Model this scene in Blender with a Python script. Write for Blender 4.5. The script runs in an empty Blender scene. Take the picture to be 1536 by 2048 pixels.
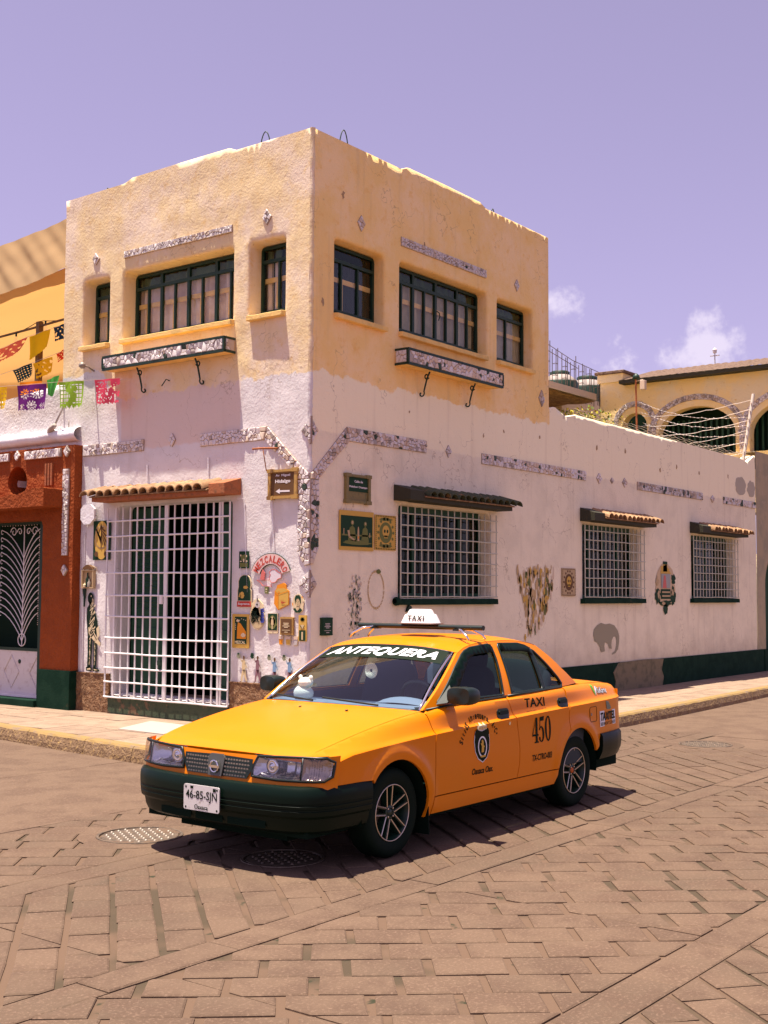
import bpy, bmesh, math, random
from mathutils import Vector, Matrix, noise
from mathutils.geometry import delaunay_2d_cdt

SC = bpy.context.scene
COL = SC.collection
R = math.radians

# ------------------------------------------------------------------ camera
# world: building corner on the pavement at the origin, the sunlit facade in the plane x=0
# (running along +y), the shaded facade in the plane y=0 (running along +x), metres, z up
cam_d = bpy.data.cameras.new('camera')
cam = bpy.data.objects.new('camera', cam_d)
COL.objects.link(cam)
yaw, pitch, roll = R(37.376), R(3.823), R(0.3245)
fw = Vector((math.cos(pitch)*math.cos(yaw), math.cos(pitch)*math.sin(yaw), math.sin(pitch)))
rt = Vector((math.sin(yaw), -math.cos(yaw), 0))
up = rt.cross(fw)
r2 = math.cos(roll)*rt + math.sin(roll)*up
u2 = -math.sin(roll)*rt + math.cos(roll)*up
cam.matrix_world = Matrix(((r2.x, u2.x, -fw.x, -10.33), (r2.y, u2.y, -fw.y, -8.95), (r2.z, u2.z, -fw.z, 1.70), (0, 0, 0, 1)))
cam_d.sensor_fit = 'VERTICAL'
cam_d.sensor_height = 36.0
cam_d.lens = 36.0*2426/2048
cam_d.clip_end = 3000
SC.camera = cam

# ------------------------------------------------------------------ sky and sun
SUN = Vector((-0.150, 0.125, 1.0)).normalized()
SUN_EL = math.asin(SUN.z)
SUN_AZ = math.atan2(SUN.x, SUN.y)
world = bpy.data.worlds.new('World')
SC.world = world
world.use_nodes = True
wn, wl = world.node_tree.nodes, world.node_tree.links
wn.clear()
sky = wn.new('ShaderNodeTexSky')
sky.sky_type = 'NISHITA'
sky.sun_disc = False
sky.sun_elevation = SUN_EL
sky.sun_rotation = SUN_AZ
sky.air_density = 1.0
sky.dust_density = 1.4
sky.ozone_density = 1.0
tint = wn.new('ShaderNodeMix'); tint.data_type = 'RGBA'; tint.blend_type = 'MULTIPLY'
tint.inputs['Factor'].default_value = 1.0
tint.inputs['B'].default_value = (1.02, 0.822, 1.22, 1)
hsv = wn.new('ShaderNodeHueSaturation'); hsv.inputs['Saturation'].default_value = 0.36
wl.new(sky.outputs[0], hsv.inputs['Color']); wl.new(hsv.outputs[0], tint.inputs['A'])
tc = wn.new('ShaderNodeTexCoord')
def wnode(kind, **kw):
    n = wn.new(kind)
    for k, v in kw.items(): setattr(n, k, v)
    return n
def cloud(center, rad, soft):
    d = wnode('ShaderNodeVectorMath', operation='DISTANCE')
    nz = wnode('ShaderNodeTexNoise'); nz.inputs['Scale'].default_value = 20; nz.inputs['Detail'].default_value = 5; nz.inputs['Roughness'].default_value = 0.62
    wl.new(tc.outputs['Generated'], nz.inputs['Vector'])
    wl.new(tc.outputs['Generated'], d.inputs[0]); d.inputs[1].default_value = center
    s = wnode('ShaderNodeMath', operation='MULTIPLY_ADD'); s.inputs[1].default_value = 0.13; 
    wl.new(nz.outputs['Fac'], s.inputs[0]); wl.new(d.outputs['Value'], s.inputs[2])
    m = wnode('ShaderNodeMapRange'); m.interpolation_type = 'SMOOTHSTEP'
    m.inputs['From Min'].default_value = rad + 0.065 + soft; m.inputs['From Max'].default_value = rad + 0.065 - soft
    wl.new(s.outputs[0], m.inputs['Value'])
    return m.outputs[0]
cl = None
for c, rad, soft in (((0.850, 0.479, 0.227), -0.001, 0.012), ((0.8945, 0.405, 0.194), 0.005, 0.013), ((0.884, 0.427, 0.190), 0.008, 0.010),
                     ((0.901, 0.377, 0.216), 0.0, 0.013), ((0.908, 0.368, 0.196), 0.007, 0.012), ((0.893, 0.420, 0.172), 0.006, 0.014),
                     ((0.60, 0.78, 0.16), 0.03, 0.03), ((0.98, 0.05, 0.20), 0.04, 0.04), ((-0.5, 0.84, 0.2), 0.06, 0.05), ((-0.7, -0.68, 0.22), 0.05, 0.05), ((0.3, -0.93, 0.2), 0.06, 0.05)):
    o = cloud(c, rad, soft)
    if cl is None: cl = o
    else:
        a = wnode('ShaderNodeMath', operation='MAXIMUM'); wl.new(cl, a.inputs[0]); wl.new(o, a.inputs[1]); cl = a.outputs[0]
mulc = wnode('ShaderNodeMath', operation='MULTIPLY'); mulc.inputs[1].default_value = 0.72; wl.new(cl, mulc.inputs[0])
cmix = wnode('ShaderNodeMix', data_type='RGBA')
wl.new(mulc.outputs[0], cmix.inputs['Factor']); wl.new(tint.outputs['Result'], cmix.inputs['A'])
cmix.inputs['B'].default_value = (7.4, 6.6, 7.9, 1)
bg = wn.new('ShaderNodeBackground'); bg.inputs['Strength'].default_value = 0.055
wo = wn.new('ShaderNodeOutputWorld')
wl.new(cmix.outputs['Result'], bg.inputs['Color']); wl.new(bg.outputs[0], wo.inputs['Surface'])

sun_d = bpy.data.lights.new('sun', 'SUN')
sun_d.energy = 4.6
sun_d.angle = R(0.53)
sun_d.color = (1.0, 0.90, 0.76)
sun = bpy.data.objects.new('sun', sun_d)
COL.objects.link(sun)
sun.rotation_euler = SUN.to_track_quat('Z', 'Y').to_euler()
sun.location = (0, 0, 30)

SC.view_settings.view_transform = 'Standard'
SC.view_settings.look = 'None'
SC.view_settings.gamma = 1.0
SC.view_settings.exposure = 1.25
SC.render.engine = 'CYCLES'
SC.cycles.max_bounces = 8
SC.cycles.transparent_max_bounces = 12
SC.cycles.use_denoising = True
random.seed(7)

# ------------------------------------------------------------------ helpers
def rgb(r, g, b):
    f = lambda c: (c/255/12.92) if c/255 <= 0.04045 else ((c/255+0.055)/1.055)**2.4
    return (f(r), f(g), f(b), 1.0)

def mat(name, col, rough=0.8, metal=0.0, spec=0.4, var=None, bumps=(), coat=0.0, emis=None, alpha=None, vary_obj=0.0):
    """var: list of (noise scale, colour, lo, hi[, detail]); bumps: list of (scale, strength, distance)."""
    m = bpy.data.materials.new(name); m.use_nodes = True
    nt = m.node_tree; n, l = nt.nodes, nt.links
    b = n['Principled BSDF']
    b.inputs['Roughness'].default_value = rough
    b.inputs['Metallic'].default_value = metal
    b.inputs['Specular IOR Level'].default_value = spec
    if coat: b.inputs['Coat Weight'].default_value = coat; b.inputs['Coat Roughness'].default_value = 0.05
    col = tuple(col[:3]) + (1,)
    b.inputs['Base Color'].default_value = col
    geo = n.new('ShaderNodeNewGeometry')
    last = None
    if var or vary_obj:
        rc = n.new('ShaderNodeRGB'); rc.outputs[0].default_value = col; last = rc.outputs[0]
        for it in (var or ()):
            sc, c2, lo, hi = it[:4]
            t = n.new('ShaderNodeTexNoise'); t.inputs['Scale'].default_value = sc; t.inputs['Detail'].default_value = it[4] if len(it) > 4 else 3.5
            t.inputs['Roughness'].default_value = 0.62
            l.new(geo.outputs['Position'], t.inputs['Vector'])
            mr = n.new('ShaderNodeMapRange'); mr.interpolation_type = 'SMOOTHSTEP'
            mr.inputs['From Min'].default_value = lo; mr.inputs['From Max'].default_value = hi
            l.new(t.outputs['Fac'], mr.inputs['Value'])
            mx = n.new('ShaderNodeMix'); mx.data_type = 'RGBA'
            l.new(mr.outputs[0], mx.inputs['Factor']); l.new(last, mx.inputs['A']); mx.inputs['B'].default_value = tuple(c2[:3]) + (1,)
            last = mx.outputs['Result']
        if vary_obj:
            oi = n.new('ShaderNodeObjectInfo')
            mr = n.new('ShaderNodeMapRange'); mr.inputs['To Min'].default_value = 1-vary_obj; mr.inputs['To Max'].default_value = 1+vary_obj
            l.new(oi.outputs['Random'], mr.inputs['Value'])
            mx = n.new('ShaderNodeMix'); mx.data_type = 'RGBA'; mx.blend_type = 'MULTIPLY'; mx.inputs['Factor'].default_value = 1
            l.new(last, mx.inputs['A']); l.new(mr.outputs[0], mx.inputs['B']); last = mx.outputs['Result']
        l.new(last, b.inputs['Base Color'])
    nb = None
    for sc, st, dist in bumps:
        t = n.new('ShaderNodeTexNoise'); t.inputs['Scale'].default_value = sc; t.inputs['Detail'].default_value = 2.5; t.inputs['Roughness'].default_value = 0.6
        l.new(geo.outputs['Position'], t.inputs['Vector'])
        bn = n.new('ShaderNodeBump'); bn.inputs['Strength'].default_value = st; bn.inputs['Distance'].default_value = dist
        l.new(t.outputs['Fac'], bn.inputs['Height'])
        if nb: l.new(nb, bn.inputs['Normal'])
        nb = bn.outputs[0]
    if nb: l.new(nb, b.inputs['Normal'])
    if emis: b.inputs['Emission Color'].default_value = emis; b.inputs['Emission Strength'].default_value = 1
    return m

def glass(name, col, refl_rough=0.03, tint=0.75, ior=1.5, refl=1.0):
    m = bpy.data.materials.new(name); m.use_nodes = True
    n, l = m.node_tree.nodes, m.node_tree.links
    n.clear()
    out = n.new('ShaderNodeOutputMaterial'); mx = n.new('ShaderNodeMixShader')
    tr = n.new('ShaderNodeBsdfTransparent'); gl = n.new('ShaderNodeBsdfGlossy'); lw = n.new('ShaderNodeLayerWeight'); pw = n.new('ShaderNodeMath'); pw.operation = 'POWER'; pw.inputs[1].default_value = 4.0
    lw.inputs['Blend'].default_value = 0.5; l.new(lw.outputs['Facing'], pw.inputs[0])
    fr = n.new('ShaderNodeMath'); fr.operation = 'MULTIPLY_ADD'; fr.inputs[1].default_value = 0.94; fr.inputs[2].default_value = 0.05; l.new(pw.outputs[0], fr.inputs[0])
    tr.inputs['Color'].default_value = (col[0]*tint, col[1]*tint, col[2]*tint, 1)
    gl.inputs['Roughness'].default_value = refl_rough
    gl.inputs['Color'].default_value = (refl, refl, refl, 1)
    l.new(fr.outputs[0], mx.inputs[0]); l.new(tr.outputs[0], mx.inputs[1]); l.new(gl.outputs[0], mx.inputs[2]); l.new(mx.outputs[0], out.inputs[0])
    return m

def cloth(name, col, trans=0.35, bump=None):
    m = bpy.data.materials.new(name); m.use_nodes = True
    n, l = m.node_tree.nodes, m.node_tree.links
    n.clear()
    out = n.new('ShaderNodeOutputMaterial'); mx = n.new('ShaderNodeMixShader'); mx.inputs[0].default_value = trans
    d = n.new('ShaderNodeBsdfDiffuse'); t = n.new('ShaderNodeBsdfTranslucent')
    d.inputs['Color'].default_value = tuple(col[:3])+(1,); t.inputs['Color'].default_value = tuple(col[:3])+(1,)
    l.new(d.outputs[0], mx.inputs[1]); l.new(t.outputs[0], mx.inputs[2]); l.new(mx.outputs[0], out.inputs[0])
    return m

class MB:
    """collects shapes; build() links them as ONE mesh object"""
    def __init__(s): s.v = []; s.f = []; s.m = []
    def add(s, vs, fs, m=0):
        o = len(s.v); s.v += [tuple(p) for p in vs]
        s.f += [tuple(i+o for i in f) for f in fs]; s.m += [m]*len(fs)
    def box(s, x0, x1, y0, y1, z0, z1, m=0):
        s.add([(x0,y0,z0),(x1,y0,z0),(x1,y1,z0),(x0,y1,z0),(x0,y0,z1),(x1,y0,z1),(x1,y1,z1),(x0,y1,z1)],
              [(0,3,2,1),(4,5,6,7),(0,1,5,4),(1,2,6,5),(2,3,7,6),(3,0,4,7)], m)
    def hexa(s, p, m=0):
        s.add(p, [(0,3,2,1),(4,5,6,7),(0,1,5,4),(1,2,6,5),(2,3,7,6),(3,0,4,7)], m)
    def tube(s, pts, r, n=8, m=0, caps=True, flat=1.0):
        pts = [Vector(p) for p in pts]; k = len(pts)
        rr = r if isinstance(r, (list, tuple)) else [r]*k
        vs = []; prev = None
        for i, p in enumerate(pts):
            t = (pts[min(i+1, k-1)]-pts[max(i-1, 0)]).normalized()
            if prev is None:
                a = Vector((0,0,1)) if abs(t.z) < 0.9 else Vector((1,0,0))
                x = t.cross(a).normalized()
            else:
                x = (prev - t*prev.dot(t)).normalized()
            prev = x; y = t.cross(x)
            for j in range(n):
                a = 2*math.pi*(j+0.5)/n
                vs.append(p + x*rr[i]*math.cos(a) + y*rr[i]*math.sin(a)*flat)
        fs = [(i*n+j, i*n+(j+1) % n, (i+1)*n+(j+1) % n, (i+1)*n+j) for i in range(k-1) for j in range(n)]
        if caps: fs += [tuple(range(n))[::-1], tuple((k-1)*n+j for j in range(n))]
        s.add(vs, fs, m)
    def lathe(s, prof, c=(0,0,0), axis='z', n=24, m=0, caps=False):
        vs = []
        for r, h in prof:
            for j in range(n):
                a = 2*math.pi*j/n; x, y = r*math.cos(a), r*math.sin(a)
                p = {'z': (x, y, h), 'y': (x, h, y), 'x': (h, x, y)}[axis]
                vs.append((p[0]+c[0], p[1]+c[1], p[2]+c[2]))
        k = len(prof)
        fs = [(i*n+j, i*n+(j+1) % n, (i+1)*n+(j+1) % n, (i+1)*n+j) for i in range(k-1) for j in range(n)]
        if caps: fs += [tuple(range(n)), tuple((k-1)*n+j for j in range(n))]
        s.add(vs, fs, m)
    def prism(s, poly, mp, d0, d1, m=0, m_side=None):
        """poly [(a,b)] extruded along the third argument of mp from d0 to d1"""
        k = len(poly)
        vs = [mp(a, b, d0) for a, b in poly] + [mp(a, b, d1) for a, b in poly]
        s.add(vs, [tuple(range(k)), tuple(range(2*k-1, k-1, -1))], m)
        s.add(vs, [(i, (i+1) % k, k+(i+1) % k, k+i) for i in range(k)], m if m_side is None else m_side)
    def grid(s, fn, nu, nv, m=0):
        vs = [fn(i/nu, j/nv) for i in range(nu+1) for j in range(nv+1)]
        s.add(vs, [(i*(nv+1)+j, (i+1)*(nv+1)+j, (i+1)*(nv+1)+j+1, i*(nv+1)+j+1) for i in range(nu) for j in range(nv)], m)
    def build(s, name, mats, parent=None, smooth=False, bevel=0, seg=2, solid=0, recalc=True, merge=False, angle=None):
        me = bpy.data.meshes.new(name)
        me.from_pydata([tuple(v) for v in s.v], [], s.f)
        if not isinstance(mats, (list, tuple)): mats = [mats]
        for mm in mats: me.materials.append(mm)
        if len(mats) > 1: me.polygons.foreach_set('material_index', s.m)
        if recalc or merge:
            bm = bmesh.new(); bm.from_mesh(me)
            if merge: bmesh.ops.remove_doubles(bm, verts=bm.verts, dist=0.0004)
            if recalc: bmesh.ops.recalc_face_normals(bm, faces=bm.faces)
            bm.to_mesh(me); bm.free()
        if smooth:
            me.polygons.foreach_set('use_smooth', [True]*len(me.polygons))
            if angle: me.set_sharp_from_angle(angle=R(angle))
        o = bpy.data.objects.new(name, me); COL.objects.link(o)
        if parent: o.parent = parent
        if solid:
            md = o.modifiers.new('thick', 'SOLIDIFY'); md.thickness = solid; md.offset = 0
        if bevel:
            md = o.modifiers.new('bevel', 'BEVEL'); md.width = bevel; md.segments = seg; md.limit_method = 'ANGLE'; md.angle_limit = R(40)
        return o

def tag(o, label, cat, group=None):
    o['label'] = label; o['category'] = cat
    if group: o['group'] = group
    return o
def thing(name, label, cat, loc=(0,0,0), group=None):
    o = bpy.data.objects.new(name, None); COL.objects.link(o); o.location = loc; o.empty_display_size = 0.2
    return tag(o, label, cat, group)
def part(name, parent, loc=(0,0,0)):
    o = bpy.data.objects.new(name, None); COL.objects.link(o); o.location = loc; o.parent = parent; o.empty_display_size = 0.1
    return o
def dup(o, parent=None, loc=None):
    c = o.copy(); COL.objects.link(c)
    if parent: c.parent = parent
    if loc is not None: c.location = loc
    return c
def struct(o): o['kind'] = 'structure'; return o
def stuff(o): o['kind'] = 'stuff'; return o

LW = lambda a, z, d=0.0: Vector((-d, a, z))       # sunlit facade: a = distance from the corner, d = out of the wall
RW = lambda a, z, d=0.0: Vector((a, -d, z))       # shaded facade

def text_poly(txt, size=1.0, bold=0.0, shear=0.0, xs=1.0, spacing=1.0, align='CENTER'):
    """-> (verts2d, faces) of a line of lettering, centred on its own bounding box"""
    cu = bpy.data.curves.new('lettering', 'FONT'); cu.body = txt; cu.size = size; cu.offset = bold; cu.shear = shear
    cu.space_character = spacing; cu.resolution_u = 3
    ob = bpy.data.objects.new('lettering', cu)
    COL.objects.link(ob)
    dg = bpy.context.evaluated_depsgraph_get()
    me = bpy.data.meshes.new_from_object(ob.evaluated_get(dg))
    vs = [(v.co.x*xs, v.co.y) for v in me.vertices]; fs = [tuple(p.vertices) for p in me.polygons]
    bpy.data.objects.remove(ob); bpy.data.curves.remove(cu); bpy.data.meshes.remove(me)
    if vs:
        cx = (min(v[0] for v in vs)+max(v[0] for v in vs))/2; cy = (min(v[1] for v in vs)+max(v[1] for v in vs))/2
        vs = [(v[0]-cx, v[1]-cy) for v in vs]
    return vs, fs
def fit_text(txt, w, h, bold=0.0, shear=0.0, spacing=1.0):
    """lettering scaled to the box w x h (bold is a share of the letter size)"""
    vs, fs = text_poly(txt, 1.0, bold, shear, 1.0, spacing)
    bw = max(v[0] for v in vs)-min(v[0] for v in vs); bh = max(v[1] for v in vs)-min(v[1] for v in vs)
    return [(v[0]*w/bw, v[1]*h/bh) for v in vs], fs

def inside(p, poly):
    x, y = p; c = False; j = len(poly)-1
    for i in range(len(poly)):
        xi, yi = poly[i]; xj, yj = poly[j]
        if (yi > y) != (yj > y) and x < (xj-xi)*(y-yi)/(yj-yi)+xi: c = not c
        j = i
    return c
def resample(poly, step):
    out = []
    for i in range(len(poly)):
        a = Vector(poly[i]); b = Vector(poly[(i+1) % len(poly)]); n = max(1, int(round((b-a).length/step)))
        out += [tuple(a.lerp(b, k/n)) for k in range(n)]
    return out
def rrect(x0, x1, z0, z1, r_top=0.06, r_bot=0.0, n=5, grow=0.0):
    x0 -= grow; x1 += grow; z0 -= grow; z1 += grow; r = max(1e-4, r_top+grow*0.5)
    out = []
    if r_bot > 0:
        for k in range(n+1): a = math.pi+math.pi/2*k/n; out.append((x0+r_bot+r_bot*math.cos(a), z0+r_bot+r_bot*math.sin(a)))
        for k in range(n+1): a = 1.5*math.pi+math.pi/2*k/n; out.append((x1-r_bot+r_bot*math.cos(a), z0+r_bot+r_bot*math.sin(a)))
    else: out += [(x0, z0), (x1, z0)]
    for k in range(n+1): a = math.pi/2*k/n; out.append((x1-r+r*math.cos(a), z1-r+r*math.sin(a)))
    for k in range(n+1): a = math.pi/2+math.pi/2*k/n; out.append((x0+r+r*math.cos(a), z1-r+r*math.sin(a)))
    return out
def fill(outer, holes=(), step=None, jitter=0.0, extra=(), skip=None):
    """triangulate a polygon with holes, with inner points every `step` -> (points, tris)"""
    pts, eds = [], []
    for poly in [outer]+list(holes):
        o = len(pts); k = len(poly); pts += [Vector(p) for p in poly]; eds += [(o+i, o+(i+1) % k) for i in range(k)]
    if step:
        xs = [p[0] for p in outer]; ys = [p[1] for p in outer]
        nx = int((max(xs)-min(xs))/step); ny = int((max(ys)-min(ys))/step)
        for i in range(1, nx+1):
            for j in range(1, ny+1):
                p = (min(xs)+i*step+random.uniform(-jitter, jitter)*step+(step*0.5 if j % 2 else 0), min(ys)+j*step+random.uniform(-jitter, jitter)*step)
                if skip and skip(p): continue
                if inside(p, outer) and not any(inside(p, h) for h in holes): pts.append(Vector(p))
    for p in extra:
        if inside(p, outer) and not any(inside(p, h) for h in holes): pts.append(Vector(p))
    r = delaunay_2d_cdt(pts, eds, [], 0, 1e-6)
    vo, fo = r[0], r[2]
    fs = []
    for f in fo:
        c = ((vo[f[0]].x+vo[f[1]].x+vo[f[2]].x)/3, (vo[f[0]].y+vo[f[1]].y+vo[f[2]].y)/3)
        if inside(c, outer) and not any(inside(c, h) for h in holes): fs.append(tuple(f))
    return [(v.x, v.y) for v in vo], fs
def clip(poly, a, b, c):
    """keep the part of the convex polygon where a*x+b*y <= c"""
    out = []
    for i in range(len(poly)):
        p, q = poly[i], poly[(i+1) % len(poly)]
        dp, dq = a*p[0]+b*p[1]-c, a*q[0]+b*q[1]-c
        if dp <= 0: out.append(p)
        if (dp < 0 < dq) or (dq < 0 < dp):
            t = dp/(dp-dq); out.append((p[0]+(q[0]-p[0])*t, p[1]+(q[1]-p[1])*t))
    return out
def area(poly): return abs(sum(poly[i][0]*poly[(i+1) % len(poly)][1]-poly[(i+1) % len(poly)][0]*poly[i][1] for i in range(len(poly))))/2
def shrink(poly, g):
    """inset a convex polygon by g"""
    A = sum(poly[i][0]*poly[(i+1) % len(poly)][1]-poly[(i+1) % len(poly)][0]*poly[i][1] for i in range(len(poly)))
    if A < 0: poly = poly[::-1]
    out = list(poly)
    for i in range(len(poly)):
        p, q = poly[i], poly[(i+1) % len(poly)]
        dx, dy = q[0]-p[0], q[1]-p[1]; L = math.hypot(dx, dy)
        if L < 1e-9: continue
        nx, ny = dy/L, -dx/L
        out = clip(out, nx, ny, nx*p[0]+ny*p[1]-g)
        if len(out) < 3: return []
    return out
# ------------------------------------------------------------------ materials of the place
M = {}
DG = (0.004, 0.030, 0.014)          # the blackish green of everything painted "black" here
M['paver'] = mat('paver', (0.124, 0.077, 0.047), 0.88, var=[(0.7, (0.105, 0.066, 0.040), 0.45, 0.6), (1.9, (0.085, 0.056, 0.034), 0.58, 0.72), (3.0, (0.098, 0.058, 0.035), 0.42, 0.62), (60, (0.172, 0.108, 0.070), 0.5, 0.72), (190, (0.06, 0.036, 0.024), 0.60, 0.72)], bumps=[(45, 0.5, 0.006), (240, 0.6, 0.003)], vary_obj=0.07)
M['mortar'] = mat('mortar', (0.118, 0.071, 0.043), 0.95, var=[(0.9, (0.060, 0.041, 0.022), 0.47, 0.60), (7, (0.026, 0.027, 0.011), 0.60, 0.70)], bumps=[(80, 0.6, 0.004)])
M['slab'] = mat('sidewalk_slab', (0.29, 0.20, 0.135), 0.85, var=[(5, (0.22, 0.15, 0.10), 0.4, 0.65), (70, (0.32, 0.23, 0.165), 0.5, 0.7)], bumps=[(120, 0.4, 0.003)], vary_obj=0.08)
M['slab_white'] = mat('pale_concrete', (0.38, 0.32, 0.275), 0.8, var=[(8, (0.39, 0.33, 0.28), 0.45, 0.7)], bumps=[(100, 0.3, 0.002)])
M['kerb'] = mat('kerb_concrete', (0.24, 0.15, 0.08), 0.9, var=[(6, (0.20, 0.12, 0.06), 0.4, 0.6), (22, (0.42, 0.27, 0.10), 0.52, 0.7)], bumps=[(30, 0.9, 0.02)])
M['kerb_yellow'] = mat('worn_yellow_kerb_paint', (0.27, 0.17, 0.055), 0.8, var=[(7, (0.22, 0.15, 0.09), 0.5, 0.68)], bumps=[(60, 0.4, 0.004)])
M['iron'] = mat('cast_iron', (0.16, 0.115, 0.08), 0.55, metal=0.3, var=[(20, (0.10, 0.075, 0.055), 0.4, 0.6)], bumps=[(90, 0.4, 0.003)])
M['stud'] = mat('polished_stud', (0.32, 0.27, 0.22), 0.5, metal=0.4)

# ------------------------------------------------------------------ ground: road, pavers, kerbs, sidewalk slabs
mb = MB(); mb.box(-400, 400, -400, 400, -0.5, -0.0115)
road = struct(mb.build('road', M['mortar']))
RP = []                                       # every paver polygon: (poly, distance to camera)
CAMXY = Vector((-10.33, -8.95))
def in_view(c):
    d = Vector(c)-CAMXY; f = Vector((math.cos(yaw), math.sin(yaw))); r = Vector((math.sin(yaw), -math.cos(yaw)))
    return d.dot(f) > 4.3 and abs(d.dot(r)) < 0.345*d.dot(f)+0.5
def lay(y0, y1, ang, along, across, gap_l, gap_a, far, stagger, seed):
    """bricks of length `along` and width `across` laid at `ang`, clipped to the band y0..y1"""
    rnd = random.Random(seed)
    ca, sa = math.cos(ang), math.sin(ang)
    n = int(26/across)
    for i in range(-n, n):
        off = (stagger*(i % 2) + rnd.uniform(-0.16, 0.16))*along
        for j in range(-int(24/along), int(24/along)):
            a0, a1 = j*along+off+gap_a/2, (j+1)*along+off-gap_a/2
            b0, b1 = i*across+gap_l/2, (i+1)*across-gap_l/2
            ctr = ((a0+a1)/2*ca-(b0+b1)/2*sa-4, (a0+a1)/2*sa+(b0+b1)/2*ca-4)
            if not in_view(ctr) or ctr[1] < y0-0.4 or ctr[1] > y1+0.4 or ctr[0] > far: continue
            jt = lambda: rnd.uniform(-0.006, 0.006)
            poly = [(a*ca-b*sa-4+jt(), a*sa+b*ca-4+jt()) for a, b in ((a0,b0),(a1,b0),(a1,b1),(a0,b1))]
            poly = clip(clip(poly, 0, 1, y1-0.006), 0, -1, -(y0+0.006))
            for xj in (-6.51, -4.43, -2.35, -0.27, 1.81):      # saw-cut joints across the street
                if any(p[0] < xj for p in poly) and any(p[0] > xj for p in poly):
                    q = clip(poly, -1, 0, -(xj+0.005))
                    if len(q) > 2 and area(q) > 0.004: RP.append(q)
                    poly = clip(poly, 1, 0, xj-0.005)
            if len(poly) > 2 and area(poly) > 0.004: RP.append(poly)
A50, A40 = R(50), R(40.5)
lay(-4.60, -3.12, A50, 0.34, 0.232, 0.036, 0.010, 3.0, 0.5, 1)
lay(-6.46, -4.82, A40+math.pi/2, 0.375, 0.25, 0.013, 0.042, 2.0, 0.42, 2)
lay(-8.30, -6.70, A50, 0.34, 0.232, 0.03, 0.010, 2.0, 0.5, 3)
lay(-2.88, -1.55, A40+math.pi/2, 0.375, 0.25, 0.012, 0.030, 4.0, 0.42, 4)
for y0, y1, sd in ((-4.82, -4.60, 5), (-6.70, -6.46, 6), (-3.12, -2.88, 7)):      # smooth bands between the fields
    x = -7.6; rnd = random.Random(sd)
    while x < 4:
        w = rnd.uniform(0.62, 0.86)
        p = [(x+0.003, y0+0.005), (x+w-0.003, y0+0.005), (x+w-0.003, y1-0.005), (x+0.003, y1-0.005)]
        if in_view((x+w/2, (y0+y1)/2)): RP.append(p)
        x += w
def paver_mesh(poly, c, rnd):
    h = rnd.uniform(-0.003, 0.001); tx, ty = rnd.uniform(-0.007, 0.007), rnd.uniform(-0.007, 0.007)
    loc = [(p[0]-c[0], p[1]-c[1]) for p in poly]
    inn = shrink(loc, 0.009)
    if len(inn) != len(loc): inn = [(p[0]*0.93, p[1]*0.93) for p in loc]
    else:
        k0 = min(range(len(inn)), key=lambda k: (inn[k][0]-loc[0][0])**2+(inn[k][1]-loc[0][1])**2)
        A = sum(loc[i][0]*loc[(i+1) % len(loc)][1]-loc[(i+1) % len(loc)][0]*loc[i][1] for i in range(len(loc)))
        seq = inn if A > 0 else inn[::-1]
        k0 = min(range(len(seq)), key=lambda k: (seq[k][0]-loc[0][0])**2+(seq[k][1]-loc[0][1])**2)
        inn = seq[k0:]+seq[:k0]
    k = len(loc)
    vs = [(p[0], p[1], -0.03) for p in loc]+[(p[0], p[1], -0.0045+h) for p in loc]+[(p[0], p[1], h+p[0]*tx+p[1]*ty) for p in inn]
    fs = [(i, (i+1) % k, k+(i+1) % k, k+i) for i in range(k)]+[(k+i, k+(i+1) % k, 2*k+(i+1) % k, 2*k+i) for i in range(k)]+[tuple(range(2*k, 3*k))]
    return vs, fs
RP.sort(key=lambda p: -area(p)/((Vector(p[0])-CAMXY).length**3))
rnd = random.Random(11)
rest = MB()
MH = [(-4.50, -2.36, 0.30), (3.03, -3.38, 0.30), (-4.42, -3.63, 0.27)]      # manhole covers
cnt = 0
for poly in RP:
    c = (sum(p[0] for p in poly)/len(poly), sum(p[1] for p in poly)/len(poly))
    if any(math.hypot(c[0]-m[0], c[1]-m[1]) < m[2]+0.02 for m in MH): continue
    vs, fs = paver_mesh(poly, c, rnd)
    if cnt < 298:
        b = MB(); b.add(vs, fs); o = b.build('paver', M['paver'], road); o.location = (c[0], c[1], 0); cnt += 1
    else: rest.add([(v[0]+c[0], v[1]+c[1], v[2]) for v in vs], fs)
stuff(rest.build('paver_field', M['paver'], road))
far_pave = mat('far_paving', (0.124, 0.077, 0.047), 0.88, var=[(3.0, (0.098, 0.058, 0.035), 0.42, 0.62), (60, (0.172, 0.108, 0.070), 0.5, 0.72)], bumps=[(9, 0.5, 0.02), (45, 0.5, 0.006)])
mb = MB(); mb.box(3.9, 60, -30, 8, -0.4, -0.004); mb.box(-60, -0.5, 0.6, 60, -0.4, -0.004); mb.box(-2.6, 3.95, -1.56, 1, -0.4, -0.006); mb.box(-9, -2.55, -1.54, 0.65, -0.4, -0.005); mb.box(1.9, 3.95, -9, -3.15, -0.4, -0.007)
struct(mb.build('far_road', far_pave))

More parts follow.
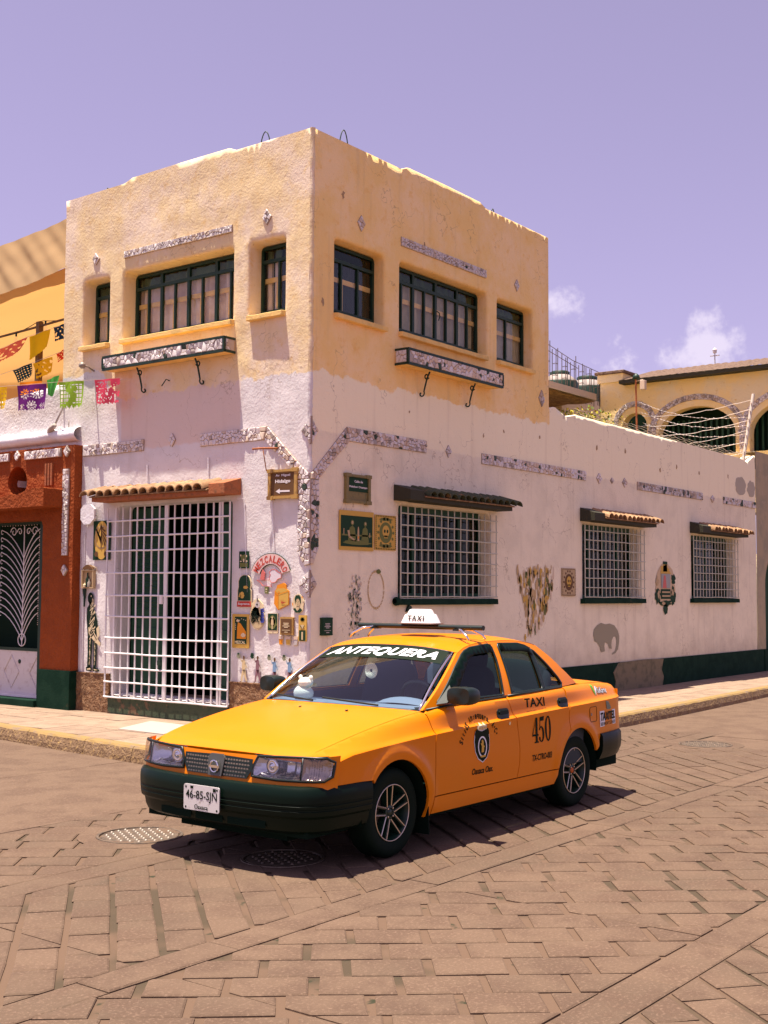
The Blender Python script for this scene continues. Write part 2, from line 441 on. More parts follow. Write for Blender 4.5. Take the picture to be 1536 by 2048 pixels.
# kerb line: left street, rounded corner, right street
def kerbline():
    p = [(-1.25, 9.0), (-1.52, 5.4), (-1.78, 3.14), (-1.97, 1.6), (-2.12, 0.14), (-2.16, -0.4)]
    for k in range(1, 9):
        a = math.pi + math.pi/2*k/8
        p.append((-1.16+1.0*math.cos(a), -0.75+1.0*math.sin(a)*1.05))
    p += [(0.2, -1.83), (2.0, -1.85), (3.9, -1.84), (6.0, -1.78), (9.95, -1.61), (16, -1.35), (40, -0.4)]
    return p
KL = kerbline()
def kerb_pts(step):
    out = []
    for i in range(len(KL)-1):
        a, b = Vector(KL[i]), Vector(KL[i+1]); n = max(1, int((b-a).length/step))
        out += [a.lerp(b, k/n) for k in range(n)]
    return out+[Vector(KL[-1])]
kp = kerb_pts(0.12)
kerb = part('kerb', None); struct(kerb)
acc = 0.0; cur = [kp[0]]; pieces = []; target = 0.95; krnd = random.Random(5)
for p in kp[1:]:
    acc += (p-cur[-1]).length; cur.append(p)
    if acc > target: pieces.append(cur); cur = [p]; acc = 0; target = krnd.uniform(0.8, 1.15)
for pc in pieces:
    if pc[0].x > 22: continue
    b = MB(); rows = []
    for i, p in enumerate(pc):
        t = (pc[min(i+1, len(pc)-1)]-pc[max(i-1, 0)]).normalized(); nrm = Vector((t.y, -t.x))     # toward the road
        if nrm.dot(Vector((-1,-1))) < 0: nrm = -nrm
        w1 = 0.010*noise.noise((p.x*6, p.y*6, 1)); w2 = 0.010*noise.noise((p.x*7, p.y*7, 4))
        q = p
        if i == 0: q = p + t*0.004
        if i == len(pc)-1: q = p - t*0.004
        rows.append([(q.x-nrm.x*0.15, q.y-nrm.y*0.15, 0.0), (q.x-nrm.x*0.15, q.y-nrm.y*0.15, 0.152), (q.x-nrm.x*(0.02-w2), q.y-nrm.y*(0.02-w2), 0.152+w2*0.5), (q.x+nrm.x*w1, q.y+nrm.y*w1, 0.132+w2), (q.x+nrm.x*(0.02+w1), q.y+nrm.y*(0.02+w1), 0.05), (q.x+nrm.x*(0.03+w2), q.y+nrm.y*(0.03+w2), -0.05)])
    k = len(rows[0])
    for i in range(len(rows)-1):
        for j in range(k-1):
            b.add([rows[i][j], rows[i+1][j], rows[i+1][j+1], rows[i][j+1]], [(0,1,2,3)], 1 if j in (1, 2) else 0)
    b.add(rows[0], [tuple(range(k))], 0); b.add(rows[-1], [tuple(range(k))], 0)
    b.build('kerb_stone', [M['kerb'], M['kerb_yellow']], kerb, merge=True)
# sidewalk bed and slabs
poly = [(p.x+0.13*0, p.y) for p in kp]
bed = MB()
def sw_poly():
    ins = []
    for i, p in enumerate(kp):
        t = (kp[min(i+1, len(kp)-1)]-kp[max(i-1, 0)]).normalized(); nrm = Vector((t.y, -t.x))
        if nrm.dot(Vector((-1,-1))) < 0: nrm = -nrm
        ins.append((p.x-nrm.x*0.14, p.y-nrm.y*0.14))
    return ins
INS = sw_poly()
outer = INS + [(40, 2), (2, 2), (2, 9)]
pv, pf = fill(outer)
bed.add([(x, y, 0.138) for x, y in pv], pf)
side = struct(bed.build('sidewalk', M['mortar']))
def kx(y):      # inner edge of the kerb on the left street
    c = [p for p in INS if p[1] > -0.6 and p[0] < 0]
    return min(c, key=lambda p: abs(p[1]-y))[0]
def ky(x):
    c = [p for p in INS if p[0] > -0.9]
    return min(c, key=lambda p: abs(p[0]-x))[1]
srnd = random.Random(3)
def slab(poly, m='slab', dz=0.0):
    c = (sum(p[0] for p in poly)/len(poly), sum(p[1] for p in poly)/len(poly))
    b = MB(); h = srnd.uniform(-0.002, 0.002)
    vs = [(p[0]-c[0], p[1]-c[1], 0) for p in poly]; k = len(vs)
    b.add([(v[0], v[1], -0.03) for v in vs]+[(v[0], v[1], h) for v in vs], [tuple(range(k, 2*k))]+[(i, (i+1) % k, k+(i+1) % k, k+i) for i in range(k)])
    o = b.build('paving_slab', M[m], side); o.location = (c[0], c[1], 0.15+dz)
y = -0.3
while y < 8.5:
    w = srnd.uniform(0.62, 0.78)
    n = 3; x0 = kx(y+w/2)+0.006
    for i in range(n):
        xa = x0+(0.02-x0)*i/n; xb = x0+(0.02-x0)*(i+1)/n; sh = 0.24*(i % 2)
        slab([(xa+0.004, y+0.004+sh), (xb-0.004, y+0.004+sh), (xb-0.004, y+w-0.004+sh), (xa+0.004, y+w-0.004+sh)])
    y += w
slab([(-1.20, 1.02), (-0.44, 1.30), (-0.38, 2.14), (-1.17, 1.80)], 'slab_white', 0.008)
x = 0.0
while x < 20:
    w = srnd.uniform(0.55, 0.75); y0 = ky(x+w/2)+0.006; n = 3
    for i in range(n):
        ya = y0+(-0.0-y0)*i/n; yb = y0+(-0.0-y0)*(i+1)/n; sh = 0.22*(i % 2)
        slab([(x+0.004+sh, ya+0.004), (x+w-0.004+sh, ya+0.004), (x+w-0.004+sh, yb-0.004), (x+0.004+sh, yb-0.004)])
    x += w
mb = MB(); mb.box(-2, 0, -1.7, -0.3, 0.12, 0.146); struct(mb.build('corner_pavement', M['slab']))

# manhole covers
for (x, y, r), lab in zip(MH, ('round iron manhole cover with rows of shiny studs left of the taxi nose', 'far round manhole cover in the street behind the taxi', 'round manhole cover in the shadow under the taxi front')):
    t = thing('manhole_cover', lab, 'manhole', (x, y, 0), 'manhole covers in the street')
    b = MB(); b.lathe([(0.0, -0.004), (r-0.035, -0.004), (r-0.03, -0.012), (r-0.022, -0.012), (r-0.018, 0.001), (r, 0.001), (r+0.004, -0.02)], n=40); b.build('ring', M['iron'], t)
    b = MB(); b.lathe([(r+0.13, -0.003), (r+0.003, -0.0035), (r+0.002, -0.02)], n=40); b.build('concrete_collar', M['paver'], t)
    n = 4
    sb = None
    for i in range(-n, n+1):
        for j in range(-n, n+1):
            px, py = i*0.062+(0.031 if j % 2 else 0), j*0.056
            if math.hypot(px, py) > r-0.06: continue
            if sb is None:
                b = MB(); b.lathe([(0.0, 0.006), (0.007, 0.0055), (0.011, -0.003), (0.012, -0.006)], n=8); sb = b.build('stud', M['stud'] if x < -4.45 else M['iron'], t, smooth=True); sb.location = (px, py, 0)
            else: dup(sb, t, (px, py, 0))
# ------------------------------------------------------------------ corner building
def facade_mat(name, white, ochre, zc, ysplit=None, rough_bump=0.6, dirt=None, tan=None, smooth_top=False):
    m = bpy.data.materials.new(name); m.use_nodes = True
    n, l = m.node_tree.nodes, m.node_tree.links; b = n['Principled BSDF']; b.inputs['Roughness'].default_value = 0.92; b.inputs['Specular IOR Level'].default_value = 0.2
    geo = n.new('ShaderNodeNewGeometry'); sep = n.new('ShaderNodeSeparateXYZ'); l.new(geo.outputs['Position'], sep.inputs[0])
    def N(sc, det=5, rough=0.6):
        t = n.new('ShaderNodeTexNoise'); t.inputs['Scale'].default_value = sc; t.inputs['Detail'].default_value = det; t.inputs['Roughness'].default_value = rough
        l.new(geo.outputs['Position'], t.inputs['Vector']); return t.outputs['Fac']
    def MA(op, a, bb=None, c=None):
        q = n.new('ShaderNodeMath'); q.operation = op
        for i, v in enumerate((a, bb, c)):
            if v is None: continue
            if isinstance(v, (int, float)): q.inputs[i].default_value = v
            else: l.new(v, q.inputs[i])
        return q.outputs[0]
    def MR(v, lo, hi, a=0.0, bb=1.0):
        q = n.new('ShaderNodeMapRange'); q.interpolation_type = 'SMOOTHSTEP'
        q.inputs['From Min'].default_value = lo; q.inputs['From Max'].default_value = hi; q.inputs['To Min'].default_value = a; q.inputs['To Max'].default_value = bb
        l.new(v, q.inputs['Value']); return q.outputs[0]
    def MIX(f, a, bb):
        q = n.new('ShaderNodeMix'); q.data_type = 'RGBA'
        for k, v in (('Factor', f), ('A', a), ('B', bb)):
            if isinstance(v, (int, float)): q.inputs[k].default_value = v
            elif isinstance(v, tuple): q.inputs[k].default_value = v[:3]+(1,)
            else: l.new(v, q.inputs[k])
        return q.outputs['Result']
    # two coats of paint with a ragged border
    e = MA('MULTIPLY_ADD', N(1.6, 3), 0.36, sep.outputs['Z'])
    e = MA('MULTIPLY_ADD', N(11, 5), 0.14, e)
    if ysplit: e = MA('SUBTRACT', e, MR(sep.outputs['Y'], ysplit[0], ysplit[1], 0.0, ysplit[2]))
    f = MR(e, zc+0.235, zc+0.265)
    w2 = MIX(MR(N(2.2, 6), 0.42, 0.66), white, tuple(c*0.90 for c in white[:3]))
    o2 = MIX(MR(N(1.3, 6, 0.7), 0.40, 0.66), ochre, (ochre[0]*1.04, ochre[1]*1.10, ochre[2]*1.50))
    o2 = MIX(MR(N(5.5, 6, 0.7), 0.52, 0.72), o2, (ochre[0]*0.95, ochre[1]*0.86, ochre[2]*0.72))
    if tan:      # tan layer between the mosaic band and the ochre, within the given stretch of wall
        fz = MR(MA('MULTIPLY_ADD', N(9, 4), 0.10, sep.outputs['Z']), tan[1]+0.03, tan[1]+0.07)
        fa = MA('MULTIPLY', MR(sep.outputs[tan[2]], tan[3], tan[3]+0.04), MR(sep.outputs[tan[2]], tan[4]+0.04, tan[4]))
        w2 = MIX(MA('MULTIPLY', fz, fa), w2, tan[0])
    if dirt: f = MA('MULTIPLY', f, MR(sep.outputs['X'], 5.46, 5.43))
    c = MIX(f, w2, o2)
    # rubbed spots, pits and streaks
    c = MIX(MA('MULTIPLY', MR(N(34, 3), 0.66, 0.74), 0.55), c, (0.33, 0.21, 0.12))
    # hairline cracks and rain streaks
    ck = MA('MULTIPLY', MR(MA('ABSOLUTE', MA('SUBTRACT', N(1.5, 4, 0.55), 0.5)), 0.0050, 0.0015), MR(N(0.8, 2), 0.50, 0.58))
    c = MIX(MA('MULTIPLY', ck, 0.38), c, (0.26, 0.17, 0.10))
    mpn = n.new('ShaderNodeMapping'); mpn.inputs['Scale'].default_value = (7, 7, 0.5); l.new(geo.outputs['Position'], mpn.inputs['Vector'])
    stn = n.new('ShaderNodeTexNoise'); stn.inputs['Scale'].default_value = 1.0; stn.inputs['Detail'].default_value = 3; l.new(mpn.outputs[0], stn.inputs['Vector'])
    c = MIX(MA('MULTIPLY', MR(stn.outputs['Fac'], 0.54, 0.74), 0.20), c, (0.46, 0.34, 0.23))
    if dirt:
        lo = MA('MULTIPLY_ADD', N(3.2, 5), 0.9, sep.outputs['Z'])
        c = MIX(MA('MULTIPLY', MR(lo, dirt[1], dirt[0], 0, 1), 0.55), c, (0.40, 0.30, 0.21))
        spk = MA('MULTIPLY', MR(N(24, 6, 0.75), 0.60, 0.70), MR(sep.outputs['Z'], 2.3, 1.4))
        c = MIX(MA('MULTIPLY', spk, MR(N(1.1, 3), 0.48, 0.6)), c, (0.20, 0.17, 0.13))
    l.new(c, b.inputs['Base Color'])
    nb = None
    for sc, st, di in ((8, 0.4*rough_bump, 0.04), (30, 0.85*rough_bump, 0.016), (95, 0.7*rough_bump, 0.006)):
        bn = n.new('ShaderNodeBump'); bn.inputs['Strength'].default_value = min(1, st); bn.inputs['Distance'].default_value = di
        l.new(N(sc, 2.5, 0.6), bn.inputs['Height'])
        if nb: l.new(nb, bn.inputs['Normal'])
        nb = bn.outputs[0]
    l.new(nb, b.inputs['Normal'])
    return m
WHITE, OCHRE = (0.755, 0.705, 0.69), (0.90, 0.59, 0.20)
M['plaster_sun'] = facade_mat('rough_plaster', WHITE, (0.80, 0.615, 0.345), 4.22, (3.3, 3.75, 0.40), 0.30, None, ((0.74, 0.60, 0.52), 3.52, 'Y', 1.08, 3.22))  # tan stretch puts the warm tone of the flower-box shadow into the colour
M['plaster_shade'] = facade_mat('shade_warmed_plaster', (0.90, 0.79, 0.595), (0.96, 0.655, 0.255), 4.22, None, 0.42, (0.75, 1.6), ((1.0, 0.88, 0.62), 3.55, 'X', -1, 40))  # same paint, warmed and brightened to hold bounced light on the shaded side
M['ochre'] = mat('ochre_paint', OCHRE, 0.9, var=[(6, (0.74, 0.50, 0.18), 0.42, 0.66)], bumps=[(40, 0.5, 0.01)])
M['white_paint'] = mat('white_paint', (0.80, 0.77, 0.80), 0.85, var=[(6, (0.70, 0.66, 0.66), 0.45, 0.68)], bumps=[(40, 0.5, 0.01)])
M['brown_base'] = mat('brown_stone_dado', (0.225, 0.115, 0.055), 0.9, var=[(14, (0.36, 0.20, 0.10), 0.5, 0.66), (30, (0.10, 0.055, 0.028), 0.55, 0.7)], bumps=[(16, 1.0, 0.07), (60, 0.8, 0.02)])
M['green_base'] = mat('dark_green_paint', (0.003, 0.022, 0.012), 0.85, spec=0.12, var=[(5, (0.007, 0.030, 0.017), 0.4, 0.6), (3, (0.07, 0.055, 0.03), 0.64, 0.74)], bumps=[(50, 0.5, 0.006)])
M['green_step'] = mat('worn_green_step', (0.055, 0.075, 0.040), 0.85, var=[(7, (0.16, 0.10, 0.055), 0.56, 0.66), (18, (0.03, 0.05, 0.028), 0.5, 0.7)], bumps=[(50, 0.5, 0.006)])
M['patch'] = mat('bare_render_patch', (0.22, 0.17, 0.10), 0.95, var=[(8, (0.14, 0.12, 0.07), 0.45, 0.65)], bumps=[(50, 0.6, 0.008)])
M['steel_green'] = mat('dark_green_window_steel', (0.006, 0.034, 0.017), 0.5, spec=0.4, bumps=[(60, 0.3, 0.003)])
M['white_steel'] = mat('white_painted_steel', (0.78, 0.74, 0.74), 0.5, var=[(30, (0.42, 0.26, 0.20), 0.66, 0.76)], spec=0.4)
M['grey_steel'] = mat('pale_green_painted_steel', (0.52, 0.50, 0.40), 0.5, var=[(30, (0.36, 0.30, 0.22), 0.60, 0.76)])
M['iron_black'] = mat('black_iron', (0.008, 0.032, 0.018), 0.5)
M['tile'] = mat('clay_roof_tile', (0.30, 0.16, 0.075), 0.85, var=[(9, (0.40, 0.25, 0.13), 0.46, 0.62), (30, (0.20, 0.11, 0.055), 0.55, 0.7)], bumps=[(50, 0.5, 0.006)], vary_obj=0.18)
M['tile_dark'] = mat('mossy_roof_tile', (0.060, 0.070, 0.035), 0.9, var=[(9, (0.20, 0.12, 0.055), 0.56, 0.70)], bumps=[(50, 0.6, 0.008)], vary_obj=0.2)
M['rust_wood'] = mat('rust_painted_board', (0.36, 0.115, 0.042), 0.85, var=[(16, (0.22, 0.085, 0.035), 0.5, 0.68)], bumps=[(40, 0.5, 0.008)])
M['dark_wood'] = mat('dark_wood', (0.040, 0.038, 0.022), 0.85, bumps=[(40, 0.5, 0.006)])
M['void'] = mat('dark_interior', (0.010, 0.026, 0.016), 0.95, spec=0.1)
M['green_door'] = mat('green_door', (0.010, 0.060, 0.030), 0.6, bumps=[(30, 0.2, 0.004)])
M['curtain'] = mat('pale_curtain', (0.80, 0.66, 0.60), 0.95, var=[(3, (0.70, 0.52, 0.42), 0.45, 0.62)])
M['curtain_dark'] = mat('faded_curtain', (0.50, 0.43, 0.28), 0.95, var=[(3, (0.38, 0.34, 0.20), 0.45, 0.62)])
M['pane'] = glass('window_glass', (0.99, 0.99, 0.96), tint=0.99, refl=0.55)
M['pane_green'] = glass('green_window_glass', (0.62, 0.76, 0.64), tint=0.90, refl=0.45)
M['stone_w'] = mat('white_stone', (0.70, 0.64, 0.62), 0.7, var=[(30, (0.60, 0.52, 0.48), 0.45, 0.65)], bumps=[(70, 0.3, 0.004)], vary_obj=0.12)
M['stone_c'] = mat('cream_stone', (0.58, 0.46, 0.36), 0.7, bumps=[(70, 0.3, 0.004)], vary_obj=0.15)
M['stone_g'] = mat('grey_stone', (0.38, 0.32, 0.28), 0.7, bumps=[(70, 0.3, 0.004)], vary_obj=0.15)
M['stone_d'] = mat('dark_green_stone', (0.035, 0.060, 0.038), 0.6, vary_obj=0.2)
M['grout'] = mat('brown_grout', (0.34, 0.25, 0.19), 0.95, bumps=[(60, 0.4, 0.004)])
STONES = [M['stone_w'], M['stone_c'], M['stone_g'], M['stone_d']]

BLD = thing('corner_building', 'two-storey corner building with ochre upper storey and white lower walls', 'building')

def wall_sheet(name, mp, outer, holes, mt, parent, depth=0.25, step=0.09, amp=0.010, top_cap=None, fade=0.25, rr=0.07, rolls=0.030):
    """plaster front with openings whose edges roll softly into the reveals"""
    def disp(a, z):
        k = (min(1.0, max(0.0, (a-0.04)/fade)) if fade else 1)*min(1.0, max(0.0, (7.0-z)/0.3))
        return k*amp*(noise.noise((a*2.1, z*2.1, 3.3))+0.6*noise.noise((a*6, z*6, 9.1)))-amp*0.6*k
    hs = [resample(rrect(*h, grow=rolls), 0.08) for h in holes]
    out = resample(outer, 0.10)
    pts, fs = fill(out, hs, step, 0.25)
    b = MB(); b.add([mp(a, z, disp(a, z)) for a, z in pts], fs)
    for h, hp in zip(holes, hs):
        k = len(hp); cx, cz = (h[0]+h[1])/2, (h[2]+h[3])/2
        rings = []
        for g, d in ((rolls, None), (rolls*0.35, -rolls*0.35), (0.0, -rolls*1.1), (0.0, -depth)):
            sx = ((h[1]-h[0])/2+g)/((h[1]-h[0])/2+rolls); sz = ((h[3]-h[2])/2+g)/((h[3]-h[2])/2+rolls)
            rings.append([mp(cx+(p[0]-cx)*sx, cz+(p[1]-cz)*sz, disp(*p) if d is None else d+0.4*disp(*p)) for p in hp])
        for r0, r1 in zip(rings, rings[1:]):
            b.add(r0+r1, [(i, (i+1) % k, k+(i+1) % k, k+i) for i in range(k)])
    if top_cap:
        tp = resample(top_cap, 0.12)[:-1] if False else top_cap
        for (a0, z0), (a1, z1) in zip(tp, tp[1:]):
            n = max(1, int(abs(a1-a0)/0.1))
            for i in range(n):
                p = (a0+(a1-a0)*i/n, z0+(z1-z0)*i/n); q = (a0+(a1-a0)*(i+1)/n, z0+(z1-z0)*(i+1)/n)
                b.add([mp(p[0], p[1], disp(*p)), mp(q[0], q[1], disp(*q)), mp(q[0], q[1]+0.012, -0.04), mp(p[0], p[1]+0.012, -0.04)], [(0,1,2,3)])
                b.add([mp(p[0], p[1]+0.012, -0.04), mp(q[0], q[1]+0.012, -0.04), mp(q[0], q[1], -0.28), mp(p[0], p[1], -0.28)], [(0,1,2,3)])
                b.add([mp(p[0], p[1], -0.28), mp(q[0], q[1], -0.28), mp(q[0], q[1]-0.6, -0.28), mp(p[0], p[1]-0.6, -0.28)], [(0,1,2,3)])
    return b.build(name, mt, parent, smooth=True, merge=True)

W_L = [(3.53, 4.06, 4.965, 5.86), (1.255, 3.25, 4.955, 5.865), (0.415, 0.99, 4.965, 5.86)]
W_R = [(0.42, 1.375, 4.965, 5.855), (1.695, 3.726, 4.965, 5.865), (3.99, 4.97, 4.96, 5.855)]
G_R = [(1.70, 3.80, 1.64, 2.80), (6.47, 8.46, 1.63, 2.80), (10.62, 12.66, 1.62, 2.80)]
DOOR = (1.225, 3.275, 0.40, 2.80)
topL = [(0.035, 7.05), (0.6, 7.052), (1.24, 7.05), (1.36, 7.10), (2.2, 7.103), (3.10, 7.098), (3.27, 7.05), (4.46, 7.045)]
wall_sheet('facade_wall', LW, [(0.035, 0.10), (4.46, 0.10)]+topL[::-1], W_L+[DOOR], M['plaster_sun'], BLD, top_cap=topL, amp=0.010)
topR = [(0.035, 7.045), (1.0, 7.048), (1.72, 7.045), (1.87, 7.105), (2.7, 7.11), (3.53, 7.10), (3.69, 7.05), (5.42, 7.05)]
lowR = [(5.43, 4.46), (5.62, 4.50), (5.95, 4.40), (6.3, 4.465), (7.0, 4.46), (10.0, 4.445), (13.1, 4.42), (13.45, 4.36), (13.62, 4.45), (13.86, 4.54)]
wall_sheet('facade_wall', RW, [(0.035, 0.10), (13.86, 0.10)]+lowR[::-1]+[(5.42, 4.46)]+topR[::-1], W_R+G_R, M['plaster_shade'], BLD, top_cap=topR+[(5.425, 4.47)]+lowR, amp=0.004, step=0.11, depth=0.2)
# soft rounded arris of the corner
b = MB()
def corner(i, j):
    z = 0.1+6.955*i; a = math.pi/2*j; w = 0.010*noise.noise((z*5, 2, 1))+0.006*noise.noise((z*17, 2, 1))
    r = 0.042+w
    return (0.042-r*math.cos(a)+0.0, 0.042-r*math.sin(a), z)
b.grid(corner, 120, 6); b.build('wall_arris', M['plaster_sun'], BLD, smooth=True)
b = MB(); b.box(5.40, 5.425, 0.004, 5.0, 4.2, 7.04); b.box(0.05, 4.6, 4.44, 4.46, 4.2, 7.04); b.build('side_wall', M['ochre'], BLD)
b = MB(); b.box(0.26, 5.40, 0.26, 4.45, 6.42, 6.5); b.box(0.5, 13.8, 0.5, 4.4, 4.18, 4.25); b.build('roof_slab', M['ochre'], BLD)
# dark rooms behind the openings
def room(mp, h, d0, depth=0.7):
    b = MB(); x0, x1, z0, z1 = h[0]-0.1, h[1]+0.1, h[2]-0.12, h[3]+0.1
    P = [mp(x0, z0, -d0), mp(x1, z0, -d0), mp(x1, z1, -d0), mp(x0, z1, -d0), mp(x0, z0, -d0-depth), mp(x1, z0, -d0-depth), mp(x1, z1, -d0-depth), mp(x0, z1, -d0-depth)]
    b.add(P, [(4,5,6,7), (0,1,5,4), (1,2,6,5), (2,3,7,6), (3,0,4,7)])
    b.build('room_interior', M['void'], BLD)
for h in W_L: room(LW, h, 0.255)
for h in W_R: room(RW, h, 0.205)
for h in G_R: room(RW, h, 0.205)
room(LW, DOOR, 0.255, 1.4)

def upper_window(mp, h, dep, ncol, top_every, mirror=False, cur='curtain', broken=False):
    """steel window: frame, transom, mullions; each pane its own piece; pleated curtain behind"""
    w = part('window', BLD)
    x0, x1, z0, z1 = h[0]-0.0, h[1]+0.0, h[2]+0.075, h[3]-0.015
    zt = z1-(z1-z0)*0.225
    f = MB(); th = 0.020
    def bar(a0, a1, c0, c1, d0=dep, d1=dep-0.035): 
        f.hexa([mp(a0, c0, -d0), mp(a1, c0, -d0), mp(a1, c1, -d0), mp(a0, c1, -d0), mp(a0, c0, -d1), mp(a1, c0, -d1), mp(a1, c1, -d1), mp(a0, c1, -d1)])
    bar(x0, x0+0.035, z0, z1); bar(x1-0.035, x1, z0, z1)
    bar(x0+0.035, x1-0.035, z1-0.035, z1); bar(x0+0.035, x1-0.035, z0, z0+0.028)
    bar(x0+0.035, x1-0.035, zt-0.02, zt+0.02, dep-0.001, dep-0.040)
    xs = [x0+(x1-x0)*i/ncol for i in range(ncol+1)]
    for i in range(1, ncol):
        t = 0.022 if i % top_every == 0 else 0.013
        bar(xs[i]-t, xs[i]+t, z0+0.028, zt-0.02)
        if i % top_every == 0: bar(xs[i]-t, xs[i]+t, zt+0.02, z1-0.035)
    if ncol > 4:
        i = ncol//2; zz = z0+(zt-z0)*0.55; sgn = -1 if mp is LW else 1
        f.tube([mp(xs[i], zz+0.05, -dep+0.05), mp(xs[i]+0.03*sgn, zz+0.03, -dep+0.07), mp(xs[i]+0.045*sgn, zz-0.02, -dep+0.07), mp(xs[i]+0.03*sgn, zz-0.07, -dep+0.06)], 0.008, 6)
    f.build('frame', M['steel_green'], w)
    def pane(a0, a1, c0, c1, m):
        b = MB(); b.hexa([mp(a0, c0, -dep+0.010), mp(a1, c0, -dep+0.010), mp(a1, c1, -dep+0.010), mp(a0, c1, -dep+0.010), mp(a0, c0, -dep+0.014), mp(a1, c0, -dep+0.014), mp(a1, c1, -dep+0.014), mp(a0, c1, -dep+0.014)])
        b.build('pane', M[m], w)
    for i in range(ncol): pane(xs[i]+0.012, xs[i+1]-0.012, z0+0.02, zt-0.015, 'pane')
    for i in range(0, ncol, top_every): pane(xs[i]+0.012, xs[min(i+top_every, ncol)]-0.012, zt+0.015, z1-0.02, 'pane_green')
    b = MB(); ph = random.uniform(0, 6)
    b.grid(lambda i, j: mp(x0+(x1-x0)*i, z0-0.03+(z1-z0)*j, -dep-0.06-0.022*math.sin(i*(x1-x0)*38+ph+1.2*math.sin(i*7))-0.01*math.sin(i*90)), int((x1-x0)*60), 3)
    b.build('curtain', M[cur], w, smooth=True, recalc=False)
    b = MB()   # cross rails of the inner sash seen through the glass
    bar2 = lambda a0, a1, c0, c1: b.hexa([mp(a0, c0, -dep-0.022), mp(a1, c0, -dep-0.022), mp(a1, c1, -dep-0.022), mp(a0, c1, -dep-0.022), mp(a0, c0, -dep-0.012), mp(a1, c0, -dep-0.012), mp(a1, c1, -dep-0.012), mp(a0, c1, -dep-0.012)])
    zm = z0+(zt-z0)*0.60
    bar2(x0, x1, zm, zm+0.06)
    for i in range(1, ncol, 2): bar2(xs[i]+0.03, xs[i]+0.08, z0, zm)
    b.build('inner_sash', M['ochre'], w)
for h, n, e in zip(W_L, (2, 8, 2), (2, 2, 2)): upper_window(LW, h, 0.25, n, e)
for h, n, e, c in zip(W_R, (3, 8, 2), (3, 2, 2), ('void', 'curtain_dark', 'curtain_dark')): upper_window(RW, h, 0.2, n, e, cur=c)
def sill(mp, a0, a1, z, th=0.065, out=0.07, m='ochre'):
    b = MB(); n = 14
    for i in range(n):
        p, q = a0+(a1-a0)*i/n, a0+(a1-a0)*(i+1)/n
        e = lambda a: 0.006*noise.noise((a*7, z, 5))
        b.add([mp(p, z-th+e(p), -0.02), mp(q, z-th+e(q), -0.02), mp(q, z-th+e(q), out+e(q+3)), mp(p, z-th+e(p), out+e(p+3)), mp(p, z+0.02, -0.16), mp(q, z+0.02, -0.16), mp(q, z-0.008+e(q+1), out+e(q+3)), mp(p, z-0.008+e(p+1), out+e(p+3))],
              [(0,3,2,1), (4,5,6,7), (2,3,7,6)]+([(0,4,7,3)] if i == 0 else [])+([(1,2,6,5)] if i == n-1 else []))
    b.build('window_sill', M[m], BLD, merge=True, bevel=0.006)
for a0, a1 in ((3.50, 4.06), (1.22, 3.24), (0.395, 0.965)): sill(LW, a0, a1, 4.968)
for a0, a1 in ((0.40, 1.37), (1.66, 3.66), (3.95, 4.93)): sill(RW, a0, a1, 4.962)

# ------------------------------------------------------------------ stone mosaics
def cells(poly, n, rnd, relax=1):
    xs = [p[0] for p in poly]; ys = [p[1] for p in poly]; pts = []
    tries = 0
    while len(pts) < n and tries < n*60:
        tries += 1
        p = (rnd.uniform(min(xs), max(xs)), rnd.uniform(min(ys), max(ys)))
        if inside(p, poly): pts.append(p)
    cs = []
    for it in range(relax+1):
        cs = []
        for i, p in enumerate(pts):
            c = list(poly)
            for j, q in sorted(enumerate(pts), key=lambda t: (t[1][0]-p[0])**2+(t[1][1]-p[1])**2)[:16]:
                if j == i: continue
                a, bb = q[0]-p[0], q[1]-p[1]
                c = clip(c, a, bb, (q[0]**2+q[1]**2-p[0]**2-p[1]**2)/2)
                if len(c) < 3: break
            cs.append(c)
        pts = [(sum(v[0] for v in c)/len(c), sum(v[1] for v in c)/len(c)) if len(c) > 2 else p for c, p in zip(cs, pts)]
    return [c for c in cs if len(c) > 2 and area(c) > 1e-5]
def mosaic(mp, polys, dens, seed, single=False, weights=(0.80, 0.14, 0.05, 0.01), parent=None, d=0.0, th=0.02, name='mosaic_band'):
    """polys: convex pieces in wall coordinates; dens: stones per square metre"""
    rnd = random.Random(seed); p0 = parent or BLD
    mpart = part(name, p0)
    back = MB(); join = MB(); out = []
    for poly in polys:
        back.prism(poly, mp, d-0.02, d+0.006)
        for c in cells(poly, max(3, int(area(poly)*dens)), rnd):
            s = shrink(c, 0.0028)
            if len(s) < 3: continue
            t = shrink(s, 0.010); t = t if len(t) >= 3 else [(sum(v[0] for v in s)/len(s)+(v[0]-sum(w[0] for w in s)/len(s))*0.6, sum(v[1] for v in s)/len(s)+(v[1]-sum(w[1] for w in s)/len(s))*0.6) for v in s]
            h = d+th*rnd.uniform(0.7, 1.25)
            # body prism plus a slightly smaller raised face
            cx, cz = sum(v[0] for v in s)/len(s), sum(v[1] for v in s)/len(s)
            top = [(cx+(v[0]-cx)*0.80, cz+(v[1]-cz)*0.80) for v in s]; k = len(s)
            vs = [mp(a, z, d) for a, z in s]+[mp(a, z, d+(h-d)*0.6) for a, z in s]+[mp(a, z, h+rnd.uniform(-0.003, 0.003)) for a, z in top]
            fs = [(i, (i+1) % k, k+(i+1) % k, k+i) for i in range(k)]+[(k+i, k+(i+1) % k, 2*k+(i+1) % k, 2*k+i) for i in range(k)]+[tuple(range(2*k, 3*k))]
            mi = rnd.choices(range(4), weights)[0]
            if single:
                b = MB(); b.add(vs, fs); b.build('stone', STONES[mi], mpart, smooth=True, angle=40)
            else: join.add(vs, fs, mi)
    back.build('grout_bed', M['grout'], mpart)
    if not single: stuff(join.build('stones', STONES, mpart, smooth=True, angle=40))
    return mpart
